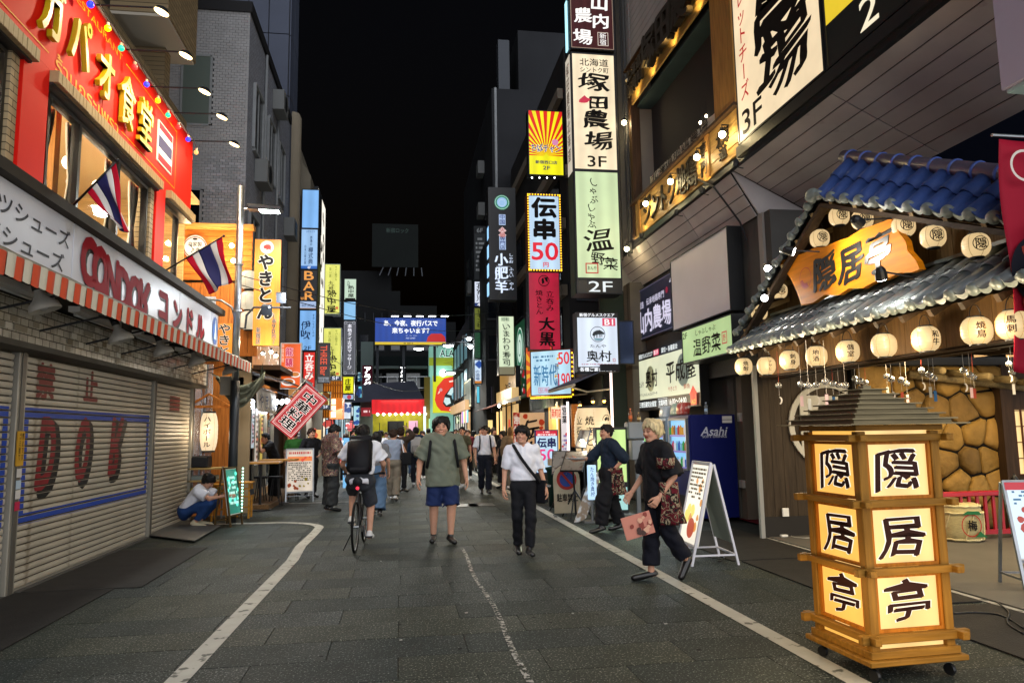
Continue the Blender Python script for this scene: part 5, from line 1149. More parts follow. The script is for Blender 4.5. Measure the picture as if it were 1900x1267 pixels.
# red awning shop
a=onY(690,768,45.0);c=onY(787,741,45.0);RS=thing('red_awning_shop','yellow shop with a glowing red awning at the far end of the street','shop',(0,46,0))
bx('awning_front',lit('e80c18',.85,.2,1),RS,a.x,c.x,44.7,44.8,a.z,c.z)
MB().add([(a.x-2.4,45.4,4.35),(c.x-.6,45.9,4.75),(c.x,44.75,c.z),(a.x-2.4,44.7,3.35)],[(0,1,2,3),(3,2,1,0)]).build('awning_top',mat('awning_grey','484a58',.7,nz=(1,.2)),RS)
bx('yellow_wall',lit('b8b000',.5,.45,3),RS,a.x,c.x+.6,46.6,46.7,0,3.4);bx('back_wall',mat('shop_dark','2a2e24',.7),RS,a.x-.2,c.x+.2,46.75,46.9,0,3.6);bx('side_pillar',mat('mustard','8f7f3a',.7),RS,c.x,c.x+.35,44.9,45.2,2.4,4.9)
for i in range(9):MB().ball((a.x+.35+i*.35,44.62,a.z-.03),.075,8,6).build('bulb',lit('ffffff',9),RS,smooth=True)
for i in range(5):bx('rack',DARK,RS,a.x+.4+i*.55,a.x+.44+i*.55,46.3,46.4,.3,2.2)
bx('pink_poster',lit('f0b0d0',.8),RS,c.x-.9,c.x-.35,46.5,46.55,1.2,2.3);bx('menu_screen',DARK,RS,a.x+.9,a.x+1.9,46.3,46.4,1.6,2.3)
lamp('AREA',(.0,45.6,3.2),160,(1,.95,.7),2.2,(0,-.3,-1))
t=thing('neon_pole','white lit pole standing in front of the red awning shop','pole',(1.4,44.3,0));MB().tube([(1.45,44.3,0),(1.45,44.3,3.1)],.07,10).build('shaft',lit('d8f0ff',1.4),t,smooth=True)
# slot hall with ALADDIN sign and lips poster
a=onY(797,800,45.6);c=onY(879,642,45.6);AL_=thing('game_hall','pale green game hall front with ALADDIN letters and a lamp emblem','building',(3.1,46,0))
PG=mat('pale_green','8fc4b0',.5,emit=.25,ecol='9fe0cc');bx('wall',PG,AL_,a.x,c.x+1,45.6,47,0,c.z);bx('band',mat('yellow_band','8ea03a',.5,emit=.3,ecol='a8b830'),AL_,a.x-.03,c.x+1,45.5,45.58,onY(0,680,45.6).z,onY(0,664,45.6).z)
draw(AL_,(a.x,45.55,c.z-1.0),(1,0,0),(0,0,1),c.x-a.x,.9,[('t',lit('e8fff8',1.),'ALADDIN',.6,.60,.74,.5,{'bold':.07}),('t',mat('dark_green','123c38',.5),'ALADDIN',.6,.60,.72,.45,{'bold':.03})])
la=onY(845,674,45.4);draw(AL_,(la.x-1,45.42,la.z-.5),(1,0,0),(0,0,1),2,1,[('polys',lit('8a9a18',.8),[[(.1,.5),(.3,.62),(.45,.68),(.6,.66),(.85,.75),(.95,.9),(.80,.6),(.62,.42),(.55,.3),(.40,.3),(.34,.42)],[(.42,.68),(.5,.86),(.57,.68)],[(.38,.18),(.62,.18),(.56,.3),(.42,.3)]])])
for px in (822,868):q=onY(px,692,45.2);MB().ball(tuple(q),.22,10,8).build('spotlight',lit('eafff8',5),AL_,smooth=True)
t=psign('lips_poster','big yellow poster of glossy red lips biting a pale ball',803,697,877,766,45.3,.1,lit('d8dc10',.95),WHITE,[
    ('poly',lit('e83418',.9),[(.05,.35),(.10,.70),(.28,.93),(.5,.98),(.66,.95),(.82,1.0),(1,.97),(1,.08),(.8,.03),(.5,.02),(.2,.06),(.10,.18)]),
    ('poly',lit('10201c',.5),[(.25,.25),(.30,.48),(.45,.68),(.62,.76),(.85,.74),(1,.68),(1,.35),(.8,.18),(.5,.15),(.32,.16)]),
    ('polys',lit('d4f0f0',.9),[[(.36,.5),(.45,.66),(.56,.72),(.60,.55),(.5,.46)],[(.62,.58),(.64,.74),(.8,.73),(.84,.6),(.72,.52)],[(.27,.3),(.3,.42),(.42,.40),(.45,.26),(.34,.2)],[(.5,.2),(.52,.3),(.64,.28),(.66,.2)]]),
    ('disc',lit('80b8c8',.8),.6,.45,.32),('disc',lit('e8a8a8',.8),.20,.62,.10),('polys',lit('ffd0c0',1.2),[[(.4,.86),(.6,.90),(.6,.86),(.42,.82)],[(.12,.5),(.16,.6),(.18,.55)],[(.7,.88),(.8,.93),(.8,.88)],[(.4,.06),(.6,.05),(.6,.09),(.42,.1)]])],fw=0)
# blue billboard
psign('billboard','blue lit billboard with two lines of white Japanese and a yellow foot strip',695,590,828,640,43.0,.25,lit('0b3f9c',.95,.10,.6),DARK,[('rect',lit('e0c020',.9),.005,.0,.995,.11),('c',lit('f4f8ff',1.1),[('あ、今夜、夜行バスで',.50,.80,.76,.22,{'bold':.07}),('来ちゃいます？',.52,.53,.56,.22,{'bold':.07})]),('t',lit('dfe8ff',.9),'NO LIMIT',.5,.25,.13,.05),('lines',lit('c8d8ff',.7),.43,.33,.6,.36,1,1),('lines',mat('blk_print','201a10',.5),.4,.03,.6,.09,1,3),
    ('polys',lit('c01818',.9),[[(.72,.12),(.74,.3),(.79,.42),(.93,.42),(.98,.3),(.99,.12)]])])
bl_=bpy.data.objects.get('billboard')
for i in range(5):
    q=onY(733+i*23,585,42.2);MB().obox(q,(.22,0,0),(0,.15,0),(0,0,.05)).build('lamp',DARK,bl_);MB().obox(q-Vector((0,0,.06)),(.2,0,0),(0,.12,0),(0,0,.012)).build('lens',lit('ffffff',5),bl_)
for x in (-1.3,.2,2.0):MB().bar((x,43.3,4.5),(x,43.3,6.9),.15,.15).build('post',FRG,bl_)
# street lamps at the far end
for i,(px,py,Y,lab) in enumerate(((777,645,36,'street lamp with a cool white head under the blue billboard'),(832,639,34,'cool white street lamp right of the billboard foot'),(836,690,38,'street lamp in front of the pale green hall'),(870,625,33,'pair of bright lamps beside the tall black sign'),(873,640,33.5,'small bright lamp below the pair'))):
    p=onY(px,py,Y);t=thing('street_lamp',lab,'street lamp',(p.x+.5,Y,0));MB().tube([(p.x+(.9 if i<3 else .4),Y,0 if i==2 else p.z),(p.x+(.9 if i<3 else .4),Y,p.z+.1),(p.x+.1,Y,p.z+.12)],.035,8).build('pole',STEEL,t,smooth=True)
    MB().obox(p,(.3,0,0),(0,.14,0),(0,0,.05)).build('lamp_head',GREYP,t,bevel=.02);MB().ball(tuple(p-Vector((0,0,.06))),(.24,.12,.07) if i<3 else (.11,.11,.11),10,6).build('lens',lit('f4ffff',22),t,smooth=True)
    lamp('SPOT',p-Vector((0,0,.15)),500,(.9,1,.98),.2,(0,-.2,-1),165,.9)
tl=psign('traffic_sign_pole','slim signal pole with a small green light in front of the red awning shop',0,0,1,1,40,.01,None,DARK,fw=0) if 0 else None
# ================================================================ right: far signs
SGX='signs'
t=block('right_far_building','tall dark building on the right rising behind the sunburst sign',3.85,10,30,44,16.2,'1c1d20');bx('penthouse',mat('wall_1c1d20','1c1d20'),t,5.2,10,31,40,16.2,19.5);bx('tank',FRG,t,4.3,4.8,31,31.6,16.2,19);winrow(t,('x',3.85,-1),31,43,4,(5,7.5,10),1.3,1.2)
MB().tube([(4.0,29.95,4),(4.0,29.95,16.2)],.06,8).build('downpipe',GREYP,t)
for k in range(5):bx('air_conditioner',mat('aircon','5c5e5e',.6),t,3.5,3.85,31+k*2.4,31.9+k*2.4,6.2+k%2*2.6,6.9+k%2*2.6)
for z in (11.5,13.5):bx('aircon',mat('aircon','5c5e5e',.6),t,3.55,3.85,33,33.8,z,z+.6)
t=block('right_far_building','grey building with pale floor bands behind the red grill sign',4.6,10,19.6,29.8,12.5,'232223');winrow(t,('y',19.6),4.7,5.6,1,(5.2,7.6),1.4,.6)
bx('slanted_parapet',mat('pale_slab','6a6258',.7),t,4.5,6,19.3,19.58,8.6,8.9)
for i in range(5):bx('floor_band',mat('pale_slab','6a6258',.7),t,4.42,4.58,19.7,29.5,3.4+i*1.9,3.7+i*1.9)
winrow(t,('x',4.6,-1),20,29,4,(4.0,5.9,7.8),1.1,1.3)
t=block('right_far_building','narrow dark building beside the tall black sign',3.3,3.84,28.5,34,9.0,'171a1c');winrow(t,('y',28.5),3.35,3.8,1,(4.4,6.0,7.5),.9,.3)
t=block('right_far_building','dim shop building beyond the conveyor sushi sign',3.2,9,34.2,45,7,'141819');winrow(t,('x',3.2,-1),35,44,4,(3.4,5.1),1.2,1.2,lit('78b0c0',.3))
YS=30.5
psign('tower_sign','dim grey directory board with faint small characters above the white sign',880,420,901,520,YS,.3,mat('dim_board','2c3032',.5),DARK,[('rect',mat('dim2','16181a',.5),.05,.86,.95,.97),('t',mat('dim_txt','8a8e90',.5),'6F',.5,.92,.5,.08),('lines',mat('dim_txt','8a8e90',.5),.15,.15,.85,.8,8,2)],group='slim tower beside the black sign')
psign('tower_sign','white sign with brushed kanji, 4F at its foot',880,522,901,569,YS,.3,lit('d8e0f0',.95),DARK,[('rect',lit('1a3a80',.6),.02,.01,.98,.15),('t',lit('ffffff',1.),'4F',.5,.08,.5,.12),('col',INK,'石狩川',.5,.95,.62,.76,{'bold':.04,'wob':.1})],group='slim tower beside the black sign')
psign('tower_sign','olive sign with dark katakana',880,571,900,613,YS,.3,lit('6c7418',.7),DARK,[('col',INK,'レモン社',.5,.96,.55,.84,{'bold':.04})],group='slim tower beside the black sign')
psign('tower_sign','dim green sign under the olive one',880,616,899,665,YS,.3,lit('0f4a2c',.6),DARK,[('col',mat('green_dim','2c7a50',.5),'スタンプ',.5,.95,.5,.8)],group='slim tower beside the black sign')
psign('tower_sign','white bar sign with a blue diamond and blue characters',880,667,900,712,YS-.3,.3,lit('cfe4f8',.95),DARK,[('poly',lit('1a50a8',.8),[(.45,.62),(.05,.80),(.45,.98),(.85,.80)]),('col',mat('blueprint','1c4a9c',.5),[('ぎょんじゃ',.75,.70,.35,.56,{'bold':.03}),('の酒場',.3,.58,.4,.44,{'bold':.03})]),('rect',lit('e08830',.8),.02,.0,.98,.12)],group='slim tower beside the black sign')
bk=psign('black_sign','tall black sign with a green ringed emblem and white characters',908,349,956,556,25,.5,lit('0c0d12',.35),BLK,[('disc',lit('2a8a68',.8),.5,.865,.27),('disc',lit('e8fff8',.9),.5,.865,.245),('disc',lit('2a8a68',.8),.5,.865,.235),('disc',lit('9cc4ec',.85),.5,.865,.18),('ring',lit('d8e8f8',.8),.5,.86,.12,.01),
    ('polys',lit('b8d0f8',.8),[[(.38,.66),(.62,.66),(.62,.755),(.38,.755)],[(.38,.44),(.62,.44),(.62,.56),(.38,.56)]]),('polys',lit('e8c8c8',.8),[[(.5,.645),(.35,.61),(.5,.58),(.65,.61)],[(.5,.60),(.35,.57),(.5,.54),(.65,.57)]]),('col',mat('navy_p','3a4a90',.5),[('中国',.5,.755,.22,.09,{'bold':.03}),('専門店',.5,.56,.22,.12,{'bold':.03})]),('col',lit('c0504a',.8),'火鍋',.5,.64,.2,.09),
    ('col',lit('d8e6ff',1.1),'小肥羊',.44,.415,.5,.36,{'bold':.05,'wob':.06}),('col',lit('d8e6ff',1.),[('しゃお',.80,.41,.18,.09),('ふぇい',.80,.285,.18,.09),('やん',.80,.155,.18,.07)]),('rect',lit('b0b8c8',.7),.25,.29,.78,.293),('rect',lit('b0b8c8',.7),.25,.165,.78,.168)],fw=0)
for i in range(5):q=onY(908,395+i*35,24.95);MB().obox((q.x-.015,25.2,q.z),(.012,0,0),(0,.2,0),(0,0,.22)).build('edge_light',lit('9ad0ff',1.3),bk)
psign('sushi_sign','pale sign with a brushed hiragana column for conveyor sushi',925,586,954,696,24,.35,lit('dcecc8',.9,.06,2),mat('brass_dark','2c2a22',.5),[('col',mat('dark_ink','1c2a24',.5),'いまわり寿司',.5,.88,.52,.72,{'bold':.02,'wob':.12}),('t',mat('green_dim2','4a7a5a',.5),'廻転',.45,.94,.5,.06),('rect',lit('8a8468',.7),.0,.0,1,.14)])
a=onX(960,735,4.3);
t=sign('round_emblem_sign','dark green side sign with a pale ringed emblem and red flowers below',(4.28,27.4,2.7),(0,-1,0),2.4,2.8,.1,lit('1a4a30',.55),DARK,[('disc',lit('d8f0e0',.85),.5,.66,.75),('disc',lit('2a7a58',.8),.5,.66,.70),('disc',lit('d8f0e0',.85),.5,.66,.52),('ring',lit('2a7a58',.8),.5,.66,.3,.06),('blobs',lit('c01828',.8),14,.1,.05,.9,.45,.14,4),('blobs',lit('f8e8e8',.9),10,.1,.05,.9,.45,.07,5)])
# sunburst sign
rays=[]
for i in range(-9,10):
    a=pi/2+i*.17;rays.append([(.5+.03*cos(a),.3+.03*sin(a)),(.5+1.4*cos(a-.045),.3+.75*sin(a-.045)),(.5+1.4*cos(a+.045),.3+.75*sin(a+.045))])
def clipu(pl):
    # Sutherland-Hodgman against the unit square
    for ax,lim,sg in ((0,0,1),(0,1,-1),(1,.0,1),(1,1,-1)):
        out=[]
        for i in range(len(pl)):
            p,q=pl[i-1],pl[i];ip,iq=(p[ax]-lim)*sg>=0,(q[ax]-lim)*sg>=0
            if ip!=iq:f=(lim-p[ax])/(q[ax]-p[ax]);out.append((p[0]+f*(q[0]-p[0]),p[1]+f*(q[1]-p[1])))
            if iq:out.append(q)
        pl=out
        if not pl:break
    return pl
rays=[r for r in map(clipu,rays) if len(r)>2]
YBR=lit('f4ec10',1.0,.03,2)
t=psign('sunburst_sign','yellow sign with red sun rays high on the dark building',981,207,1044,325,19.25,.3,YBR,BLK,[('polys',lit('e02010',.95),rays),('rect',YBR,0.02,.01,.98,.24),('c',lit('ffffff',1.),'ちばチャン',.5,.42,.86,.13,{'bold':.14,'wob':.12}),('c',lit('1a2a6a',.6),'ちばチャン',.5,.42,.86,.13,{'bold':.05,'wob':.12}),('c',lit('1a2a6a',.6),'新宿西口店',.5,.20,.62,.055,{'bold':.06}),('t',lit('1a2a6a',.6),'2F',.5,.115,.2,.055,{'bold':.05}),('disc',lit('e890c0',.8),.76,.51,.09)])
bulbs([onY(987+i*14,330,19.2) for i in range(4)],'tiny white lamp under the sunburst sign','ffffff',6,.02,'row of tiny lamps under the sunburst sign')
# bulb-bordered 50 yen sign
YD=19.0
def bulb_sign(name,label,px0,py0,px1,py1,Y,layers,face,**k):
    t=psign(name,label,px0,py0,px1,py1,Y,.35,face,mat('bulb_frame','5a2a10',.5),layers,fw=0)
    a=onY(px0,py1,Y-.03);c=onY(px1,py0,Y-.03);W_,H__=c.x-a.x,c.z-a.z;nx,nz=12,30
    b=MB();mb=MB();fw_=.055
    for q in ((0,W_,0,fw_),(0,W_,H__-fw_,H__),(0,fw_,fw_,H__-fw_),(W_-fw_,W_,fw_,H__-fw_)):mb.box(a.x+q[0],a.x+q[1],Y-.03,Y-.006,a.z+q[2],a.z+q[3])
    mb.build('bulb_rail',mat('bulb_frame','5a2a10',.5),t)
    pts=[(i/nx*W_,e_) for i in range(nx+1) for e_ in (fw_/2,H__-fw_/2)]+[(e_,j/nz*H__) for j in range(1,nz) for e_ in (fw_/2,W_-fw_/2)]
    src=MB().ball((0,0,0),.021,6,4).build('bulb',lit('ffc020',2.6),t,smooth=True);first=True
    for (x,z) in pts:
        x=min(max(x,fw_/2),W_-fw_/2);o=src if first else inst(src,'bulb',t,(0,0,0));first=False;o.location=(a.x+x,Y-.045,a.z+z)
    return t
SR_=lit('e01830',.95)
bulb_sign('bulb_border_sign','pale blue sign with black kanji, a red 50 and a border of yellow bulbs',980,361,1040,503,YD,[('c',INK,'伝',.5,.82,.76,.27,{'bold':.09}),('c',INK,'串',.5,.54,.76,.27,{'bold':.09}),('t',SR_,'50',.5,.255,.76,.22,{'bold':.05}),('c',SR_,'円',.52,.085,.18,.07,{'bold':.05})],lit('c0dcf4',1.0,.03,2))
psign('grill_sign','long crimson sign with black brushed kanji under the bulb bordered sign',982,505,1038,650,YD,.35,lit('c01038',.75,.15,2.5),BLK,[('ring',INK,.5,.885,.15,.02),('polys',INK,[[(.42,.9),(.48,.93),(.52,.86),(.44,.84)],[(.5,.93),(.62,.93),(.62,.86),(.56,.88)]]),('col',INK,[('立呑み',.68,.76,.26,.27,{'bold':.03,'wob':.06}),('焼きとん',.34,.77,.24,.32,{'bold':.03,'wob':.06}),('大黒',.56,.43,.52,.38,{'bold':.06,'wob':.05})])])
# new-era angled screen: faces half towards the street
A=onY(985,735,18.6);u=Vector((.80,-.60,0));Wn=1.15
t=sign('bulb_edged_screen','angled lit board in blue and red with a row of yellow bulbs below',A,u,Wn,1.15,.12,lit('b4dcf0',1.0,.03,2),mat('bulb_frame','5a2a10',.5),[('col',lit('1868a0',.7),'新時代',.42,.82,.5,.62,{'bold':.02}) if 0 else ('c',lit('1880b8',.7),'新時代',.36,.45,.56,.5,{'bold':.03,'wob':.08}),('t',SR_,[('50',.82,.8,.26,.26,{'bold':.05}),('190',.82,.32,.28,.3,{'bold':.05})]),('lines',lit('2878a8',.7),.08,.74,.6,.9,2,3),('box',lit('d83070',.8),.2,.06,.46,.18,.012),('blobs',lit('e8b030',.9),4,.62,.4,.7,.9,.05,2),('col',lit('205080',.7),'豚汁屋',.66,.7,.1,.5),('t',lit('d83070',.8),'伝串',.33,.12,.2,.08)])
n_=u.cross(Vector((0,0,1)))
src=MB().ball((0,0,0),.025,6,4).build('bulb',lit('ffc020',2.6),t,smooth=True)
for i in range(34):
    q=A+u*(Wn*(i+.5)/24)+Vector((0,0,-.05)) if i<24 else A+u*(Wn+.03)+Vector((0,0,1.15*(i-24)/10));o=src if i==0 else inst(src,'bulb',t,(0,0,0));o.location=q+n_*.03
st=[[(.5+.02*cos(x),.5+.02*sin(x)),(.5+cos(x-.1),.5+sin(x-.1)),(.5+cos(x+.1),.5+sin(x+.1))] for x in [k*pi/8 for k in range(16)]]
sign('striped_sign','panel of orange and yellow rays left of the angled blue board',onY(976,738,19.3),(.9,-.43,0),.75,1.35,.05,lit('e8a818',.9),DARK,[('polys',lit('d85010',.85),[r for r in map(clipu,st) if len(r)>2]),('blobs',lit('203860',.5),6,.55,.1,.9,.6,.07,9)])
# ================================================================ right: the sign tower at the corner
YQ=15.5
CREAM=lit('f8e4c0',.95,.10,2.2);
TWX0,TWX1=onY(1064,300,YQ).x,onY(1147,300,YQ).x
def tsign(label,z0,z1,face,layers,grp='sign tower of the corner building'):
    t=sign('tower_sign',label,(TWX0,YQ,z0),(1,0,0),TWX1-TWX0,z1-z0,.55,face,mat('tower_frame','1b1c20',.5,.4),layers,group=grp,fw=.03);return t
z0=onY(1105,545,YQ).z;z1=onY(1105,518,YQ).z;z2=onY(1105,317,YQ).z;z3=onY(1105,100,YQ).z;zt=onY(1105,95,YQ).z
tsign('black foot panel of the tall sign tower with 2F in white',z0,z1-.003,lit('101114',.3),[('t',lit('e4ecf0',.9),'2F',.52,.5,.52,.72,{'bold':.02})])
SE=lit('c01820',.8)
tsign('pale green sign with brushed characters for hot vegetables on the tall tower',z1,z2-.003,lit('cfe4b4',.85,.06,2),[('col',INK,[('しゃぶ',.42,.93,.20,.24,{'wob':.15}),('しゃぶ',.36,.70,.20,.24,{'wob':.15})]),('c',INK,'温',.5,.36,.66,.22,{'bold':.03,'wob':.1}),('c',INK,'野',.48,.19,.32,.12,{'bold':.02,'wob':.1}),('c',INK,'菜',.76,.14,.34,.12,{'bold':.02,'wob':.1}),('box',SE,.20,.05,.48,.145,.025),('c',INK,'おんや',.34,.10,.2,.04)])
tsign('cream sign with bold black kanji for a farm, 3F at its foot',z2,z3,CREAM,[('c',INK,'北海道',.52,.92,.66,.07,{'bold':.02}),('c',INK,'シントク町',.52,.855,.66,.05,{'bold':.02}),('c',INK,'塚',.50,.745,.72,.17,{'bold':.07,'wob':.1}),('c',INK,'田',.58,.575,.48,.12,{'bold':.08,'wob':.1}),('c',INK,'農',.52,.43,.62,.16,{'bold':.07,'wob':.1}),('c',INK,'場',.58,.255,.66,.16,{'bold':.07,'wob':.1}),('t',INK,'3F',.52,.075,.42,.09,{'bold':.03}),('poly',lit('d02848',.8),[(.16,.59),(.28,.63),(.34,.61),(.42,.60),(.34,.57),(.28,.565),(.2,.565),(.15,.57)])])
tsign('dark wood grain sign with white kanji at the top of the tall tower',zt+.02,zt+1.5,mat('wood_print','3a1a1c',.5,nz=(2,.3),stretch=(10,10,1),emit=.10,ecol='6a3034'),[('c',lit('f4f0ec',1.1),'山',.68,.78,.44,.26,{'bold':.06,'wob':.05}),('c',lit('f4f0ec',1.1),'内',.70,.48,.42,.26,{'bold':.06,'wob':.05}),('c',lit('f4f0ec',1.1),'農',.30,.56,.42,.26,{'bold':.06,'wob':.05}),('c',lit('f4f0ec',1.1),'場',.28,.20,.44,.26,{'bold':.06,'wob':.05}),('box',lit('e8d8c8',.9),.62,.07,.86,.29,.012),('col',lit('f4f0ec',1.),'新宿',.74,.28,.16,.20),('box',lit('c8a890',.7),.02,.015,.98,.985,.01)])
tsign('dark top panel of the sign tower above the wood grain sign',zt+1.52,zt+4,lit('e8e0d0',.8),[])
SD_=thing('tower_side_signs','narrow side faces of the sign tower turned to the street','sign',(TWX0,YQ+.3,z0))
bx('side_face',lit('e8dcc8',.8,.1,2),SD_,TWX0-.012,TWX0-.002,YQ+.1,YQ+.5,z2,z3);bx('side_face',mat('side_green','3c4438',.6),SD_,TWX0-.012,TWX0-.002,YQ+.1,YQ+.5,z0,z2-.02);bx('side_tube',lit('a8e4f4',1.6),SD_,TWX0-.03,TWX0-.003,YQ+.2,YQ+.35,zt+.1,zt+1.3)
T=Txt((TWX0-.012,YQ+.48,z2),(0,-1,0),(0,0,1),.36,z3-z2);T.col('塚田農場北海道',.5,.95,.8,.85,bold=.03);T.build('lettering',mat('side_print','6a4838',.6),SD_)
psign('ox_sign','white sign with a black ox in a circle and pink B1',1071,580,1146,690,15.6,.3,lit('dce8f8',.95,.04,2),BLK,[('rect',lit('0c0d14',.4),.0,.91,1,1),('rect',lit('0c0d14',.4),0,0,1,.085),('c',lit('f4f8ff',1.),'新宿グルメスクエア',.5,.955,.84,.065,{'bold':.05}),('c',lit('f4f8ff',1.),'各種ご宴会受付中',.5,.042,.88,.07,{'bold':.05}),('rect',lit('e04868',.85),.62,.77,.93,.90),('t',lit('ffffff',1.),'B1',.775,.835,.2,.095,{'bold':.04}),
    ('ring',mat('ox_ring','26303c',.5),.5,.63,.17,.012),('polys',mat('ox_fill','3a4046',.5),[[(.37,.615),(.40,.665),(.47,.69),(.55,.70),(.60,.68),(.60,.63),(.50,.625),(.40,.60)],[(.60,.68),(.655,.655),(.66,.63),(.63,.625),(.60,.635)],[(.40,.62),(.43,.62),(.42,.565),(.405,.565)],[(.47,.63),(.495,.63),(.485,.57),(.47,.57)],[(.54,.64),(.57,.64),(.56,.575),(.545,.575)],[(.59,.65),(.61,.65),(.605,.585),(.59,.585)]]),('polys',mat('ox_water','7ba6bc',.5),[[(.40,.56),(.62,.56),(.60,.535),(.52,.52),(.44,.53)]]),('c',INK,'たんや',.5,.43,.4,.06),('c',INK,'奥',.36,.26,.30,.20,{'bold':.03,'wob':.06}),('c',INK,'村',.66,.26,.30,.20,{'bold':.03,'wob':.06}),('box',SE,.84,.17,.9,.22,.01),('lines',lit('c88898',.7),.1,.11,.9,.14,1,4)])
t=sign('blank_sign','dim reflective panel right beside the white ox sign',onY(1149,676,15.75),(1,0,0),.36,.98,.1,mat('mirror_panel','4a5878',.15,.6),BLK,[])
# ================================================================ right: corner building
RB_=thing('corner_building','grey panelled corner building whose upper floors overhang the restaurants','building',(6,10,0))
CL=mat('cladding','a8a19f',.7,nz=(1.3,.16),bump=(14,.15),mix2=('4e4a49',2.2,.62,.15));JT=mat('joint','2a2829',.8);WALLG=mat('wall_grey','4a4845',.8,nz=(1,.2))
bx('lower_wall',WALLG,RB_,5.66,12,10.42,17,2.5,4.95);bx('lower_wall',WALLG,RB_,5.92,12,12.55,16.95,0,2.49);bx('upper_wall',mat('core','2c2a2b',.8),RB_,5.6,12,3,16.9,5.7,16)
bx('pillar',mat('pillar_tile','5d574f',.75,nz=(2,.15),brick=(.6,3.0,'3a3733',1)),RB_,5.3,5.65,16.4,16.9,0,5.0);bx('pillar',mat('pillar2','625a50',.75,nz=(2,.15)),RB_,5.95,6.35,12.3,12.5,0,4.9)
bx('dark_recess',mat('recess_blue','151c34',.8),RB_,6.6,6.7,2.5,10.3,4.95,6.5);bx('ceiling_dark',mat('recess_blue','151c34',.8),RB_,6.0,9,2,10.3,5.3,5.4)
def clad(x0,z0,x1,z1,y0,y1,n,seg):
    """long boards laid edge to edge from (x0,z0) at the top to (x1,z1) at the bottom"""
    A=Vector((x0,0,z0));Bv=Vector((x1,0,z1));d=(Bv-A);nrm=Vector((-abs(d.z),0,-abs(d.x))).normalized() if x1>x0 else Vector((-1,0,0))
    MB().obox((A+Bv)/2+Vector((0,(y0+y1)/2,0))-nrm*.03,d/2,(0,(y1-y0)/2,0),nrm*.012).build('backing',JT,RB_)
    src={}
    y=y0
    while y<y1-.05:
        ye=min(y+seg,y1);L=round(ye-y,3)
        for i in range(n):
            a=A+d*((i+.03)/n);b=A+d*((i+.97)/n);c=(a+b)/2
            if L not in src:src[L]=MB().obox((a+b)/2+Vector((0,y+L/2,0))-nrm*.006,(b-a)/2,(0,L/2-.008,0),nrm*.008).build('plank',CL,RB_,bevel=.004);src[L]['_c']=0;src[(L,'c')]=c+Vector((0,y,0));continue
            o=inst(src[L],'plank',RB_,c+Vector((0,y,0))-src[(L,'c')]);o.location+=nrm*rnd.uniform(-.002,.002)
        y=ye
for k in []:pass
clad(5.2,5.62,5.62,4.93,10.75,16.9,4,2.05);clad(5.2,5.64,6.62,4.93,2.5,10.7,7,2.72)
for o in RB_.children:
    if '_c' in o:del o['_c']
MB().prism([(5.2,5.66),(5.64,4.94),(6.62,4.94)],(0,10.70,0),(1,0,0),(0,0,1),(0,.03,0)).build('corner_infill',CL,RB_);bx('corner_trim',mat('trim_pale','8c8680',.6),RB_,5.62,5.72,10.6,10.74,2.6,4.95)
bx('base_beam',BLK,RB_,5.14,5.3,2.5,16.9,5.63,5.75)
# siding of the corner strip and of the top floors
SID=mat('siding','85827f',.65,nz=(2,.1));k=0;z=5.8;s0=MB().box(5.19,5.21,15.45,16.9,0,.165).build('siding_board',SID,RB_,bevel=.004)
while z<13:
    o=s0 if k==0 else inst(s0,'siding_board',RB_,(0,0,0));o.location=(0,0,z);z+=.175;k+=1
s0=MB().box(5.19,5.21,10.2,15.4,0,.165).build('siding_board',SID,RB_,bevel=.004);k=0;z=9.66
while z<12.5:
    o=s0 if k==0 else inst(s0,'siding_board',RB_,(0,0,0));o.location=(0,0,z);z+=.175;k+=1
bx('corner_face',SID,RB_,5.19,6,16.9,16.95,4.9,13)
for (a,c,r) in ((15.62,5.12,.03),(15.9,5.14,.02),(16.3,5.1,.045)):MB().tube([(c,a,5.5),(c,a,13)],r,8).build('conduit',mat('conduit','3f3e3d',.5),RB_,smooth=True)
MB().tube([(5.55,11.0,4.6),(5.45,11.0,4.9),(5.12,11.2,5.55),(5.1,12,6.0)],.018,6).build('conduit',DARK,RB_)
# balcony recess
BW=mat('balcony_wall','6f655a',.8,nz=(1.2,.15));bx('balcony_wall',BW,RB_,6.6,6.7,10.3,15.4,6.2,9.4);bx('balcony_side',BW,RB_,5.3,6.6,15.3,15.44,6.2,9.4);bx('balcony_ceiling',mat('teal_ceiling','2c3a3e',.7,nz=(2,.2)),RB_,5.25,6.6,10.3,15.4,8.75,8.8)
bx('balcony_floor',DARK,RB_,5.25,6.6,10.3,15.4,6.1,6.2);MB().lathe([(.13,0),(.13,2.5)],(5.75,15.1,6.2),14).build('balcony_column',mat('column_pale','9c9384',.7),RB_,smooth=True)
PWOOD=wood('post_wood','8a6432',ax=2);bx('wood_post',PWOOD,RB_,5.08,5.3,10.2,10.95,6.52,12,bevel=.01);bx('wood_post',DW,RB_,5.1,5.3,15.25,15.42,5.8,9.6)
lamp('POINT',(6.1,13.2,7.9),55,(1,.82,.6),.2)
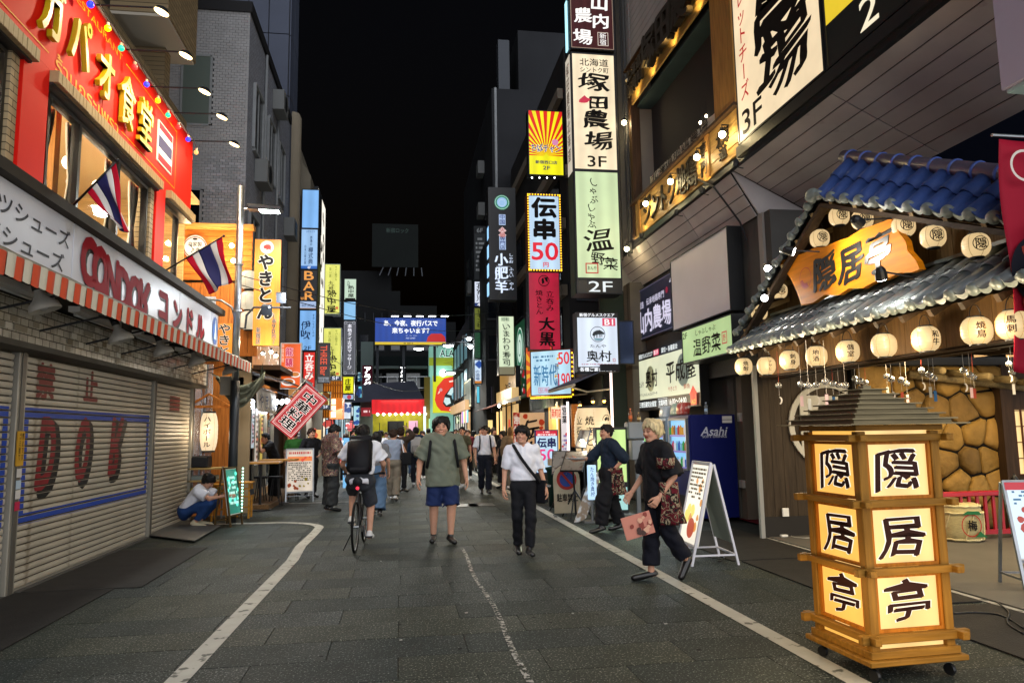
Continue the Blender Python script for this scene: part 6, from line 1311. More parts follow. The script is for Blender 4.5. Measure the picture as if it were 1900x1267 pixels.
# lower wooden band with cut letters
LW=wood('lit_wood','9c7c46',ax=1);src=MB().box(5.12,5.16,10.25,15.4,0,.178).build('plank',LW,RB_,bevel=.005)
for i in range(4):o=src if i==0 else inst(src,'plank',RB_,(0,0,0));o.location=(rnd.uniform(-.004,.004),0,5.76+i*.186)
bx('rail',DW,RB_,5.05,5.2,10.2,15.42,6.505,6.56);
for yy in (11.28,14.9):bx('band_post',PWOOD,RB_,5.09,5.119,yy,yy+.14,5.76,6.5)
LB_=Txt((5.12,15.4,5.76),(0,-1,0),(0,0,1),5.15,.74)
LB_.c('シントク地鶏',.42,.46,.56,.82,bold=.03,ext=.035,wob=.06).col('専門',.76,.9,.06,.8,bold=.03,ext=.03).c('北海道',.16,.8,.14,.2,bold=.03,ext=.02).c('北海',.90,.62,.09,.4,bold=.02,ext=.02).c('道',.90,.28,.06,.3,bold=.02,ext=.02)
LB_.each('carved_letter',mat('carved','241d14',.6),RB_,.003)
# upper band
src=MB().box(5.12,5.16,10.25,15.4,0,.2).build('plank',LW,RB_,bevel=.005)
for i in range(4):o=src if i==0 else inst(src,'plank',RB_,(0,0,0));o.location=(rnd.uniform(-.004,.004),0,8.8+i*.208)
T=Txt((5.1,15.4,8.8),(0,-1,0),(0,0,1),5.15,.84);T.c('塚田農場',.60,.5,.66,.95,bold=.07,ext=.12,wob=.05).c('北海道',.14,.66,.22,.36,bold=.04,ext=.06).c('新得町',.15,.28,.22,.34,bold=.04,ext=.06);T.each('carved_letter',mat('carved','241d14',.6),RB_,.06)
bx('rail',DW,RB_,5.0,5.2,10.2,15.42,9.63,9.66)
# cloth banner along the balcony rail
BN=thing('cloth_banner','white cloth banner with brush strokes tied along the balcony rail','banner',(5.1,12,6.5));MB().grid(lambda u,v:(5.16+.03*sin(u*40)*(1-v*.3),10.98+3.4*u,6.57+.27*v-.05*abs(sin(u*pi*6))*v),60,5).build('cloth',mat('banner_cloth','b9ac94',.8,nz=(3,.15)),BN,smooth=True,thick=.004)
T=Txt((5.11,14.3,6.58),(0,-1,0),(0,0,1),3.2,.25);T.c('北海道地鶏農場',.5,.45,.9,.8,bold=.06,wob=.1);T.build('lettering',mat('brush_grey','3c362e',.7),BN)
# bulbs with little arms, lit below and dark above
def arm_bulb(p,lab,on,grp):
    t=thing('arm_bulb',lab,'bulb',tuple(p),grp);MB().ball(tuple(p),.055,12,8).build('bulb',lit('ffeeb8',26) if on else mat('bulb_off','a89c80',.15,trans=.3),t,smooth=True)
    MB().tube([p+Vector((0,0,.05)),p+Vector((0,0,.16)),p+Vector((.16,0,.16))],.012,6).build('arm',BLK,t);MB().lathe([(.04,.04),(.035,.11)],p,10).build('socket',BLK,t)
    if on:lamp('POINT',p+Vector((-.05,0,-.03)),20,(1,.78,.4),.06)
for i,(px,py) in enumerate(((1198,378),(1244,337),(1293,292),(1340,250))):
    arm_bulb(onX(px,py,5.0),'glowing bulb on an arm over the lower wooden band, %s from the sign tower'%['first','second','third','fourth'][i],True,'lit bulbs over the lower wooden band')
arm_bulb(onX(1158,228,5.0),'glowing bulb on the corner strip right of the tall cream sign',True,None)
arm_bulb(onX(1163,462,5.0),'glowing lamp on the corner strip beside the pale green tower sign',True,None)
for i,(px,py) in enumerate(((1164,150),(1197,98),(1232,43))):arm_bulb(onX(px,py,5.0),'unlit bulb over the upper wooden band, %s from the sign tower'%['first','second','third'][i],False,'unlit bulbs over the upper wooden band')
for i,(px,py) in enumerate(((1190,438),(1255,395),(1302,355),(1365,305))):
    p=onX(px,py,5.02);t=thing('uplight','small black uplight under the lower wooden band, %s from the sign tower'%['first','second','third','fourth'][i],'spotlight',tuple(p),'uplights under the lower wooden band');MB().lathe([(.02,-.05),(.045,-.02),(.05,.05)],p,10,ax=(.3,.3,1),cap=True).build('head',BLK,t);MB().tube([p+Vector((0,0,-.04)),p+Vector((.12,0,-.06))],.008,5).build('arm',BLK,t)
    lamp('SPOT',p+Vector((-.02,0,.06)),14,(1,.74,.3),.03,(.25,0,1),130,.8)
for px,py in ((1311,216),(1329,206),(1300,228)):
    p=onX(px,py,5.6);t=thing('small_bulb','small glowing bulb strung over the cloth banner on the balcony, %s'%{1311:'middle of three',1329:'nearest the wooden post',1300:'farthest from the post'}[px],'bulb',tuple(p),'bulbs strung on the balcony');MB().ball(tuple(p),.03,8,6).build('bulb',lit('fff0c8',20),t);MB().tube([p+Vector((0,0,.03)),p+Vector((0,0,.3))],.004,4).build('cord',BLK,t)
for yy in (11.4,12.6,13.8,14.8):lamp('SPOT',(4.95,yy,8.72),16,(1,.70,.25),.03,(.25,0,1),120,.8)
# 3F and 2F wall signs
CRW=lit('f4dcb4',.95,.12,1.6)
sign('wall_sign','huge cream wall sign with black brushed kanji and red katakana, 3F at its foot',(5.12,10.22,5.88),(0,-1,0),2.34,4.2,.25,CRW,BLK,[('c',INK,'農',.55,.36,.62,.26,{'bold':.07,'wob':.12}),('c',INK,'場',.60,.175,.62,.23,{'bold':.07,'wob':.12}),('c',INK,'田',.55,.60,.5,.2,{'bold':.07}),('t',INK,'3F',.20,.062,.26,.085,{'bold':.03}),('col',lit('c8181c',.8),'ラクレットチーズ',.13,.70,.12,.56,{'bold':.02})],fw=.03)
bx('bottom_lip',BLK,RB_,5.1,5.16,2.6,10.3,5.70,5.86)
sign('wall_sign','yellow wall sign with a black foot and 2F in cream beside the cream sign',(5.12,7.84,5.88),(0,-1,0),2.9,4.2,.25,lit('e8c830',.95,.08,2),BLK,[('rect',lit('14140e',.4),.012,.008,.99,.13),('t',lit('f8eccc',1.),'2',.29,.065,.11,.085,{'bold':.03}),('t',lit('f8eccc',1.),'F',.52,.065,.11,.085,{'bold':.03})],fw=.03)
# lower wall signs
NV=lit('20263c',.5,.2,2)
sign('wall_sign','dark wood grain sign with white kanji and 4F in its upper corner',(5.55,16.84,3.62),(0,-1,0),2.9,1.2,.12,NV,BLK,[('t',lit('c8ccdc',.8),'4F',.87,.86,.12,.17,{'bold':.02}),('c',lit('d0cce4',.9),'鹿児島',.15,.68,.17,.14,{'bold':.02}),('c',lit('d0cce4',.9),'伝承地鶏専門',.5,.69,.40,.14,{'bold':.02}),('c',lit('d0cce4',1.),'山内農場',.44,.34,.78,.46,{'bold':.06,'wob':.05}),('disc',lit('a02040',.6),.76,.72,.07),('box',lit('9088a8',.6),.87,.18,.93,.48,.01),('col',lit('b0a8c8',.7),'新宿',.9,.46,.05,.26),('box',lit('9088a8',.6),.012,.03,.988,.97,.008)],fw=.03)
sign('blank_sign','large blank pale sign panel over the small green sign',(5.36,13.9,3.5),(0,-1,0),2.62,1.42,.24,mat('blank_face','cdc6c8',.45,nz=(1,.06)),BLK,[],fw=.02)
sign('wall_sign','wide pale sign for two eateries with opening hours on its black foot',(5.46,16.5,2.0),(0,-1,0),3.6,1.32,.16,lit('e0e4c4',.95,.08,1.5),BLK,[('rect',lit('14181c',.4),.005,.86,.995,.995),('rect',lit('14181c',.4),.005,.005,.995,.19),('c',lit('e4ecec',1.),[('新宿グルメスクエア',.17,.93,.26,.09,{'bold':.04}),('貸切・各種宴会',.58,.93,.26,.09,{'bold':.04})]),('rect',lit('e04868',.85),.32,.88,.41,.975),('t',lit('ffffff',1.),'B1F',.365,.928,.07,.07),('disc',mat('pale_disc','a8b49a',.5),.25,.52,.28),('disc',mat('pale_disc2','8fa4a0',.5),.78,.55,.32),
     ('c',INK,[('たんや',.08,.45,.10,.12),('奥村',.27,.52,.22,.30,{'bold':.03}),('平成屋',.74,.56,.44,.34,{'bold':.04,'wob':.08}),('キタンしゃぶしゃぶ＆ステーキ',.2,.27,.34,.06)]),('c',lit('c05830',.7),[('やきとり',.62,.30,.14,.08),('鮮魚',.83,.30,.09,.08)]),('c',lit('e8f0f0',1.1),[('三密回避完全個室',.19,.10,.32,.10,{'bold':.04}),('営業時間',.46,.10,.14,.10,{'bold':.04})]),('t',lit('e8f0f0',1.1),'16:00〜24:00',.69,.10,.26,.09,{'bold':.03}),('box',lit('e8f0f0',.9),.385,.03,.535,.17,.01),('poly',lit('e03020',.9),[(.88,.02),(.96,.02),(.96,.17),(.975,.17),(.92,.30),(.865,.17),(.88,.17)]),('c',lit('f0d020',1.),'入口',.92,.07,.06,.07)],fw=.02)
sign('wall_sign','small green sign with brushed characters, 2F in its corner, beside the gable roof',(5.16,12.95,2.76),(0,-1,0),2.1,.62,.42,lit('b4d090',.85,.1,2),BLK,[('t',INK,'2F',.07,.82,.10,.17),('c',INK,'しゃぶしゃぶ',.5,.80,.42,.17,{'wob':.1}),('c',INK,'温野菜',.52,.38,.56,.52,{'bold':.03,'wob':.08}),('box',lit('c02830',.8),.82,.28,.91,.60,.02),('c',lit('c02830',.8),'野',.865,.44,.05,.2)],fw=.02)
MB().tube([(5.62,10.9,2.2),(5.62,10.9,1.9),(5.6,10.9,.2)],.02,6).build('conduit',mat('conduit','3f3e3d',.5),RB_)
bx('meter_box',mat('meter','9c9a94',.5),RB_,5.92,5.95,12.32,12.45,1.7,1.85);bx('wall_socket',mat('meter','9c9a94',.5),RB_,5.90,5.95,12.33,12.47,.55,.68)
for i in range(11):bx('ladder_rung',STEEL,RB_,6.42,6.75,12.3,12.33,.2+i*.24,.215+i*.24)
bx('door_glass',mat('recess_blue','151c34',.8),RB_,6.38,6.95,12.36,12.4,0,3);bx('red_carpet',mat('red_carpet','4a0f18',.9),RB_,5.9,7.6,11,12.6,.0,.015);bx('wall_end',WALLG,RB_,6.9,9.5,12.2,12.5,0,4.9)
# ================================================================ restaurant with the tiled roofs
IN=thing('tiled_restaurant','wooden izakaya front with tiled gable roofs, a white ring emblem and a rough stone wall','restaurant',(6,8,0))
TB=mat('tile_blue','34497e',.45,nz=(2,.15),bump=(30,.1));TG=mat('tile_grey','6b7274',.30,nz=(3,.18),bump=(30,.12));TC=mat('tile_cap','626b69',.35,nz=(5,.1));RG=mat('ridge_tile','5c5566',.4,nz=(3,.15))
WV=wood('board_wall','5d4a30',ax=2);WVd=wood('dark_board','3a3024',ax=2);BM=wood('beam_wood','46382a',ax=1)
def tiles(U0,U1,L0,L1,ncol,nrow,m,cap,skip=0,hooks=False):
    U0,U1,L0,L1=map(Vector,(U0,U1,L0,L1));nrm=(U1-U0).cross(L0-U0).normalized()
    if nrm.z<0:nrm=-nrm
    for i in range(ncol):
        s=(i+.5)/ncol;a,b=U0.lerp(U1,s),L0.lerp(L1,s);w=((U1-U0).length/ncol)*.5;w2=((L1-L0).length/ncol)*.5
        dirw=(U1-U0).normalized();r=w*.52
        for j in range(nrow):
            t0,t1=j/nrow,(j+1)/nrow+.04;p,q=a.lerp(b,t0)+nrm*.0,a.lerp(b,min(t1,1.02))+nrm*.022
            mb=MB();n=10;vs=[]
            for (c,lift) in ((p,0),(q,.0)):
                for k in range(n+1):                       # barrel then shallow pan to the next column
                    th=pi*k/n;vs.append(c+dirw*(-cos(th)*r-w*.42)+nrm*(sin(th)*r*.62))
                for k in range(1,5):f=k/4;vs.append(c+dirw*(r-w*.42+(2*w-2*r)*f+(.003))+nrm*(-.25*r*sin(pi*f)))
            N2=n+5;fs=[(k,k+1,N2+k+1,N2+k) for k in range(N2-1)]
            mb.add(vs,fs);o=mb.build('roof_tile',m,IN,smooth=True,thick=.014)
            if j==nrow-1:
                d=(b-a).normalized();e=q+d*.004+dirw*(-w*.42)+nrm*r*.15
                c_=MB().lathe([(0,.022),(r*.7,.016),(r*.86,.0),(r*.86,-.03)],e,14,ax=d,cap=False).build('end_cap',cap,o,smooth=True)
                vs=[];
                for k in range(7):f=k/6;c0=q+dirw*(r-w*.42+(2*w-2*r)*f)+nrm*(-.25*r*sin(pi*f));vs+=[c0+nrm*.012,c0-nrm*(.02+.014*sin(pi*f))]
                MB().add([x+d*.008 for x in vs],[(2*k,2*k+1,2*k+3,2*k+2) for k in range(6)]).build('lip',cap,o,thick=.01)
            if hooks and j==0:h_=a.lerp(b,.5)+nrm*(r+.03)+dirw*w*.2;MB().tube([h_-dirw*.05,h_+nrm*.012,h_+dirw*.05,h_+dirw*.07-nrm*.01],.007,5).build('snow_hook',BLK,o)
U0,U1,L0,L1=Vector((5.5,8.1,4.88)),Vector((5.5,4.6,3.27)),Vector((4.9,7.9,4.31)),Vector((4.9,4.4,2.90))
tiles(U0,U1,L0,L1,14,2,TB,TC)
# right slope ridge with rings
rt=U0+Vector((0,.1,.06));rb=U1+Vector((0,0,.06));d=(rb-rt);mb=MB().tube([rt,rb],.085,14);mb.build('ridge',RG,IN,smooth=True)
for i in range(13):c=rt+d*(i+.5)/13;MB().lathe([(.088,-.02),(.1,-.01),(.1,.01),(.088,.02)],c,16,ax=d,cap=False).build('ridge_ring',mat('ring_blue','4a62a8',.35),IN,smooth=True)
# left slope: only its undersides and edge caps show
LU0,LU1,LL0,LL1=Vector((5.5,8.1,4.88)),Vector((5.5,10.3,3.45)),Vector((4.9,7.9,4.31)),Vector((4.9,10.2,2.93))
tiles(LU1,LU0,LL1,LL0,11,2,TG,TC)
MB().ball(tuple(L0+Vector((-.04,.02,.02))),(.075,.11,.085),14,8).build('apex_cap',TC,IN,smooth=True)
b=MB();
for (p,q) in ((L0,L1),(L0,LL1)):b.bar(p+Vector((.1,0,-.10)),q+Vector((.1,0,-.10)),.12,.05);
b.build('barge_board',BM,IN);b=MB()
for (A_,B_) in ((L0,L1),(L0,LL1)):b.add([A_+Vector((.04,0,-.05)),B_+Vector((.04,0,-.05)),B_+Vector((.6,.1,.42)),A_+Vector((.6,.2,.48))],[(0,1,2,3),(3,2,1,0)])
b.build('roof_underlay',WVd,IN)
for i in range(8):
    f=(i+.5)/8;c=L0.lerp(L1,f)+Vector((.3,0,-.0));MB().bar(c+Vector((-.26,0,-.07)),c+Vector((.26,0,.12)),.05,.07).build('rafter',wood('rafter_wood','8c7650',ax=0),IN)
for i in range(6):
    f=(i+.5)/6;c=L0.lerp(LL1,f)+Vector((.3,0,0));MB().bar(c+Vector((-.26,0,-.07)),c+Vector((.26,0,.12)),.05,.07).build('rafter',wood('rafter_wood','8c7650',ax=0),IN)
# gable wall of upright boards behind the orange sign
src=None;y=4.42
while y<10.3:
    top=4.75-(8.0-y)*.42 if y<8 else 4.75-(y-8)*.62;w=.17
    bx('plank',WV,IN,5.44+rnd.uniform(-.003,.003),5.47,y+.004,y+w-.004,2.95,max(3.1,top));y+=w
bx('wall_core',DW,IN,5.475,5.6,4.4,10.35,2.3,3.4)
# lower roof
tiles((5.42,9.98,3.18),(5.42,3.6,3.18),(4.62,9.85,2.66),(4.62,3.6,2.66),25,2,TG,TC,hooks=True)
bx('roof_flashing',TC,IN,5.34,5.46,3.6,10.0,3.2,3.235);MB().add([(4.66,3.6,2.62),(4.66,9.9,2.62),(5.44,9.95,3.13),(5.44,3.6,3.13)],[(0,1,2,3),(3,2,1,0)]).build('roof_underlay',WVd,IN)
for i in range(16):MB().bar((4.68,4.0+i*.38,2.585),(5.3,4.0+i*.38,2.93),.05,.07).build('rafter',BM,IN)
bx('eave_beam',BM,IN,4.86,4.98,3.6,9.85,2.70,2.82);
y=3.6
while y<9.75:bx('plank',wood('header_wood','6a4f2e',ax=2),IN,5.0,5.04,y+.003,y+.277,2.30,2.78);y+=.28
bx('header_core',DW,IN,5.045,5.2,3.6,9.8,2.28,2.9);MB().tube([(4.72,3.7,2.64),(4.72,9.9,2.64)],.008,5).build('wire',BLK,IN)
# entrance hall: ceiling with glowing battens, wind chimes
bx('hall_ceiling',mat('hall_black','14120f',.8),IN,5.2,10.4,3.4,10.2,2.62,2.68)
for i in range(9):
    for j in range(6):bx('ceiling_batten',BM,IN,5.3+i*.5,5.34+i*.5,4.0+j*1.02,4.98+j*1.02,2.5,2.6) if j%2==0 else None
for i in range(10):
    for j in range(5):
        if (i+j)%2==0:x0,y0=5.4+i*.42,4.6+j*1.1;MB().sheet((x0,y0,2.56),(x0,y0+.16,2.56),(x0+.36,y0+.16,2.56),(x0+.36,y0,2.56)).build('ceiling_panel',lit('f4dca0',.7),IN)
for (x,y) in ((6.4,8.4),(8.0,8.8),(7.2,6.4)):lamp('AREA',(x,y,2.5),34,(1,.78,.45),.7,(0,.15,-1))
# white ring wall facing the camera
y0=10.32;x=5.24
while x<6.75:bx('plank',WVd,IN,x+.003,x+.177,y0,y0+.03,0,2.6);x+=.18
bx('wall_foot',mat('foot','2c2a28',.8),IN,5.2,6.8,y0-.02,y0,.0,.3);bx('corner_pipe',mat('pipe_grey','8c8c88',.5),IN,5.14,5.2,10.22,10.28,0,2.5)
RC=onY(1537,790,10.28);WR=mat('ring_white','b4b0a4',.6,nz=(5,.12));b=MB();ro,ri=.63,.55
for i in range(40):
    a,c=2*pi*i/40,2*pi*(i+1)/40;P=[(RC.x+r_*cos(t_),y_,RC.z+.02+r_*sin(t_)) for t_ in (a,c) for r_,y_ in ((ri,10.27),(ro,10.27),(ro,10.3),(ri,10.3))]
    b.add(P,[(0,1,5,4),(1,2,6,5),(3,0,4,7)])
b.build('ring_emblem',WR,IN);T=Txt((RC.x-.5,10.30,RC.z-.48),(1,0,0),(0,0,1),1,1);T.c('隠',.5,.5,.98,.98,bold=.06,ext=.02);T.build('emblem_letter',WR,IN,off=.004)
# stone wall: every stone its own piece
def cells(x0,x1,z0,z1,n,seed):
    R=random.Random(seed);S_=[];nx=n;nzr=max(2,int(round(n*(z1-z0)/(x1-x0))))
    for i in range(nx):
        for j in range(nzr):S_.append((x0+(x1-x0)*(i+.5+.55*(R.random()-.5)+(.25 if j%2 else-.25))/nx,z0+(z1-z0)*(j+.5+.55*(R.random()-.5))/nzr))
    for s in S_:
        pl=[(x0,z0),(x1,z0),(x1,z1),(x0,z1)]
        for q in S_:
            if q==s:continue
            mx,mz=(s[0]+q[0])/2,(s[1]+q[1])/2;dx,dz=q[0]-s[0],q[1]-s[1];out=[]
            for i in range(len(pl)):
                a,c=pl[i-1],pl[i];fa=(a[0]-mx)*dx+(a[1]-mz)*dz;fc=(c[0]-mx)*dx+(c[1]-mz)*dz
                if (fa<=0)!=(fc<=0):f=fa/(fa-fc);out.append((a[0]+f*(c[0]-a[0]),a[1]+f*(c[1]-a[1])))
                if fc<=0:out.append(c)
            pl=out
            if len(pl)<3:break
        if len(pl)>=3:yield s,pl
ST=[mat('stone%d'%i,c,.6,nz=(3,.34),bump=(13,.9)) for i,c in enumerate(('8a6a34','7c5f30','93713a','6f552c'))]
for k,(s,pl) in enumerate(cells(6.75,9.2,0.02,2.5,6,5)):
    cx=sum(p[0] for p in pl)/len(pl);cz=sum(p[1] for p in pl)/len(pl);R=random.Random(k);dp=R.uniform(.05,.10)
    rings=[]
    for f,d_ in ((.93,0),(.90,.04),(.80,dp*.8),(.55,dp),(.2,dp*1.05)):
        pts=[]
        for i in range(len(pl)):           # corners are rounded by cutting them
            p,q,r_=pl[i-1],pl[i],pl[(i+1)%len(pl)]
            for g in (.24,.06):pts.append((q[0]+(p[0]-q[0])*g,q[1]+(p[1]-q[1])*g))
            pts.append((q[0]+(r_[0]-q[0])*.2,q[1]+(r_[1]-q[1])*.2))
        rings.append([(cx+(p[0]-cx)*f*1.0,10.2-d_+R.uniform(-.006,.006)*(d_>.03),cz+(p[1]-cz)*f) for p in pts])
    n=len(rings[0]);vs=[p for r_ in rings for p in r_];fs=[(j*n+i,j*n+(i+1)%n,(j+1)*n+(i+1)%n,(j+1)*n+i) for j in range(len(rings)-1) for i in range(n)]+[tuple(range((len(rings)-1)*n,len(rings)*n))]
    MB().add(vs,fs).build('stone',R.choice(ST),IN,smooth=True)
bx('stone_backing',mat('grout','1d1a16',.9),IN,6.7,9.25,10.2,10.3,0,2.5)
for i in range(5):MB().tube([(7.7+i*.38,9.55,2.36-i*.045),(7.8+i*.38,10.2,2.42-i*.045)],.055,12).build('log',wood('log_wood','7c6a48',ax=1),IN,smooth=True);
MB().tube([(7.5,10.0,2.34),(9.6,10.0,2.12)],.06,12).build('log',wood('log_wood','7c6a48',ax=1),IN,smooth=True)
bx('frame_post',wood('frame_wood','3a2a1c',ax=2),IN,9.0,9.2,10.0,10.15,0,2.3);bx('wood_wall',wood('frame_wood','3a2a1c',ax=2),IN,9.2,10.6,10.16,10.25,0,2.5)
SJ=bx('paper_window',lit('ffd890',1.0,.05,3),IN,9.28,10.2,10.12,10.14,.82,1.8);KW=wood('lattice_wood','5a3018',ax=2)
for i in range(8):bx('lattice_bar',KW,SJ,9.28+i*.12,9.30+i*.12,10.09,10.115,.82,1.8)
for i in range(5):bx('lattice_bar',KW,SJ,9.28,10.2,10.07,10.088,.82+i*.24,.835+i*.24)
lamp('AREA',(9.7,9.9,1.4),12,(1,.75,.4),.6,(0,-1,0))
# red railing
RL=thing('red_railing','low red wooden railing with a dark post cap in front of the stone wall','railing',(8,9.4,0));RR=mat('red_lacquer','9c1020',.35,nz=(4,.08))
bx('top_rail',RR,RL,7.35,8.5,9.36,9.44,.60,.67,bevel=.01);bx('bottom_rail',RR,RL,7.35,8.5,9.37,9.43,.08,.14);bx('post',RR,RL,8.5,8.62,9.34,9.46,0,.72,bevel=.01);MB().lathe([(.05,.72),(.06,.75),(.035,.78),(.05,.82),(.0,.90)],(8.56,9.4,0),14).build('post_cap',BLK,RL,smooth=True)
for i in range(9):bx('baluster',RR,RL,7.42+i*.125,7.46+i*.125,9.385,9.415,.14,.60)
bx('post',RR,RL,7.25,7.35,9.34,9.46,0,.72,bevel=.01)
# sake barrel wrapped in straw
bc=onZ(1785,1004);SKB=thing('sake_barrel','straw wrapped sake barrel with a red ringed kanji beside the wooden lantern','barrel',tuple(bc));STW=mat('straw','b4a87c',.8,nz=(20,.25),stretch=(1,1,8),bump=(40,.4))
MB().lathe([(.19,0),(.25,.04),(.27,.14),(.275,.30),(.265,.42),(.24,.5),(.2,.52)],bc,24).build('wrapping',STW,SKB,smooth=True)
for z,r_ in ((.05,.262),(.40,.277),(.49,.25)):MB().tube([Vector((bc.x+r_*cos(a),bc.y+r_*sin(a),z+.006*sin(a*20))) for a in [i*pi/16 for i in range(33)]],.014,6).build('rope',mat('rope','c9bd92',.8),SKB,smooth=True)
for k in range(6):
    a=k*pi/3;MB().tube([Vector((bc.x+.28*cos(a+j*.1),bc.y+.28*sin(a+j*.1),.05+.36*j/5)) for j in range(6)],.008,5).build('rope',mat('rope','c9bd92',.8),SKB)
draw(SKB,(bc.x-.25,bc.y-.285,.06),(1,0,0),(0,0,1),.42,.38,[('ring',mat('red_print','a82820',.6),.42,.5,.15,.014),('c',INK,'梅',.45,.5,.34,.38,{'bold':.05}),('polys',mat('green_print','2c6a40',.6),[[(.5,.1),(.95,.08),(.8,.2),(.7,.3),(.62,.2)],[(.1,.88),(.8,.86),(.7,.98),(.3,1.)]])])
# lanterns of both rows
PAPER=lit('ffdca0',.8,.08,6)
rows=[(1380,680,'焼酎','lettered for spirits, at the far end of the lower row'),(1422,679,'アサヒ','lettered in three katakana, second of the lower row'),(1465,668,'刺身','lettered for raw fish in the lower row'),(1515,661,'地酒','lettered for local sake in the lower row'),(1573,652,'個室','lettered for private rooms in the lower row'),(1640,641,'','with its blank side turned out, in the lower row'),(1718,629,'和牛','lettered for wagyu beef, over the stone wall'),(1812,614,'焼鳥','lettered for grilled chicken in the lower row'),(1880,603,'馬刺','lettered for horse sashimi, half behind the red banner')]
for i,(px,py,tx,lb) in enumerate(rows):
    c=onX(px,py,4.72);d=Vector((-.35 if i not in (1,6) else .55,-1,0));d=Vector((-c.x,-c.y,0)).normalized();s_=Vector((d.y,-d.x,0))
    off=[-.25,-.45,-.35,.05,-.25,0,-.9,-.3,.1][i];d=(d-s_*off*-1).normalized()
    lantern('round_lantern','round paper lantern '+lb,c,.118,.112,PAPER,group='lower row of paper lanterns',text=tx or None,dirn=d,ribs=9,top=.5,tsc=.85,hang=.10);
    if i%2==0:lamp('POINT',c+Vector((-.25,0,-.05)),16,(1,.78,.48),.1)
for i,(px,py,lb) in enumerate(((1521,443,'partly hidden just left of the orange board top edge'),(1557,402,'highest of the upper row'),(1600,408,'behind the small black spotlight in the upper row'),(1676,421,'behind the top corner of the orange board'),(1731,440,'right of the orange board, fully in view'),(1811,456,'last of the upper row by the lower roof ridge'),(1445,540,'at the lower corner of the orange board'),(1409,580,'lowest of the upper row, over the lower roof end'))):
    c=onX(px,py,5.12);d=Vector((-c.x,-c.y,0)).normalized();s_=Vector((d.y,-d.x,0));d=(d+s_*-.38).normalized()
    lantern('round_lantern','round seal marked paper lantern '+lb,c,.115,.105,PAPER,group='upper row of paper lanterns',text='(隠)',dirn=d,ribs=9,top=.5,tsc=1.,hang=.10)
# orange wooden name board
OB=thing('name_board','big glossy orange wooden board with a wavy edge and three black kanji','sign',(5.0,7.9,3.4));OBW=mat('board_orange','d8820c',.55,nz=(1.6,.22),stretch=(3,1.0,12));OBW.node_tree.nodes['Principled BSDF'].inputs['Coat Weight'].default_value=.03;OBW.node_tree.nodes['Principled BSDF'].inputs['Coat Roughness'].default_value=.5
XB=5.02;V2=lambda px,py:(lambda p:(p.y,p.z))(onX(px,py,XB))
outl=[(1446,487),(1470,475),(1492,470),(1510,460),(1530,458),(1552,448),(1575,440),(1598,425),(1620,418),(1640,411),(1652,405),(1662,415),(1668,432),(1680,447),(1684,466),(1700,484),(1706,500),(1690,506),(1668,506),(1645,518),(1622,523),(1600,535),(1575,535),(1555,548),(1530,547),(1508,562),(1487,567),(1478,540),(1466,515),(1452,500)]
MB().prism([V2(*p) for p in outl][::-1],(XB,0,0),(0,1,0),(0,0,1),(.07,0,0)).build('board',OBW,OB)
def on_board(T,ch,px,py,w,h):y_,z_=V2(px,py);T.c(ch,-y_,z_,w,h,bold=.075,ext=.008,skew=.12,wob=.08)
T=Txt((XB,0,0),(0,-1,0),(0,0,1),1,1);on_board(T,'隠',1530,504,.50,.44);on_board(T,'居',1579,488,.46,.44);on_board(T,'亭',1630,466,.46,.44);T.each('carved_letter',mat('lacquer_black','0c0908',.3),OB,.0)
cy,cz=V2(1495,516);T_=thing;b=MB();rd=mat('fan_red','b81c14',.4)
for i in range(7):
    a,c=pi*1.05+i*.27,pi*1.05+i*.27+.22;b.sheet(*[(XB-.004,cy-.12*r_*cos(t_),cz+.12*r_*sin(t_)) for r_,t_ in ((.55,a),(1,a),(1,c),(.55,c))])
b.build('fan_emblem',rd,OB);b=MB()
for i in range(32):a,c=i*pi/16,(i+1)*pi/16;b.sheet(*[(XB-.005,cy-r_*.13*cos(t_),cz+r_*.13*sin(t_)) for r_,t_ in ((.97,a),(1.03,a),(1.03,c),(.97,c))])
b.build('emblem_ring',rd,OB)
# spotlights at the gable
for i,(px,py,tgt,pw,lab) in enumerate(((1635,513,(.35,.3,-1),30,'spotlight on a rod shining on the orange board from below'),(1594,413,(.9,.3,-.5),26,'black spotlight on a rod over the orange board'),(1423,497,(-.2,-1,-.5),16,'bright spotlight on the gable edge, higher of two'),(1418,553,(-.4,-1,-.2),22,'bright spotlight at the low end of the gable, glaring at the camera'),(1468,466,(.8,-.6,-.4),30,'black spotlight on a rod at the upper corner of the orange board'))):
    p=onX(px,py,4.42 if i in (0,1,4) else 4.92);t=thing('spotlight',lab,'spotlight',tuple(p));dv=Vector(tgt).normalized();MB().lathe([(.03,-.09),(.05,-.06),(.055,.03)],p,12,ax=dv).build('head',BLK,t,smooth=False);MB().lathe([(0,.036),(.046,.034)],p,12,ax=dv,cap=False).build('lens',lit('ffffff',30),t)
    MB().tube([p-dv*.05,p+Vector((.35,0,.0 if i!=1 else .05))] if i in (0,1,4) else [p,p+Vector((.06,.05,.12))],.009,6).build('rod',BLK,t);lamp('SPOT',p+dv*.06,pw*(.5,.25,1.,1.,1.6)[i],(1,.93,.8),.05,tgt,150,.9).data.specular_factor=.1
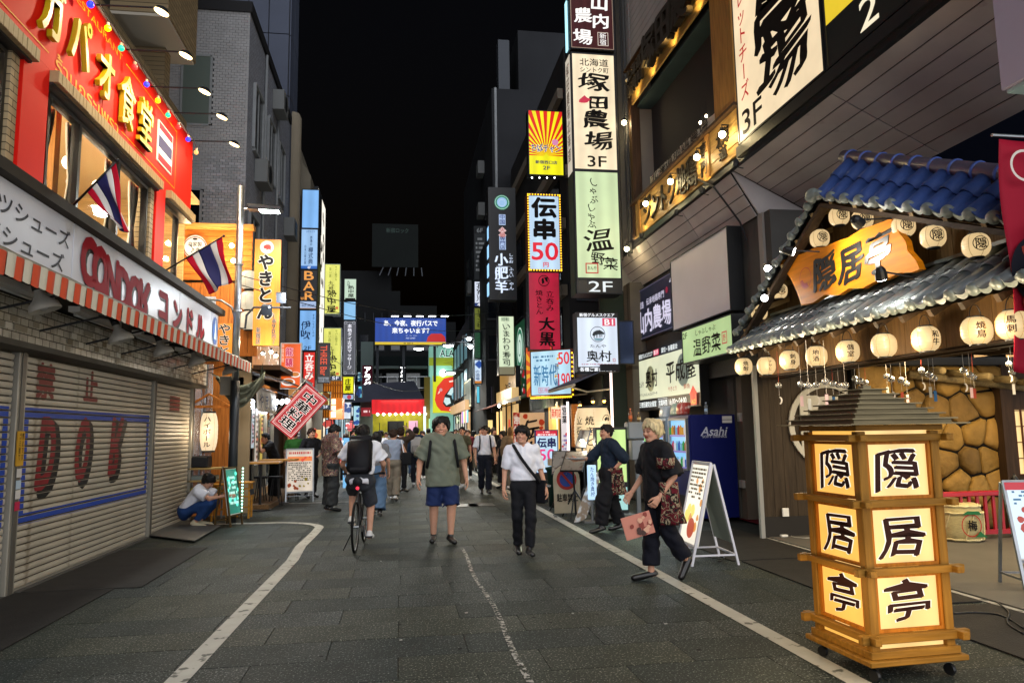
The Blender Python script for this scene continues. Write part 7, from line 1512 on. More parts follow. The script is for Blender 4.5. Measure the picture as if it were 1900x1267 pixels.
# wind chimes in the hall
CG=mat('clear_glass','e8e8e4',.05,trans=.85,spec=.6);TAGM=[mat('tag%d'%i,c,.7) for i,c in enumerate(('c9c2b8','c8a8a8','9a9a94','2c5a88','b04a3a'))]
chs=[(1445,715,0),(1486,713,1),(1500,716,2),(1515,714,0),(1532,708,1),(1545,712,3),(1556,714,2),(1568,715,0),(1586,702,4),(1595,707,1),(1606,710,0),(1645,698,2),(1654,704,0),(1672,706,4),(1682,712,1),(1710,688,0),(1724,695,2),(1733,702,3),(1788,688,0),(1800,696,1),(1806,700,4),(1872,676,2),(1878,690,0)]
for k,(px,py,tm_) in enumerate(chs):
    Y=rnd.choice((7.6,8.2,8.8));p=onY(px,py,Y);
    t=thing('wind_chime','glass wind chime with a %s paper slip under the entrance ceiling'%('thin white crescent' if k%3==0 else ('white','pink','grey','blue','red')[tm_]),'wind chime',tuple(p),'glass wind chimes under the entrance ceiling')
    MB().lathe([(.012,.04),(.036,.022),(.042,0),(.030,-.03),(.027,-.03),(.036,0),(.01,.034)],p,12,cap=False).build('glass_bell',CG,t,smooth=True);MB().tube([p+Vector((0,0,.04)),(p.x,p.y,2.55)],.0025,4).build('string',TAGM[4 if k%5==0 else 0],t);MB().tube([p,p-Vector((0,0,.13))],.002,4).build('string',TAGM[0],t)
    if k%3==0:MB().sheet(*[p+Vector((.04*cos(a)*1,0,-.19+.05*sin(a))) for a in [i*pi/6-pi/2 for i in range(7)]]+[p+Vector((.018*cos(a),0,-.19+.035*sin(a))) for a in [pi/2-i*pi/6 for i in range(7)]]).build('paper_slip',TAGM[0],t,thick=.002)
    else:MB().obox(p-Vector((0,0,.2)),(.022,.004,0),(0,.001,0),(0,0,.06)).build('paper_slip',TAGM[tm_],t)
# ================================================================ big wooden floor lantern
WL=thing('floor_lantern','tall square wooden street lantern with glowing panels and brushed kanji','lantern',(3.205,4.74,0));WY=wood('lantern_wood','7e581f',ax=2);WYh=wood('lantern_wood_flat','7e581f',ax=0);WYv=wood('lantern_wood_deep','7e581f',ax=1);RW=wood('roof_wood','7c7054',ax=0,amt=.4);RW2=wood('roof_wood_deep','77604a',ax=1,amt=.4)
MB_=MB;a_=.302;rotw=radians(2.5);WL.rotation_euler=(0,0,rotw)
def wb(name,m,*d,bevel=.004,parent=None):      # box in the lantern's own frame
    o=MB_().box(*[v+(WL.location.x if i<2 else WL.location.y if i<4 else 0) for i,v in enumerate(d)]).build(name,m,parent or WL,bevel=bevel);return o
for sx in (-1,1):
    for sy in (-1,1):wb('corner_post',WY,*sorted((sx*a_,sx*(a_-.062))),*sorted((sy*a_,sy*(a_-.058))),.15,1.56)
LV=[(1.495,1.54),(1.078,1.124),(.655,.702),(.245,.30)]
for z0,z1 in LV:
    for s in (-1,1):
        wb('cross_beam',WYh,-a_-.085,a_+.085,*sorted((s*(a_-.012),s*(a_+.034))),z0,z1);wb('cross_beam',WYv,*sorted((s*(a_-.014),s*(a_+.036))),-a_-.085,a_+.085,z0+.003,z1-.003)
GP=lit('ffbe58',1.08,.10,3);GP2=lit('ffcf84',1.05,.10,3)
zs=[(.20,.245),(.30,.655),(.702,1.078),(1.124,1.495),(1.54,1.565)]
for k,(z0,z1) in enumerate(zs):
    for f in range(4):
        u=Vector(((1,0,0),(0,1,0),(-1,0,0),(0,-1,0))[f]);n=u.cross(Vector((0,0,1)));o_=WL.location+n*(a_-.035)-u*(a_-.062);w=2*(a_-.062)
        p=MB().sheet(*[o_+u*x+Vector((0,0,z)) for x,z in ((0,z0),(w,z0),(w,z1),(0,z1))]).build('paper_panel',GP if f in (1,3) else GP2,WL)
        if k in (1,2,3) and f in (0,3,1,2):
            b=MB();i_=.02
            for q in ((0,i_,z0,z1),(w-i_,w,z0,z1),(i_,w-i_,z0,z0+i_),(i_,w-i_,z1-i_,z1)):b.obox(o_+u*(q[0]+q[1])/2+Vector((0,0,(q[2]+q[3])/2))+n*.012,u*(q[1]-q[0])/2,n*.01,(0,0,(q[3]-q[2])/2))
            b.build('inner_frame',wood('inner_frame_wood','9a5c18',ax=2),WL)
            T=Txt(o_+Vector((0,0,z0)),u,(0,0,1),w,z1-z0);T.c({3:'隠',2:'居',1:'亭'}[k],.5,.5,.72,.76,bold=.05,skew=.08,wob=.10);T.build('lettering',mat('brush_brown','2c140e',.6),WL,off=.004)
            T=Txt(o_+Vector((0,0,z0)),u,(0,0,1),w,z1-z0);T.c({3:'隠',2:'居',1:'亭'}[k],.5,.5,.72,.76,bold=.10,skew=.08,wob=.10);T.build('lettering_glow',lit('fff0dc',1.15),WL,off=.002)
wb('base',WYh,-a_-.05,a_+.05,-a_-.05,a_+.05,.115,.15,bevel=.006);wb('plinth',WYh,-a_-.02,a_+.02,-a_-.02,a_+.02,.152,.198)
for sx in (-1,1):
    for sy in (-1,1):c=WL.location+Vector((sx*.27,sy*.27,.045));MB().lathe([(.035,-.015),(.04,0),(.035,.015)],c,12,ax=(1,.3,0)).build('castor',BLK,WL)
wb('eave_frame',WYh,-a_-.02,a_+.02,-a_-.02,a_+.02,1.565,1.60)
for i in range(8):
    s=.435-.047*i;z=1.602+i*.034;wb('roof_board',RW,-s,s,-s,s,z,z+.009,bevel=.002)
    r=s-.075
    if r>.03:
        for q in (-1,1):wb('roof_riser',RW,-r,r,*sorted((q*r,q*(r-.02))),z+.0095,z+.0335,bevel=0.002);wb('roof_riser',RW2,*sorted((q*(r+.0),q*(r-.02))),-r+.021,r-.021,z+.0095,z+.0335,bevel=.002)
lamp('POINT',WL.location+Vector((-.75,-.1,.5)),9,(1,.72,.35),.2);lamp('POINT',WL.location+Vector((0,-.75,.5)),9,(1,.72,.35),.2)
# red banner, light box above, board sign at the right edge
NB=thing('red_banner','red vertical banner printed with food at the right edge of the photo','banner',(4.9,5,2));a=onY(1856,258,5.0)
MB().grid(lambda u,v:(4.70+.62*u-.05*v*(1-u)+.0,5.0+.03*sin(v*7+u*3),3.84-1.85*v-.10*u*v),14,30).build('cloth',mat('banner_red','8c1026',.65,nz=(2,.1)),NB,smooth=True,thick=.004)
MB().tube([(4.66,5.02,3.88),(5.4,5.02,3.88)],.014,8).build('rod',STEEL,NB);
draw(NB,(4.70,4.955,2.0),(1,0,0),(0,0,1),.62,1.82,[('ring',mat('ban_white','c8bcb0',.6),.26,.885,.13,.02),('disc',mat('plate_dark','1c1c24',.5),.4,.42,.30),('blobs',mat('food_red','8c3428',.5),14,.1,.28,.9,.58,.09,2),('blobs',mat('food_green','5c8430',.5),5,.1,.26,.8,.36,.06,3),('blobs',mat('food_pale','c8ac94',.5),12,.1,.3,.9,.6,.05,4)])
LBX=thing('overhead_light_box','pale unlit sign box hanging over the upper right corner','sign',(5.2,5,4.2));bx('casing',mat('box_pale','aaa2b4',.5,nz=(1,.05)),LBX,4.76,5.45,3.4,5.0,4.24,5.8,bevel=.01);bx('bottom_face',mat('box_teal','9cb8b8',.4),LBX,4.79,5.4,3.43,4.97,4.21,4.238)
def easel_board(name,label,foot,w,h,face,layers,ang,lean=.22,frame=None,z0=.3,back=True,group=None):
    """A-shaped board: foot = (x,y) of the middle of its front edge; ang = way its face looks (0 = to the camera)"""
    t=thing(name,label,'board sign',(*foot,0),group);fm=frame or STEEL;u=Vector((cos(ang),sin(ang),0));n=Vector((sin(ang),-cos(ang),0));v=Vector((-n.x*lean,-n.y*lean,1)).normalized()
    F0=Vector((*foot,0));o=F0-u*w/2+v*z0
    MB().obox(o+u*w/2+v*h/2-n*.02,u*w/2,v*h/2,n*.018).build('panel',WHITE,t,bevel=.003);MB().sheet(*[o+u*x+v*y+n*.001 for x,y in ((.02,.02),(w-.02,.02),(w-.02,h-.02),(.02,h-.02))]).build('face',face,t)
    for s in (0,1):MB().bar(F0+u*(w*(s-.5)),F0+u*(w*(s-.5))+v*(z0+h+.02),.028,.028,up=n).build('leg',fm,t)
    apex=v*(z0+h)
    if back:
        hb=F0-n*(2*lean*(z0+h)*.98)
        for s in (0,1):MB().bar(hb+u*(w*(s-.5)),F0+u*(w*(s-.5))+apex-n*.04,.025,.025,up=n).build('leg',fm,t)
        MB().bar(hb+u*-.5*w+Vector((0,0,.12))+n*.03,hb+u*.5*w+Vector((0,0,.12))+n*.03,.02,.02).build('brace',fm,t)
        for s in (0,1):MB().bar(F0+u*(w*(s-.5))+v*.12,hb+u*(w*(s-.5))+Vector((0,0,.12))+n*.03,.012,.02).build('side_brace',fm,t)
    if back==2:MB().sheet(F0-u*w*.45+apex*.97-n*.05,F0+u*w*.45+apex*.97-n*.05,hb*.78+u*w*.45+(F0+apex)*.22,hb*.78-u*w*.45+(F0+apex)*.22).build('back_panel',mat('board_back','7e857c',.6),t,thick=.008)
    MB().bar(o+v*(h+.01),o+u*w+v*(h+.01),.03,.02,up=n).build('top_rail',fm,t);MB().bar(o-v*.01,o+u*w-v*.01,.03,.02,up=n).build('bottom_rail',fm,t)
    draw(t,o,u,v,w,h,layers);return t
easel_board('lit_menu_board','glowing tilted menu board with blue print and a price beside the red railing',(6.12,6.35),.55,.74,lit('d8ecf8',1.),[('blobs',lit('c04030',.7),9,.15,.3,.9,.7,.05,5),('blobs',lit('e8a040',.8),6,.3,.3,.9,.8,.05,6),('t',mat('price','203050',.5),'¥380',.35,.12,.4,.1,{'bold':.04}),('lines',lit('3880b0',.6),.1,.7,.9,.95,5,2),('rect',lit('c82838',.8),.0,.9,1,1)],radians(-14))
# cables on the ground
def cable(pts,lab,r=.007,m=BLK):
    P=[Vector((*p,.02)) for p in pts];Q=[]
    for i in range(len(P)-1):
        p0,p1,p2,p3=P[max(i-1,0)],P[i],P[i+1],P[min(i+2,len(P)-1)]
        for k in range(6):t=k/6;Q.append(.5*((2*p1)+(p2-p0)*t+(2*p0-5*p1+4*p2-p3)*t*t+(3*p1-p0-3*p2+p3)*t**3))
    o=MB().tube(Q+[P[-1]],r,6).build('cable',m,None,smooth=True);tag(o,lab,'cable')
g=lambda x,y:tuple(onZ(x,y))[:2]
cable([g(1770,1142),g(1810,1140),g(1860,1146),g(1900,1170)],'black cable looping over the dark mat right of the lantern');cable([g(1850,1120),g(1872,1140),g(1870,1160),g(1900,1180)],'second black cable curling near the foot of the glowing menu board')
cable([g(1455,960),g(1462,992),g(1490,1000),g(1520,998)],'thin white cable along the wall behind the lantern',.004,WHITE)
WP=onZ(1455,998);o=bx('plug_block',WHITE,None,WP.x-.05,WP.x+.05,WP.y-.03,WP.y+.03,.02,.05,bevel=.005);tag(o,'small white plug block on the ground by the wall with the ring','plug')
o=bx('wall_outlet',WHITE,None,*[v+d for v,d in ((onY(1457,960,10.3).x,-.05),(onY(1457,960,10.3).x,.05))],10.27,10.3,.30,.42,bevel=.005);tag(o,'white outlet box low on the wooden wall','outlet')
# ================================================================ vending machines
def vending(name,label,x0,x1,y0,y1,h,colr,side_txt=True):
    t=thing(name,label,'vending machine',((x0+x1)/2,(y0+y1)/2,0));m=mat('vend_'+colr,colr,.35,nz=(1.5,.04));bx('body',m,t,x0+.03,x1,y0,y1,.04,h,bevel=.008);bx('front_door',m,t,x0,x0+.028,y0+.01,y1-.01,.06,h-.01,bevel=.006)
    wy0,wy1,wz0,wz1=y0+.06,y1-.14,h*.49,h*.95;cab=bx('display_case',lit('7cc4f4',.95),t,x0-.004,x0+.002,wy0,wy1,wz0,wz1);R=random.Random(int(y0*10))
    cols_=['e8e8f0','d04030','30a050','e0a020','3060c0','a06030','80c0e0','c03060']
    for r in range(3):
        z=wz0+(wz1-wz0)*(r+.08)/3;bx('shelf',WHITE,cab,x0-.03,x0-.005,wy0,wy1,z-.02,z);bx('price_strip',lit('8878d0',.7),cab,x0-.034,x0-.031,wy0,wy1,z-.035,z-.002)
        for k in range(8):
            yy=wy0+(wy1-wy0)*(k+.5)/8;MB().lathe([(.018,0),(.026,.01),(.026,.12),(.012,.15),(.012,.17)] if (k+r)%3 else [(.026,0),(.027,.12),(.024,.13)],(x0-.03,yy,z+.002),10).build('drink',lit(R.choice(cols_),.55),cab,smooth=False)
    fr=MB()
    for q in ((wy0-.03,wy0,wz0-.03,wz1+.03),(wy1,wy1+.03,wz0-.03,wz1+.03),(wy0,wy1,wz0-.03,wz0),(wy0,wy1,wz1,wz1+.03)):fr.box(x0-.05,x0-.001,*q)
    fr.build('case_frame',STEEL,t);bx('coin_panel',GREYP,t,x0-.012,x0-.001,y1-.11,y1-.03,h*.45,h*.75);bx('dispenser',BLK,t,x0-.008,x0-.001,y0+.15,y1-.2,.2,.42);lamp('AREA',(x0-.12,(wy0+wy1)/2,h*.72),14,(.75,.88,1),.6,(-1,0,-.1))
    return t
V1=vending('vending_machine','dark blue drinks machine with white brewery lettering on its side',5.0,5.86,12.42,13.42,1.83,'0c1658')
T=Txt((5.03,12.42,0),(1,0,0),(0,0,1),.83,1.83);T.t('Asahi',.52,.84,.56,.082,bold=.04,skew=.28).t('SOFT DRINKS',.52,.79,.54,.022,bold=.02);T.build('lettering',mat('vend_white','b8bcc8',.5),V1)
bx('label',WHITE,V1,5.62,5.80,12.413,12.418,1.74,1.80);bx('label',WHITE,V1,5.62,5.80,12.413,12.418,1.68,1.73);bx('label',WHITE,V1,5.46,5.56,12.413,12.418,.13,.17)
V2m=vending('vending_machine','pale drinks machine behind the dark blue one',4.98,5.8,13.5,14.5,1.80,'8fa4b8')
for i,(x,y,z,lab) in enumerate(((5.1,12.9,1.85,'bag of snacks in red and white on top of the blue drinks machine'),(5.12,13.25,1.85,'white and green bag on top of the blue drinks machine'),(5.1,13.8,1.82,'clear plastic tub on top of the pale drinks machine'))):
    o=MB().obox((x,y,z+.1),(.08,.02,0),(-.02,.13,0),(.02,0,.11)).build(('snack_bag','snack_bag','plastic_tub')[i],mat('bag%d'%i,('a83a30','9ab0a0','a8b4bc')[i],.3,mix2=(('d8d0c8','d8d8d0','c8d0d8')[i],9,.5)),None,bevel=.025,smooth=True);tag(o,lab,('bag','bag','tub')[i])
def bottle(x,y,z,lab,m,cap='c04040',h=.21,name='plastic_bottle'):
    t=thing(name,lab,'bottle',(x,y,z));MB().lathe([(.028,0),(.032,.01),(.032,h*.55),(.030,h*.6),(.032,h*.68),(.014,h*.88),(.014,h*.95)],(x,y,z),14).build('body',m,t,smooth=True);MB().lathe([(.016,h*.95),(.016,h*1.03)],(x,y,z),10).build('cap',mat('cap'+cap,cap,.4),t);MB().lathe([(.033,h*.25),(.033,h*.5)],(x,y,z),14,cap=False).build('label',mat('blabel'+cap,cap,.5),t)
PET=mat('pet','d8e4ec',.08,trans=.8)
bottle(5.45,12.7,1.84,'water bottle standing on the blue drinks machine near its dark side',PET,'a8c0d8')
# ================================================================ grill shop with the giant lantern
GS=thing('grill_shop','dark fronted grill shop with lit lattice panels under a grey awning','shop',(4.8,18,0))
bx('wall',mat('black_boards','1d1c1c',.6,nz=(2,.2)),GS,4.75,4.9,16.9,19.4,0,3.6);bx('side_wall',mat('dark_green_wall','26302c',.7),GS,4.72,6,16.95,17.05,0,6.5)
GL_=lit('ffe8d8',1.3);z0,z1=2.98,3.62
for a,c in ((15.9,16.75),(17.75,20.2)):
    bx('glow_panel',lit('e8a080',.7),GS,4.62,4.64,a,c,z0,z1);n=int((c-a)/.085)
    for i in range(n):bx('slat',GL_ if i%1==0 else DW,GS,4.575,4.60,a+i*.085,a+i*.085+.042,z0,z1)
    for z in (z0,(z0+z1)/2,z1):bx('rail',DW,GS,4.56,4.574,a,c,z-.012,z+.012)
sign('grill_sign','small bright red sign with black brushed letters between the lattice panels',(4.55,17.7,3.0),(0,-1,0),.95,.62,.1,lit('e01818',.95),BLK,[('c',INK,'七代目',.5,.5,.9,.8,{'bold':.05,'wob':.1})],fw=0)
AWG=mat('awning_grey','4c4a44',.75,nz=(2,.2));MB().grid(lambda u,v:(4.7-1.0*u,15.6+5.2*v,3.0-.42*u),3,12).build('awning',AWG,GS,thick=.03)
MB().tube([(3.72,15.6,2.56),(3.72,20.8,2.56)],.035,8).build('awning_bar',mat('awning_bar','9c9484',.5),GS,smooth=True)
for yy in (16.2,18.3,20.3):MB().tube([(4.7,yy,2.5),(4.2,yy+.2,2.45),(3.75,yy,2.56)],.022,6).build('awning_arm',mat('awning_bar','9c9484',.5),GS)
bx('valance',DARK,GS,4.3,4.72,15.5,20.8,2.86,3.0)
tb_=[(3.98,2.40),(4.12,2.42),(4.25,2.44)]
for i,(px,py,lab) in enumerate(((1076,752,'small warm spotlight left of three above the giant lantern'),(1100,745,'small warm spotlight middle of three above the giant lantern'),(1121,744,'small warm spotlight right of three above the giant lantern'))):
    p=onY(px,py,15.9);t=thing('ceiling_spot',lab,'spotlight',tuple(p),'spotlights above the giant lantern');MB().lathe([(.03,.09),(.05,0)],p,10,ax=(0,.3,1),cap=False).build('head',BLK,t);MB().ball(tuple(p),.035,10,6).build('bulb',lit('ffb040',12),t,smooth=True);lamp('POINT',p+Vector((0,-.1,-.05)),7,(1,.72,.35),.04)
c=onY(1100,802,15.0);LA_=lantern('giant_lantern','giant cream paper lantern with black brushed grill characters and a round crest',c,.385,.50,lit('f6d6a4',.9,.06,2),n=40,shape=.62,top=.78,ribs=14,hang=0)
GIANT=(c,.385,.50)
lamp('POINT',c+Vector((0,-.6,-.1)),10,(1,.8,.55),.3)
# upright light tubes and posters beside the lantern
for i,(px,y0_,y1_,Y,lab) in enumerate(((1137,668,800,15.9,'thin vertical strip of white light right of the giant lantern'),(1056,745,855,16.6,'thin vertical strip of white light left of the giant lantern'))):
    a=onY(px,y1_,Y);b_=onY(px,y0_,Y);o=bx('light_strip',lit('ffe8e0',2.0),None,a.x-.025,a.x+.025,Y,Y+.03,a.z,b_.z);tag(o,lab,'light')
psign('poster','narrow white poster with red and black characters beside the left light strip',1043,752,1054,858,16.7,.03,lit('e8e0e4',.8,.1,4),WHITE,[('col',INK,'営業',.5,.98,.8,.3,{'bold':.06}),('blobs',lit('c02838',.8),7,.1,.1,.9,.6,.05,2),('lines',mat('violet','7060a0',.6),.1,.05,.9,.5,6,2)],fw=0)
psign('hanging_sign','orange lit sign with red outlined kanji under the grey awning',1023,755,1042,777,16.9,.12,lit('ffd8b0',1.),wood('orange_wood','a9662a',ax=0),[('c',lit('d83818',.9),'新町店',.5,.5,.95,.8,{'bold':.06})],fw=0)
bx('sign_foot',wood('orange_wood','a9662a',ax=0),GS,4.0,4.25,17.1,17.2,1.2,2.2)
# banners and light board of the 50 yen skewer shop
bs=thing('skewer_stall','open skewer stall behind cream banners with a lit yellow window','shop',(3.9,21,0));bx('lit_window',lit('f0b040',.8,.3,3),bs,4.15,4.2,19.4,20.6,1.1,2.25);bx('window_frame',lit('fff0c8',1.0),bs,4.12,4.148,19.32,19.4,1.0,2.35);bx('window_frame',lit('fff0c8',1.0),bs,4.12,4.148,19.4,20.7,2.25,2.3)
bx('wall',mat('black_boards','1d1c1c'),bs,4.2,4.35,18.9,24,0,2.7);MB().grid(lambda u,v:(4.3-.9*u,20.9+4.5*v,2.86-.35*u),3,8).build('awning',mat('awning_dark','2d3432',.75),bs,thick=.03);bx('awning_edge',mat('awning_edge','8c8672',.6),bs,3.36,3.42,20.9,25.4,2.47,2.58)
for i in range(8):bx('valance_panel',mat('valance_dark','2a3634',.7),bs,3.9,3.93,18.6+i*.45,19.02+i*.45,2.2,2.58)
lamp('POINT',(3.8,19.8,2.0),60,(1,.78,.45),.2)
CRB=mat('banner_cream','c9a780',.7,nz=(3,.08),emit=.18,ecol='e8b078')
t=psign('skewer_banner','cream banner with two big black kanji between orange streaks',966,765,1010,870,18.0,.02,CRB,CRB,[('blobs',mat('orange_streak','c8401c',.6),10,.05,.05,.25,.95,.09,3),('blobs',mat('orange_streak','c8401c',.6),12,.78,.05,.98,.95,.08,4),('col',INK,'伝串',.47,.90,.62,.82,{'bold':.08,'wob':.15})],fw=0)
psign('skewer_banner','red and white banner partly behind the cream one',953,765,966,830,18.3,.02,mat('banner_red2','a8281c',.7,mix2=('d8c0a8',5,.5)),CRB,[('col',lit('f4e0d0',.6),'串揚げ',.5,.9,.9,.8,{'bold':.05})],fw=0)
psign('light_board','tilted blue light board with dark kanji and a pink 50 under a crimson strip',994,797,1035,878,17.0,.10,lit('bcdcf4',1.0,.03,2),mat('navy_frame','14205c',.5),[('rect',lit('d01838',.9),.0,.86,1,1),('c',lit('ffffff',1.),'揚げ立て串の店',.5,.89,.8,.045,{'bold':.05}),('t',lit('ffffff',1.),'1本',.5,.95,.3,.035),('c',mat('navy_p2','1c2460',.5),'伝串',.5,.70,.84,.24,{'bold':.08}),('t',lit('e83080',.9),'50',.5,.42,.7,.26,{'bold':.05})],fw=.02)
# lit tan sign, red-brown awning, purple board further along
sign('gold_sign','glowing gold shop sign with brushed black kanji beside the dark green sign',(3.9,29.2,2.5),(0,-1,0),4.4,1.3,.15,lit('b48a4c',.8,.12,1),DARK,[('c',INK,'海風山',.66,.45,.55,.4,{'bold':.05,'wob':.1}),('rect',lit('ffd890',1.6),.0,.0,.05,1)],fw=.03)
sign('purple_board','plain dusky purple board between the gold sign and the awning',(3.5,31.5,2.3),(0,-1,0),3.2,1.0,.1,mat('purple_board','5f5672',.5,nz=(.6,.2),emit=.12,ecol='7a6a8c'),DARK,[],fw=.02)
AW3=thing('brown_awning','small reddish brown awning below the purple board','awning',(3.3,27,2.4));MB().grid(lambda u,v:(3.95-.95*u,24.9+5*v,2.72-.35*u),3,6).build('canopy',mat('awn_maroon','5c3a34',.75,nz=(2,.15)),AW3,thick=.03)
lamp('POINT',onY(926,753,24.0),30,(1,.95,.85),.05);bulbs([onY(926,753,24.2)],'small bright spotlight by the purple board','fff4e0',24,.05)
sg=sign('far_shop_sign','distant shop sign with a lit round logo above hanging posters',(3.15,36.5,2.7),(0,-1,0),3.4,1.3,.15,lit('6a7868',.6,.2,1.5),DARK,[('box',lit('ffe8a8',1.6),0.02,.03,.98,.97,.05),('disc',lit('f4f4ea',1.),.5,.2,.12),('blobs',lit('3c5048',.5),8,.1,.2,.9,.9,.15,3)])
for i in range(7):o=bx('hanging_poster',lit(('60c8e8','f0f0f4','e87090','d8e850','f0f0f4','9080e0','f080c0')[i],.9),None,3.0,3.03,33.2+i*.5,33.6+i*.5,2.0,2.55);tag(o,'small hanging poster %s in the far row on the right'%('in turquoise','in white beside the turquoise one','in rose','in lime green','in white beside the lime one','in violet','in bright pink')[i],'poster','row of hanging posters on the right')
o=psign('far_light_sign','low glowing cream sign at head height far down on the right',861,768,893,782,38,.2,lit('fff0d8',1.8,.1,2),DARK,[('t',lit('c89060',.9),'MARKET',.5,.5,.7,.5,{'bold':.05})] if 0 else [('lines',lit('c89060',.9),.1,.2,.9,.8,1,2)])
t=thing('teal_column_sign','bright blue column of light on the far right corner','light',(2.9,33,0));a=onY(903,860,30.0);bx('glow',lit('c0e8ff',1.6),t,a.x-.05,a.x+.08,30,30.1,1.0,2.9)
for i,(x,c_) in enumerate(((3.05,'ffd890'),(3.3,'ffcf80'))):
    o=bx('lit_doorway',lit(c_,1.3),None,3.55-.0+i*.01,3.6+i*.01,26.2+i*1.1,26.4+i*1.1,.3,2.3);tag(o,('narrow warm light strip by the doorway under the gold sign','second warm light strip by the doorway under the gold sign')[i],'light')
# low shop fronts on both far sides so the street stays lit and busy
def front(name,label,x,y0,y1,side,col,seed,z=2.5):
    t=thing(name,label,'shop front',(x,(y0+y1)/2,0));R=random.Random(seed);n=max(1,int((y1-y0)/1.2))
    for i in range(n):
        a=y0+(y1-y0)*i/n;c=y0+(y1-y0)*(i+1)/n;m=lit(R.choice(col),R.uniform(.5,1.1),.35,3);p=bx('shop_window',m,t,min(x,x+side*.04),max(x,x+side*.04),a+.06,c-.06,.25,z);bx('window_frame',DARK,t,min(x,x+side*.08),max(x,x+side*.08),c-.06,c+.06-.0,0,z+.1)
        for k in range(2):zz=R.uniform(.5,1.6);yy=R.uniform(a+.1,max(a+.12,c-.5));bx('poster',lit(R.choice(['e04030','f0f0e0','f0c020','3080c0','f4f4f4']),.8),t,min(x+side*.045,x+side*.055),max(x+side*.045,x+side*.055),yy,yy+.35,zz,zz+.5)
    bx('fascia',lit(R.choice(col),.8,.2,2),t,min(x,x+side*.25),max(x,x+side*.25),y0,y1,z+.1,z+.55);bx('kick_plate',DARK,t,min(x,x+side*.05),max(x,x+side*.05),y0,y1,0,.25);return t
front('storefront','warm lit shop windows on the left just past the food sign',-3.2,22.2,26.4,1,['c08850','e0c090','a05a38'],3);front('storefront','bright shop fronts on the left near the massage sign',-3.1,26.8,34,1,['e8d8c0','d8a060','a8c8d8'],4);front('storefront','bluish white shop fronts on the left before the red awning',-2.9,34.5,44,1,['c8e0e8','e8e8e0','80b0c8'],5)
front('storefront','warm shop windows on the right under the gold sign',3.95,24.6,29.8,-1,['e8c080','c09050'],6);front('storefront','lit shop fronts on the far right below the hanging posters',3.2,34,44,-1,['e8e0d0','c8a070','a0c8d0'],7)
WN=thing('white_awning','white strip lit awning on the left of the far street','awning',(-2.6,24,2.4));MB().grid(lambda u,v:(-3.1+.9*u,23.0+4*v,2.62-.25*u),3,6).build('canopy',mat('awning_pale','8c94a0',.7),WN,thick=.03);bx('light_tube',lit('f4f8ff',5),WN,-2.35,-2.31,23.2,26.8,2.40,2.43)
DA=thing('dark_awning','dark shop awning behind the diagonal red banner','awning',(-2.7,20,2.6));MB().grid(lambda u,v:(-3.3+.9*u,19.4+3.4*v,2.75-.3*u),3,6).build('canopy',mat('awning_black','23252a',.7),DA,thick=.03)
lamp('AREA',(-2.2,25,2.35),90,(.95,.98,1),1.6,(.3,0,-1))
for (x,y,c) in ((-1.6,31,(1,.95,.85)),(2.2,33,(1,.9,.75)),(0,39,(.95,1,.95)),(2.4,26,(1,.85,.65))):lamp('AREA',(x,y,3.4),110,c,1.4,(0,-.2,-1))
for i,(px0,py0,px1,py1,Y,c_,c2_,lab) in enumerate(((603,778,616,796,23.8,'f0e8d8','d04030','small cream sign low beside the orange lamp box'),(636,745,652,778,27.5,'dce8f4','4060a0','pale window sign under the yellow kanji sign'),(655,752,668,790,30.5,'a8d8e8','2050a0','light blue lit panel left of the red awning'),(640,782,655,797,26.0,'e8f4ff','d05050','white lit board under the pale window sign'),(664,716,672,738,34,'70d0e8','104080','small turquoise sign left of the dark red strip'),(663,690,670,708,36,'c0e4e8','206080','tiny pale sign above the turquoise one'),
    (884,716,899,748,31.0,'60c8e0','f0f0f0','turquoise and white panel under the slim tower on the right'),(868,790,882,806,36,'ffb860','c03020','small orange sign over the far crowd on the right'),(846,772,858,786,40,'f0f8d0','406030','pale lit sign under the lips poster'),(905,778,915,850,27.6,'ffe090','a05020','tall yellow lit strip beside the doorway on the right'))):psign('small_sign',lab,px0,py0,px1,py1,Y,.15,lit(c_,1.0,.1,4),DARK,[('blobs',lit(c2_,.8),5,.12,.12,.88,.88,.1,i)])
# ================================================================ street furniture on the right
GRN=lit('c8e890',.95,.05,2);GI=mat('stand_frame','2b2e30',.5,.4)
a=onY(1110,965,12.9);c=onY(1163,792,12.9)
t=thing('light_stand','tall light green stand sign with brushed characters, partly hidden by the clerk in navy','board sign',((a.x+c.x)/2,13.0,0));bx('base',mat('base_grey','6a6c68',.5),t,a.x-.06,c.x+.06,12.75,13.2,.05,.12,bevel=.01);bx('casing',GI,t,a.x,c.x,12.93,13.1,.12,c.z)
for (x,y) in ((a.x,12.78),(c.x,12.78),(a.x,13.15),(c.x,13.15)):MB().lathe([(.035,-.015),(.035,.015)],(x,y,.035),10,ax=(1,0,0)).build('castor',BLK,t)
W_,H__=c.x-a.x,c.z-.12;o_=Vector((a.x,12.93,.12))
draw(t,o_,(1,0,0),(0,0,1),W_,H__,[('rect',GRN,.04,.36,.96,.97),('rect',lit('a8dcd8',.9),.04,.04,.96,.30),('col',INK,'しゃぶしゃぶ',.25,.92,.2,.2),('c',INK,'温',.55,.62,.56,.15,{'bold':.03,'wob':.1}),('c',INK,'野',.55,.50,.4,.10,{'bold':.02}),('box',lit('b83828',.8),.5,.38,.85,.44,.012),('rect',lit('b84830',.8),.14,.89,.34,.93),('c',mat('teal_print','2c5a50',.5),'しゃぶ',.4,.27,.5,.04),('polys',INK,[[(.5+.2*cos(k*pi/4)+.055*cos(j*pi/4),.16+.05*sin(k*pi/4)+.016*sin(j*pi/4)) for j in range(8)] for k in range(8)])],off0=.006)
lamp('AREA',(3.72,12.7,1.0),8,(.8,1,.7),.5,(0,-1,0))
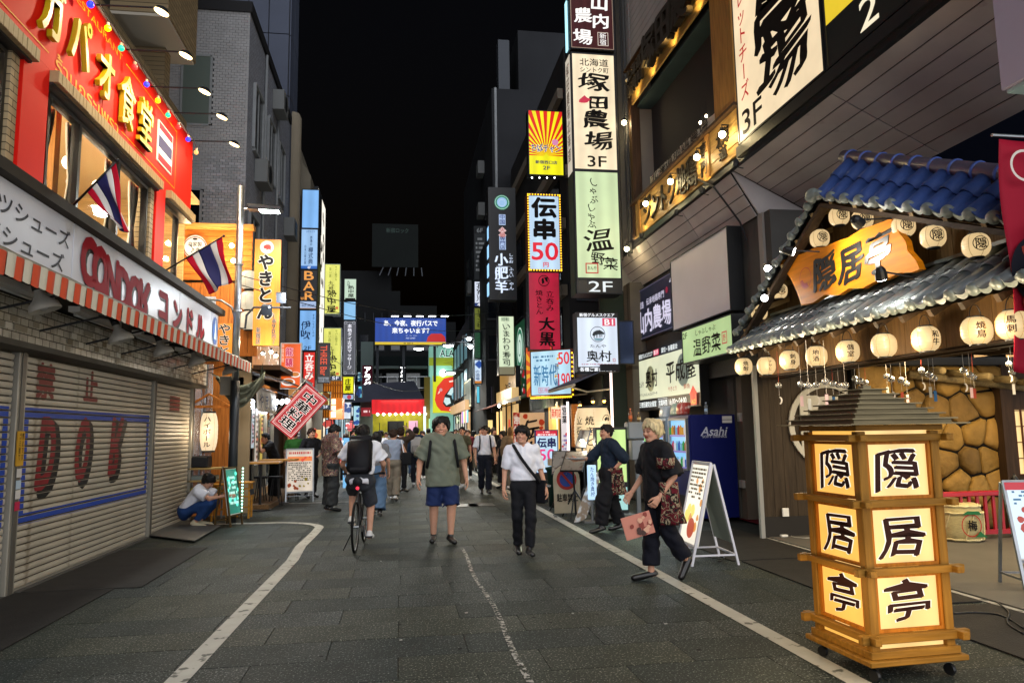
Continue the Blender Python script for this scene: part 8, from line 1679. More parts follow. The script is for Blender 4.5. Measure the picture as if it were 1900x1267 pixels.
t=thing('small_light_sign','small pale blue upright light sign on a grey stand before the menu stands','board sign',(3.33,12.8,0));bx('glow_face',lit('bce0ff',1.05),t,3.26,3.41,12.8,12.86,.38,.98,bevel=.01);MB().tube([(3.33,12.83,.02),(3.33,12.83,.38)],.025,8).build('stem',STEEL,t);bx('foot',STEEL,t,3.15,3.52,12.68,12.98,.0,.025)
draw(t,(3.26,12.798,.38),(1,0,0),(0,0,1),.15,.6,[('col',mat('blueprint','1c4a9c',.5),'たん焼き奥村',.5,.95,.5,.85,{'wob':.1})])
# black menu easels
def menu_stand(label,x,y,h,ang,lean,w=.42,hh=.55,m=None):
    t=thing('menu_stand',label,'menu stand',(x,y,0));u=Vector((cos(ang),sin(ang),0));n=Vector((sin(ang),-cos(ang),0));v=(Vector((0,0,1))*cos(lean)-n*sin(lean));c_=Vector((x,y,h))
    MB().obox(c_,u*w/2,v*hh/2,n.cross(u)*0+(u.cross(v))*.012).build('menu_tray',BLK,t);MB().sheet(*[c_+u*a_*w*.46+v*b_*hh*.46+u.cross(v)*.014 for a_,b_ in ((-1,-1),(1,-1),(1,1),(-1,1))]).build('menu_page',m or mat('menu_page','6e6860',.3,mix2=('3e2c24',9,.5)),t)
    MB().tube([c_-v*hh*.2,Vector((x,y,.05))-n*.05],.018,8).build('post',BLK,t)
    for s in (-1,1):MB().tube([Vector((x,y,.5)),Vector((x,y,.01))+u*s*.28-n*.12],.014,6).build('leg',BLK,t)
    MB().tube([Vector((x,y,.5)),Vector((x,y,.01))+n*.3],.014,6).build('leg',BLK,t);return t
menu_stand('black menu stand with an open slanted page in front of the giant lantern',3.18,13.5,1.02,-.5,.9);menu_stand('tall black menu stand with a glossy page catching the lamp',3.46,13.9,1.42,-.9,.5,.26,.38)
menu_stand('black menu stand behind the no parking board',3.2,14.6,.95,-.3,.6)
p=onY(1080,817,13.8);t=thing('clip_lamp','small glaring clip lamp over the slanted menu page','lamp',tuple(p));MB().lathe([(.02,.05),(.045,0)],p,10,ax=(0,.8,1),cap=False).build('shade',BLK,t);MB().ball(tuple(p),.032,10,6).build('bulb',lit('fff0d0',45),t,smooth=True);MB().tube([p+Vector((0,.03,.04)),p+Vector((.1,.1,-.1)),p+Vector((.1,.15,-.4))],.008,5).build('neck',BLK,t);lamp('POINT',p+Vector((0,-.12,-.05)),14,(1,.9,.7),.04)
o=MB().obox((3.28,12.9,.42),(.12,.0,.06),(0,.012,0),(.17,0,.42)).build('photo_board',mat('photo_collage','9a8a78',.4,mix2=('d8dce0',11,.5)),None,bevel=.004);tag(o,'narrow board of food photos leaning askew beside the no parking board','board')
tb_=thing('waste_bin','big dark green bin with a cardboard box on its lid','bin',(3.32,15.5,0));MB().lathe([(.22,0),(.26,.75),(.29,.78),(.29,.82),(.1,.85)],(3.32,15.5,0),20).build('body',mat('bin_green','18302a',.5),tb_,smooth=True)
o=bx('cardboard_box',mat('cardboard','b09a82',.8),None,3.1,3.5,15.3,15.6,.86,1.0,bevel=.005);tag(o,'shallow cardboard box lying on the dark green bin','box')
NP=thing('no_parking_board','worn round topped no parking board with a red and blue disc','board sign',(3.05,13.6,0));pts=[(-.25,0),(.25,0),(.25,.62)]+[(.25*cos(i*pi/12),.62+.25*sin(i*pi/12)) for i in range(1,12)]+[(-.25,.62)]
MB().prism(pts,(3.07,13.6,.08),(1,0,0),(0,.12,1),(0,.03,0)).build('board',mat('board_cream','9a8f78',.6,nz=(4,.2)),NP)
draw(NP,(2.82,13.602,.08),(1,0,0),(0,.12,1),.5,.87,[('disc',mat('np_red','8a2c28',.6),.5,.70,.19),('disc',mat('np_blue','2c3e7a',.6),.5,.70,.135),('c',INK,'駐車禁止',.5,.32,.8,.18,{'bold':.05}),('polys',mat('np_red','8a2c28',.6),[[(.25,.84),(.32,.87),(.76,.56),(.70,.53)]])]);
for s in (-.22,.2):bx('leg',GREYP,NP,3.07+s,3.09+s,13.62,13.9,0,.03)
MB().bar((3.07,13.88,0),(3.07,13.68,.8),.02,.02).build('strut',GREYP,NP)
# grey ticket machine / intercom post with bottles on top
KM=thing('grey_post_unit','grey metal unit on a post with a hoop handle beside the green stand sign','cabinet',(4.2,12.9,0));GM=mat('unit_grey','7a7e80',.4,.4,nz=(4,.1));bx('post',GM,KM,4.17,4.24,12.9,12.97,0,1.35);a=onY(1145,805,12.85);bx('head',GM,KM,4.02,4.34,12.8,13.05,1.42,1.72,bevel=.02);bx('body',GM,KM,4.08,4.30,12.82,13.0,1.05,1.40,bevel=.01)
MB().tube([(4.3,12.85,1.36),(4.5,12.82,1.36),(4.55,12.82,1.3),(4.55,12.82,1.12),(4.5,12.82,1.06),(4.3,12.85,1.06)],.016,8).build('handle',STEEL,KM,smooth=True);bx('notice',mat('notice_white','c8c4bc',.6),KM,4.28,4.46,12.80,12.81,.72,1.0);bx('foot',GM,KM,4.05,4.35,12.8,13.1,0,.03)
draw(KM,(4.28,12.80,.72),(1,0,0),(0,0,1),.18,.28,[('lines',lit('c03030',.5),.1,.1,.9,.9,6,2)])
bottle(4.10,12.9,1.72,'tea bottle with an orange label standing on the grey unit',mat('tea','9a5a30',.1,trans=.5),'d87040',.24);bottle(4.26,12.92,1.72,'small brown bottle beside the tea bottle on the grey unit',mat('brownb','5a4426',.2),'b89a60',.17)
bottle(3.68,12.6,.13,'small bottle with a white label on the base of the green stand sign',PET,'c8b8a8',.17);bottle(4.36,12.3,.0,'empty clear bottle standing on the ground behind the clerk in navy',PET,'d8dce0',.22)
bx('green_sign_edge',lit('58c868',.9),KM,4.42,4.48,13.1,13.14,1.1,1.6)
# glowing A board held behind the blond clerk
t=easel_board('lit_menu_board','white framed A board with a glowing food menu beside the blue drinks machine',(3.38,8.75),.6,.98,lit('f4ecd8',1.1,.05,3),[('blobs',lit('e8a050',.9),8,.4,.1,.9,.9,.06,5),('blobs',lit('f0e070',1.),6,.1,.2,.6,.9,.08,7),('lines',mat('menu_txt','6a5a30',.5),.1,.55,.9,.95,8,4),('disc',lit('c85030',.8),.6,.2,.12)],radians(-93),lean=.24,frame=mat('frame_white','c9c9d2',.4),z0=.22,back=2)
cable([(3.75,8.9),(3.85,8.7),(3.75,8.6),(3.9,8.75),(4.0,9.0),(4.3,9.4)],'tangled black cable under the white framed A board')
# ================================================================ left: boards on the pavement
t=easel_board('lit_chalkboard','small wooden framed chalkboard with green glowing beads beside the squatting boy',(-2.86,14.0),.42,.82,lit('0f8a78',.8,.35,4),[('blobs',lit('60f0d0',1.2),14,.1,.1,.9,.9,.05,5),('lines',lit('c8fff0',.9),.15,.2,.85,.85,6,2)],radians(74),lean=.15,frame=wood('easel_wood','4a3a22',ax=2),z0=.2)
MBs=MB();u=Vector((cos(radians(74)),sin(radians(74)),0))
for k in range(14):MBs.ball(tuple(Vector((-2.86,14.0,0))+u*.215+Vector((0.03*0,0,.24+k*.058))+Vector((-.13*(.24+k*.058)*0-.02,0.0,0))),.016,6,4)
MBs.build('bead_lights',lit('a0ffe0',4),t)
easel_board('menu_board','large white menu board with red and orange headings near the waiter in black',(-2.33,18.27),.62,1.0,lit('e8d8c4',.75,.06,3),[('rect',lit('f08030',.85),.05,.72,.95,.83),('blobs',lit('e84818',.8),5,.1,.74,.9,.82,.04,2),('lines',lit('c83020',.7),.1,.86,.9,.97,1,6),('lines',INK,.08,.25,.92,.70,10,4),('blobs',mat('menu_pics','9a8a30',.6),6,.5,.1,.9,.35,.04,8),('blobs',mat('menu_pics2','b85a38',.6),5,.1,.05,.5,.3,.05,9)],radians(10),lean=.18,frame=STEEL,z0=.25)
psign('small_board','small lit red and white board with B1 behind the man in the floral shirt',612,812,634,860,20.5,.06,lit('e03818',.85),WHITE,[('t',lit('ffffff',1.),'B1',.5,.85,.5,.16),('rect',lit('f0ece8',.9),.05,.05,.95,.6),('blobs',lit('c04020',.8),5,.1,.1,.9,.5,.1,3)],fw=0)
psign('small_board','light blue standing board with dark characters behind the cyclist',636,812,660,905,21.5,.08,lit('7cc0f0',.95),WHITE,[('c',mat('navyprint','24406e',.5),'荻',.4,.82,.6,.2,{'bold':.04}),('blobs',lit('e8f4ff',.9),5,.1,.1,.9,.6,.12,3)],fw=0)
psign('small_board','lime green square sign over the heads of the crowd',656,799,668,812,27,.06,lit('c8e818',1.),WHITE,[],fw=0)
psign('small_board','orange and cream lit menu on the wall behind the waiter in a black shirt',572,797,596,815,21.2,.06,lit('f0c070',.9),DARK,[('blobs',lit('e05020',.8),5,.05,.1,.5,.9,.1,3)],fw=0)
psign('wall_board','grey board of white and red notices on the left behind the green shirt',541,792,558,830,21.0,.05,mat('nb','5a5a5c',.6),DARK,[('lines',WHITE,.1,.5,.9,.95,3,3),('lines',lit('c03028',.6),.1,.05,.9,.45,2,4)],fw=0)
# ================================================================ people
def cloth(n,c,**k):return mat('cloth_'+n,c,.85,nz=(6,.10),bump=(9,.5),spec=.2,**k)
def pattern(name,cols,sc):
    m=mat(name,cols[0],.85,spec=.2);t=m.node_tree;b=t.nodes['Principled BSDF'];tc=t.nodes.new('ShaderNodeTexCoord');n=t.nodes.new('ShaderNodeTexNoise');n.inputs['Scale'].default_value=sc;n.inputs['Detail'].default_value=3;n.inputs['Distortion'].default_value=1.5
    r=t.nodes.new('ShaderNodeValToRGB');r.color_ramp.interpolation='CONSTANT';t.links.new(tc.outputs['Object'],n.inputs[0]);t.links.new(n.outputs[0],r.inputs[0]);e=r.color_ramp.elements
    ps=[0]+[.36+.30*i/(len(cols)-1) for i in range(len(cols)-1)]
    for i,(p,c) in enumerate(zip(ps,cols)):
        el=e[i] if i<2 else e.new(p);el.position=p;el.color=(*srgb(c),1)
    t.links.new(r.outputs[0],b.inputs['Base Color']);return m
HB=mat('hair_black','0f0c0b',.6,spec=.25,nz=(30,.3));HBR=mat('hair_brown','2a1a10',.6,spec=.25,nz=(30,.3));HBL=mat('hair_blond','b8a880',.55,nz=(9,.45),stretch=(5,5,1),spec=.3);SHB=mat('shoe_black','141314',.3);SHW=mat('shoe_white','c4c4c4',.5);SOL=mat('sole_white','b4b2ac',.6);KH=mat('shoe_khaki','6b6048',.7)
NAVY,BLKC,WHC,OLV=cloth('navy','1b2950'),cloth('black','15161a'),cloth('white','d6d7de'),cloth('olive','686e60')
FLOR=pattern('floral',['22222a','5a2c34','7a6c54','2c3440','6c3438','8a7e6a'],16);APR=pattern('apron_print',['151316','5e1822','14120f','8c8068','5a1a20'],11)
def pp(px,py,Y):p=onY(px,py,Y);return p.x,Y
# 1 green shirt
person('big smiling man in an open grey green shirt and navy shorts, walking towards the camera',.62,11.1,radians(4),1.82,fat=1.26,smile=True,h=.014,
    pose=dict(elL=(.305,.03,1.10),elR=(-.305,.02,1.10),wrL=(.33,-.06,.86),wrR=(-.34,-.08,.87),shL=(.195,.01,1.385),shR=(-.195,.01,1.385),hiL=(.10,0,.9),hiR=(-.10,0,.9),anL=(.10,-.10,.085),toL=(.13,-.26,.04),knL=(.115,-.10,.50),anR=(-.115,.08,.09),toR=(-.15,-.06,.04),knR=(-.12,-.01,.5),head=(-.015,-.03,1.585)),
    top=('shirt',OLV,dict(loose=.03,hem=.17,flare=.25,sleeve=.86,sr=.008,sf=.03,fold=.012,collar=True,buttons=mat('button','3a3c34',.4))),bottom=('shorts',NAVY,dict(end=1.0,loose=.012,rk=.115,fold=.009)),hair=('fluffy',HB),shoes=('shoe',SHB,mat('sole_dark','3a3a3a',.6)),headrot=(radians(-8),radians(0)),seed=3)
P1=bpy.data.objects['person']
bb=thing('backpack','black backpack worn by the big man in green, its straps on his shoulders','backpack',(.62,11.25,1.2))
for s in (-1,1):MB().tube([(.62+s*.15,11.22,1.50),(.62+s*.165,11.06,1.53),(.62+s*.18,10.955,1.42),(.62+s*.20,10.915,1.25),(.62+s*.23,10.98,1.08)],.022,6).build('strap',BLKC,bb,smooth=True)
MB().obox((.62,11.40,1.25),(.17,0,0),(0,.09,0),(0,0,.24)).build('bag',BLKC,bb,bevel=.04,smooth=True)
# 2 white shirt with sling bag
person('smiling young man in a white shirt with rolled sleeves, walking towards the camera',1.60,9.72,radians(0),1.665,fat=.98,smile=True,h=.013,
    pose=dict(elL=(.25,.04,1.12),elR=(-.24,.06,1.12),wrL=(.305,-.02,.88),wrR=(-.27,-.03,.87),anL=(.045,-.16,.085),toL=(.05,-.33,.06),knL=(.075,-.13,.5),anR=(-.05,.20,.10),toR=(-.06,.05,.03),knR=(-.085,.03,.50),head=(-.01,-.03,1.60)),
    top=('shirt',WHC,dict(loose=.02,hem=-.05,sleeve=.92,sr=.002,sf=.006,fold=.011,collar=True)),bottom=('trousers',BLKC,dict(waist=.11,loose=.006,rk=.072,ra=.066)),hair=('bowl',HB),shoes=('shoe',SHB),headrot=(radians(-24),radians(-2)),curl=(.6,.9),seed=5)
sl=thing('shoulder_bag','black shoulder bag slung across the young man in the white shirt','bag',(1.6,9.7,1.0))
MB().tube([(1.475,9.80,1.42),(1.47,9.65,1.405),(1.55,9.575,1.25),(1.66,9.565,1.10),(1.78,9.62,.96),(1.82,9.74,.90)],.021,6).build('strap',BLKC,sl,smooth=True)
MB().obox((1.83,9.76,.80),(.035,.06,0),(-.08,.05,0),(0,0,.15)).build('bag',mat('bag_black','101014',.5),sl,bevel=.015)
o=MB().lathe([(.034,-.012),(.036,0),(.034,.012)],(1.60+.34*.968,9.70,.875),12,ax=(.2,-.2,1),cap=False).build('wrist_watch',STEEL,None,thick=.004);tag(o,'metal watch on the wrist of the man in the white shirt','watch')
# 3 cyclist and bicycle
cx_,cy_,hd=-.56,10.95,radians(176)
person('cyclist in a white T-shirt and grey shorts riding away with a big black backpack',cx_,cy_,hd,1.74,fat=1.02,h=.014,
    pose=dict(pel=(0,0,.96),neck=(0,-.20,1.44),head=(0,-.25,1.585),shL=(.18,-.18,1.375),shR=(-.18,-.18,1.375),elL=(.285,-.26,1.13),elR=(-.30,-.26,1.13),wrL=(.27,-.47,1.02),wrR=(-.28,-.47,1.02),hiL=(.09,-.02,.93),hiR=(-.09,-.02,.93),
       knL=(.15,-.38,.74),anL=(.14,-.20,.35),toL=(.15,-.34,.28),knR=(-.13,-.22,.55),anR=(-.13,-.05,.16),toR=(-.14,-.21,.12)),
    top=('shirt',WHC,dict(loose=.028,hem=.12,sleeve=.66,sr=.01,sf=.03,fold=.012)),bottom=('shorts',cloth('grey_dark','33363c'),dict(end=.92,loose=.022,rk=.10)),hair=('short',HB),shoes=('shoe',SHW,SOL),seed=8,thumb=dict(L=(-1,0,0),R=(1,0,0),Lp=(0,0,-1),Rp=(0,0,-1)),curl=(1.4,1.4))
def R2(x,y,z):return Vector((cx_+cos(hd)*x-sin(hd)*y,cy_+sin(hd)*x+cos(hd)*y,z))
bp=thing('backpack','large black rolltop backpack on the back of the cyclist','backpack',tuple(R2(0,.1,1.2)));u_=R2(1,0,0)-R2(0,0,0);f_=R2(0,1,0)-R2(0,0,0);up=(Vector((0,0,1))*.93-f_*.37).normalized()
b=MB().obox(R2(0,.085,1.27),u_*.175,up.cross(u_)*.10,up*.245);b.build('bag',mat('bag_black','101014',.5),bp,bevel=.05,smooth=True);MB().obox(R2(0,-.05,1.515),u_*.165,up.cross(u_)*.05,up*.05).build('roll_top',mat('bag_black2','18181c',.6),bp,bevel=.03,smooth=True)
MB().obox(R2(0,.20,1.17),u_*.13,up.cross(u_)*.03,up*.12).build('pocket',mat('bag_black2','18181c',.6),bp,bevel=.02)
for s in (-1,1):MB().tube([R2(s*.12,-.05,1.48),R2(s*.14,-.22,1.46),R2(s*.15,-.30,1.36),R2(s*.17,-.2,1.18)],.02,6).build('strap',BLKC,bp,smooth=True)
BY=thing('bicycle','black sports bicycle ridden away from the camera, red light under its saddle','bicycle',tuple(R2(0,0,0)))
for yy,nm in ((.50,'wheel'),(-.56,'wheel')):
    c=R2(0,yy,.335);ty=MB().tube([c+f_*(.325*cos(a))+Vector((0,0,.325*sin(a))) for a in [i*pi/20 for i in range(41)]],.017,8,cap=False).build('wheel',mat('tyre','141414',.7),BY,smooth=True)
    MB().tube([c+f_*(.30*cos(a))+Vector((0,0,.30*sin(a))) for a in [i*pi/20 for i in range(41)]],.008,6,cap=False).build('rim',STEEL,ty,smooth=True);MB().tube([c-u_*.05,c+u_*.05],.02,8).build('hub',STEEL,ty)
    sb_=MB()
    for i in range(14):a=i*pi/7;sb_.tube([c+u_*(.02 if i%2 else-.02),c+f_*(.3*cos(a))+Vector((0,0,.3*sin(a)))],.0014,4)
    sb_.build('spokes',STEEL,ty)
BBK=R2(0,.06,.30);ST_=R2(0,.20,.80);HT=R2(0,-.42,.86);HT2=R2(0,-.46,.70)
for a,c in ((BBK,ST_),(ST_,HT),(HT2,BBK),(HT,HT2)):MB().tube([a,c],.016,8).build('frame_tube',BLK,BY,smooth=True)
for s in (-1,1):
    for a,c in ((R2(s*.02,.1,.3),R2(s*.055,.50,.335)),(R2(s*.02,.2,.76),R2(s*.055,.50,.335)),(R2(s*.045,-.47,.70),R2(s*.05,-.56,.335))):MB().tube([a,c],.010,6).build('stay',BLK,BY,smooth=True)
    MB().tube([BBK+u_*s*.06,BBK+u_*s*.07+Vector((0,0,-.15 if s<0 else .08))-f_*(.06 if s<0 else .14)],.012,6).build('crank',STEEL,BY);MB().obox(BBK+u_*s*.13+Vector((0,0,-.16 if s<0 else .03))-f_*(.06 if s<0 else .17),u_*.05,f_*.04,(0,0,.012)).build('pedal',BLK,BY)
MB().lathe([(.08,-.004),(.085,0),(.08,.004)],BBK-u_*.04,20,ax=u_).build('chainring',STEEL,BY);MB().tube([ST_,R2(0,.22,.90)],.013,8).build('seat_post',STEEL,BY)
MB().tube([R2(0,.30,.925),R2(0,.18,.93),R2(0,.04,.92)],[.07,.05,.022],10).build('saddle',DARK,BY,smooth=True);MB().tube([HT,R2(0,-.44,.98),R2(.29,-.46,1.0)],.012,8).build('handlebar',BLK,BY);MB().tube([R2(0,-.44,.98),R2(-.29,-.46,1.0)],.012,8).build('handlebar',BLK,BY)
for s in (-1,1):MB().tube([R2(s*.20,-.46,1.0),R2(s*.31,-.46,1.0)],.017,8).build('grip',DARK,BY)
MB().ball(tuple(R2(0,.30,.84)),.024,10,6).build('rear_light',lit('ff3048',1.6),BY,smooth=True)
MB().tube([R2(.03,.46,.30),R2(.17,.40,.02)],.008,6).build('kickstand',BLK,BY)
# 4 floral shirt
person('man in an oversized dark floral shirt and wide grey trousers looking down at a phone',-1.42,16.0,radians(118),1.80,fat=1.12,h=.015,pose=dict(head=(0,-.07,1.58),elL=(.26,-.03,1.13),elR=(-.26,-.05,1.13),wrL=(.14,-.30,1.12),wrR=(-.13,-.30,1.12),neck=(0,-.01,1.45)),
    top=('shirt',FLOR,dict(loose=.04,hem=.24,flare=.225,sleeve=.95,sr=.014,sf=.03,fold=.013)),bottom=('trousers',cloth('char','282a2c'),dict(loose=.03,rk=.115,ra=.11)),hair=('short',HB),shoes=('shoe',SHB),headrot=(0,radians(34)),seed=11)
o=MB().obox((-1.08,16.17,1.20),(.03,.04,0),(0,.03,.06),(.0,0,.006)).build('phone',mat('phone_screen','c0b4bc',.2,emit=.4),None,bevel=.004);tag(o,'phone held by the man in the floral shirt','phone')
# 5 squatting boy
person('boy in a white T-shirt and blue jeans squatting by the last shutter',-3.60,14.05,radians(84),1.66,h=.014,pose=dict(pel=(0,.16,.30),neck=(0,-.14,.70),head=(0,-.25,.82),shL=(.17,-.12,.645),shR=(-.17,-.12,.645),elL=(.2,-.36,.52),elR=(-.2,-.34,.52),wrL=(.08,-.60,.56),wrR=(-.08,-.60,.56),
      hiL=(.09,.14,.28),hiR=(-.09,.14,.28),knL=(.16,-.33,.44),knR=(-.16,-.33,.44),anL=(.12,-.06,.09),anR=(-.12,-.06,.09),toL=(.15,-.24,.03),toR=(-.15,-.24,.03)),
    top=('shirt',WHC,dict(loose=.024,hem=.05,sleeve=.72,sr=.018,sf=.02)),bottom=('trousers',cloth('jeans','1f3a68'),dict(loose=.010,waist=.6,end=1.85)),hair=('fluffy',HB),shoes=('shoe',mat('sneaker_cream','b0a68c',.6),SOL),headrot=(0,radians(40)),seed=13,curl=(1.1,1.1))
o=MB().obox((-2.60,14.13,.60),(.035,0,.01),(0,.02,0),(-.01,0,.05)).build('phone',BLK,None,bevel=.004);tag(o,'dark phone in the hands of the squatting boy','phone');bpy.data.objects[o.name].location=(-.03,-.03,-.02)
# 6 waiter pointing
x,y=pp(508,900,18.9)
person('waiter in black shirt and cap pointing at the glass doors, phone in hand',x,y,radians(-62),1.74,z=.0,h=.017,pose=dict(pel=(0,.05,.92),neck=(0,-.16,1.38),head=(0,-.24,1.5),shL=(.17,-.14,1.33),shR=(-.17,-.14,1.33),elL=(.20,-.38,1.18),wrL=(.07,-.40,1.40),elR=(-.24,-.42,1.27),wrR=(-.22,-.68,1.24),anL=(.1,.08,.085),anR=(-.1,.0,.085),hiL=(.09,.04,.9),hiR=(-.09,.04,.9)),
    top=('shirt',BLKC,dict(hem=.12,sleeve=.7,sf=.02)),bottom=('trousers',BLKC,dict(loose=.02,rk=.09,ra=.09)),hair=('cap',BLKC),shoes=('shoe',SHB),headrot=(0,radians(8)),curl=(1.0,.1),seed=15)
# 7 businessman
person('office worker in a short sleeved white shirt with black straps, glancing sideways',2.17,19.2,radians(3),1.74,h=.017,pose=dict(anL=(.06,-.16,.085),toL=(.07,-.33,.05),knL=(.08,-.14,.5),anR=(-.07,.16,.1),toR=(-.09,.0,.03),knR=(-.09,.0,.5)),
    top=('shirt',WHC,dict(loose=.02,hem=-.05,sleeve=.8,sr=.012,sf=.02,collar=True)),bottom=('trousers',NAVY if 0 else cloth('navy_dark','12151f'),dict(waist=.11,rk=.085,ra=.078)),hair=('short',HB),shoes=('shoe',SHB),headrot=(radians(-55),0),seed=17)
t=thing('backpack','dark backpack whose straps cross the white shirt of the office worker','backpack',(2.17,19.3,1.2));MB().obox((2.17,19.42,1.2),(.15,0,0),(0,.07,0),(0,0,.2)).build('bag',BLKC,t,bevel=.03)
for s in (-1,1):MB().tube([(2.17+s*.12,19.3,1.46),(2.17+s*.13,19.17,1.475),(2.17+s*.135,19.055,1.36),(2.17+s*.15,19.06,1.15),(2.17+s*.19,19.2,1.05)],.02,6).build('strap',BLKC,t,smooth=True)
# 8 navy clerk
person('clerk in a navy top and wide black trousers holding out a plate',3.30,11.60,radians(-84),1.68,h=.014,pose=dict(elL=(.31,.14,1.16),wrL=(.20,.0,.99),elR=(-.2,-.24,1.16),wrR=(-.17,-.47,1.15),anL=(.1,-.20,.085),toL=(.12,-.37,.03),knL=(.1,-.15,.5),anR=(-.1,.22,.09),toR=(-.12,.06,.03),knR=(-.1,.05,.5),head=(0,-.03,1.60)),
    top=('shirt',cloth('navy_top','1a2534'),dict(loose=.028,hem=.06,sleeve=1.15,sr=.006,sf=.01,fold=.012)),bottom=('trousers',BLKC,dict(loose=.045,rk=.125,ra=.10,fold=.012)),hair=('short',HB),shoes=('shoe',SHB),headrot=(radians(4),0),seed=21,thumb=dict(Rp=(0,0,1)))
def hipcloth(x,y,z0,z1,w,lab,ang,dx=0.):
    u=Vector((cos(ang),sin(ang),0));n=Vector((sin(ang),-cos(ang),0))
    o=MB().grid(lambda a,b_:Vector((x,y,z1-(z1-z0)*b_))+u*((a-.5)*w*(.8+.35*b_)+dx*b_)+n*(.03*sin(a*9+b_*4)+.055*cos((a-.5)*2.6)+.02*sin(a*17)*b_),18,14).build('apron_cloth',APR,None,smooth=True,thick=.006);tag(o,lab,'cloth')
hipcloth(3.36,11.42,.58,1.0,.24,'red and cream patterned cloth hanging at the hip of the clerk in navy',radians(8),.05)
o=MB().lathe([(0,0),(.13,.008),(.17,.03),(.165,.034),(.12,.014),(0,.006)],(2.80,11.72,1.12),20).build('plate',mat('plate_grey','9a9ca0',.4),None,smooth=True);tag(o,'pale plate held out by the clerk in navy','plate')
# 9 blond clerk
person('blond clerk in black with patterned sleeve bands striding past the A board',2.74,7.78,radians(-80),1.69,h=.0135,pose=dict(elL=(.25,.07,1.12),wrL=(.22,-.10,.90),elR=(-.24,-.02,1.12),wrR=(-.22,-.2,.92),anL=(.07,.30,.19),toL=(.09,.21,.05),knL=(.09,.07,.52),anR=(-.07,-.07,.085),toR=(-.09,-.25,.035),knR=(-.08,-.05,.5),hiL=(.085,.02,.9),head=(0,-.04,1.605),neck=(0,.0,1.45)),
    top=('shirt',BLKC,dict(loose=.034,hem=.12,sleeve=1.0,sr=.014,sf=.03,fold=.012)),bottom=('trousers',cloth('ink_blue','10121c'),dict(loose=.012,rk=.085,ra=.095,fold=.010,end=1.82)),hair=('fluffy',HBL),shoes=('clog',SHB),headrot=(radians(18),radians(4)),curl=(.9,.6),seed=23)
hipcloth(2.79,7.60,.60,1.04,.27,'red, cream and black patterned apron worn by the blond clerk',radians(10),.06)
o=MB().lathe([(.093,-.055),(.098,0),(.096,.055)],(2.74+.02,7.78-.245,1.245),18,ax=(-.05,-.08,1),cap=False).build('sleeve_band',APR,None,smooth=True,thick=.004);tag(o,'band of patterned cloth round the sleeve of the blond clerk','cloth')
fo=thing('menu_folder','pink plastic menu folder with food photos carried by the blond clerk','folder',(2.5,7.5,.75));A=onY(1163,1003,7.5);u=(onY(1216,987,7.5)-A);v=(onY(1151,962,7.5)-A);w_,h_=u.length*1.0,v.length;u.normalize();v=v.normalized();n=u.cross(v)
MB().obox(A+u*w_/2+v*h_/2,u*w_/2,v*h_/2,n*.006).build('cover',mat('folder_pink','b87868',.3),fo,bevel=.002)
draw(fo,A+n*.006,u,v,w_,h_,[('blobs',mat('meat','7c3028',.4),7,.08,.1,.92,.9,.035,3),('blobs',mat('meat2','c89a80',.4),6,.08,.1,.92,.9,.03,5),('blobs',mat('meat3','3c2420',.4),3,.4,.1,.6,.8,.03,7)])
# 10.. people walking away and the crowd
def walk(k,away=True):s=1 if k%2 else-1;return dict(anL=(.07,-.14*s,.085),toL=(.08,-.30*s-.0 if s>0 else .0,.04),knL=(.08,-.08*s,.5),anR=(-.07,.14*s,.1),toR=(-.08,.0 if s>0 else-.30,.04),knR=(-.085,.02*s,.5),wrL=(.25,.05*s,.88),wrR=(-.25,-.09*s,.88))
LBLU=cloth('grey_blue','8590a4');BEI=cloth('beige','6e665a');DEN=cloth('denim','27384e');GRN_=cloth('green_tee','2c5a24');BRN_=cloth('brown','40342c')
x,y=pp(730,900,18.0);person('woman in a grey blue sleeveless top and beige trousers walking away',x,y,radians(172),1.68,h=.018,pose=dict(walk(1),elR=(-.28,-.06,1.14),wrR=(-.22,-.26,1.06)),top=('shirt',LBLU,dict(hem=.12,sleeve=.12,loose=.014)),bottom=('trousers',BEI,dict(rk=.095,ra=.09)),hair=('short',HBR),shoes=('shoe',SHW),headrot=(radians(-20),0),seed=31)
t=thing('shoulder_bag','big black shoulder bag with a pale strap hanging behind the woman in grey blue','bag',(x+.28,17.9,1.0));MB().obox((x+.30,17.85,.98),(.10,.04,0),(-.03,.06,0),(0,0,.15)).build('bag',BLKC,t,bevel=.03);MB().tube([(x+.24,17.85,1.12),(x+.18,17.9,1.42),(x+.2,18.05,1.4)],.012,6).build('strap',WHC,t)
x,y=pp(772,880,22.5);person('man in a denim jacket walking away with a pale grey backpack',x,y,radians(178),1.76,h=.02,pose=walk(2),top=('shirt',DEN,dict(hem=.14,sleeve=1.9,loose=.03)),bottom=('trousers',cloth('navy_dark','12151f'),{}),hair=('short',HB),shoes=('shoe',SHW),seed=33)
t=thing('backpack','pale grey backpack carried by the man in the denim jacket','backpack',(x,22.3,1.2));MB().obox((x,22.28,1.22),(.16,0,0),(0,.08,0),(0,0,.24)).build('bag',mat('bag_pale','a4a2a0',.7),t,bevel=.05,smooth=True);MB().obox((x,22.18,1.12),(.12,0,0),(0,.03,0),(0,0,.1)).build('pocket',mat('bag_pale2','8a8886',.7),t,bevel=.02)
x,y=pp(577,880,19.6);person('man in a black T-shirt leaning by the menu board, facing the street',x,y,radians(30),1.74,h=.019,pose=dict(elL=(.27,-.08,1.14),wrL=(.12,-.24,1.05),elR=(-.3,.0,1.14),wrR=(-.3,-.1,.95)),top=('shirt',BLKC,dict(hem=.08,sleeve=.75)),bottom=('trousers',BLKC,{}),hair=('short',HBR),shoes=('shoe',SHB),headrot=(radians(10),0),seed=35)
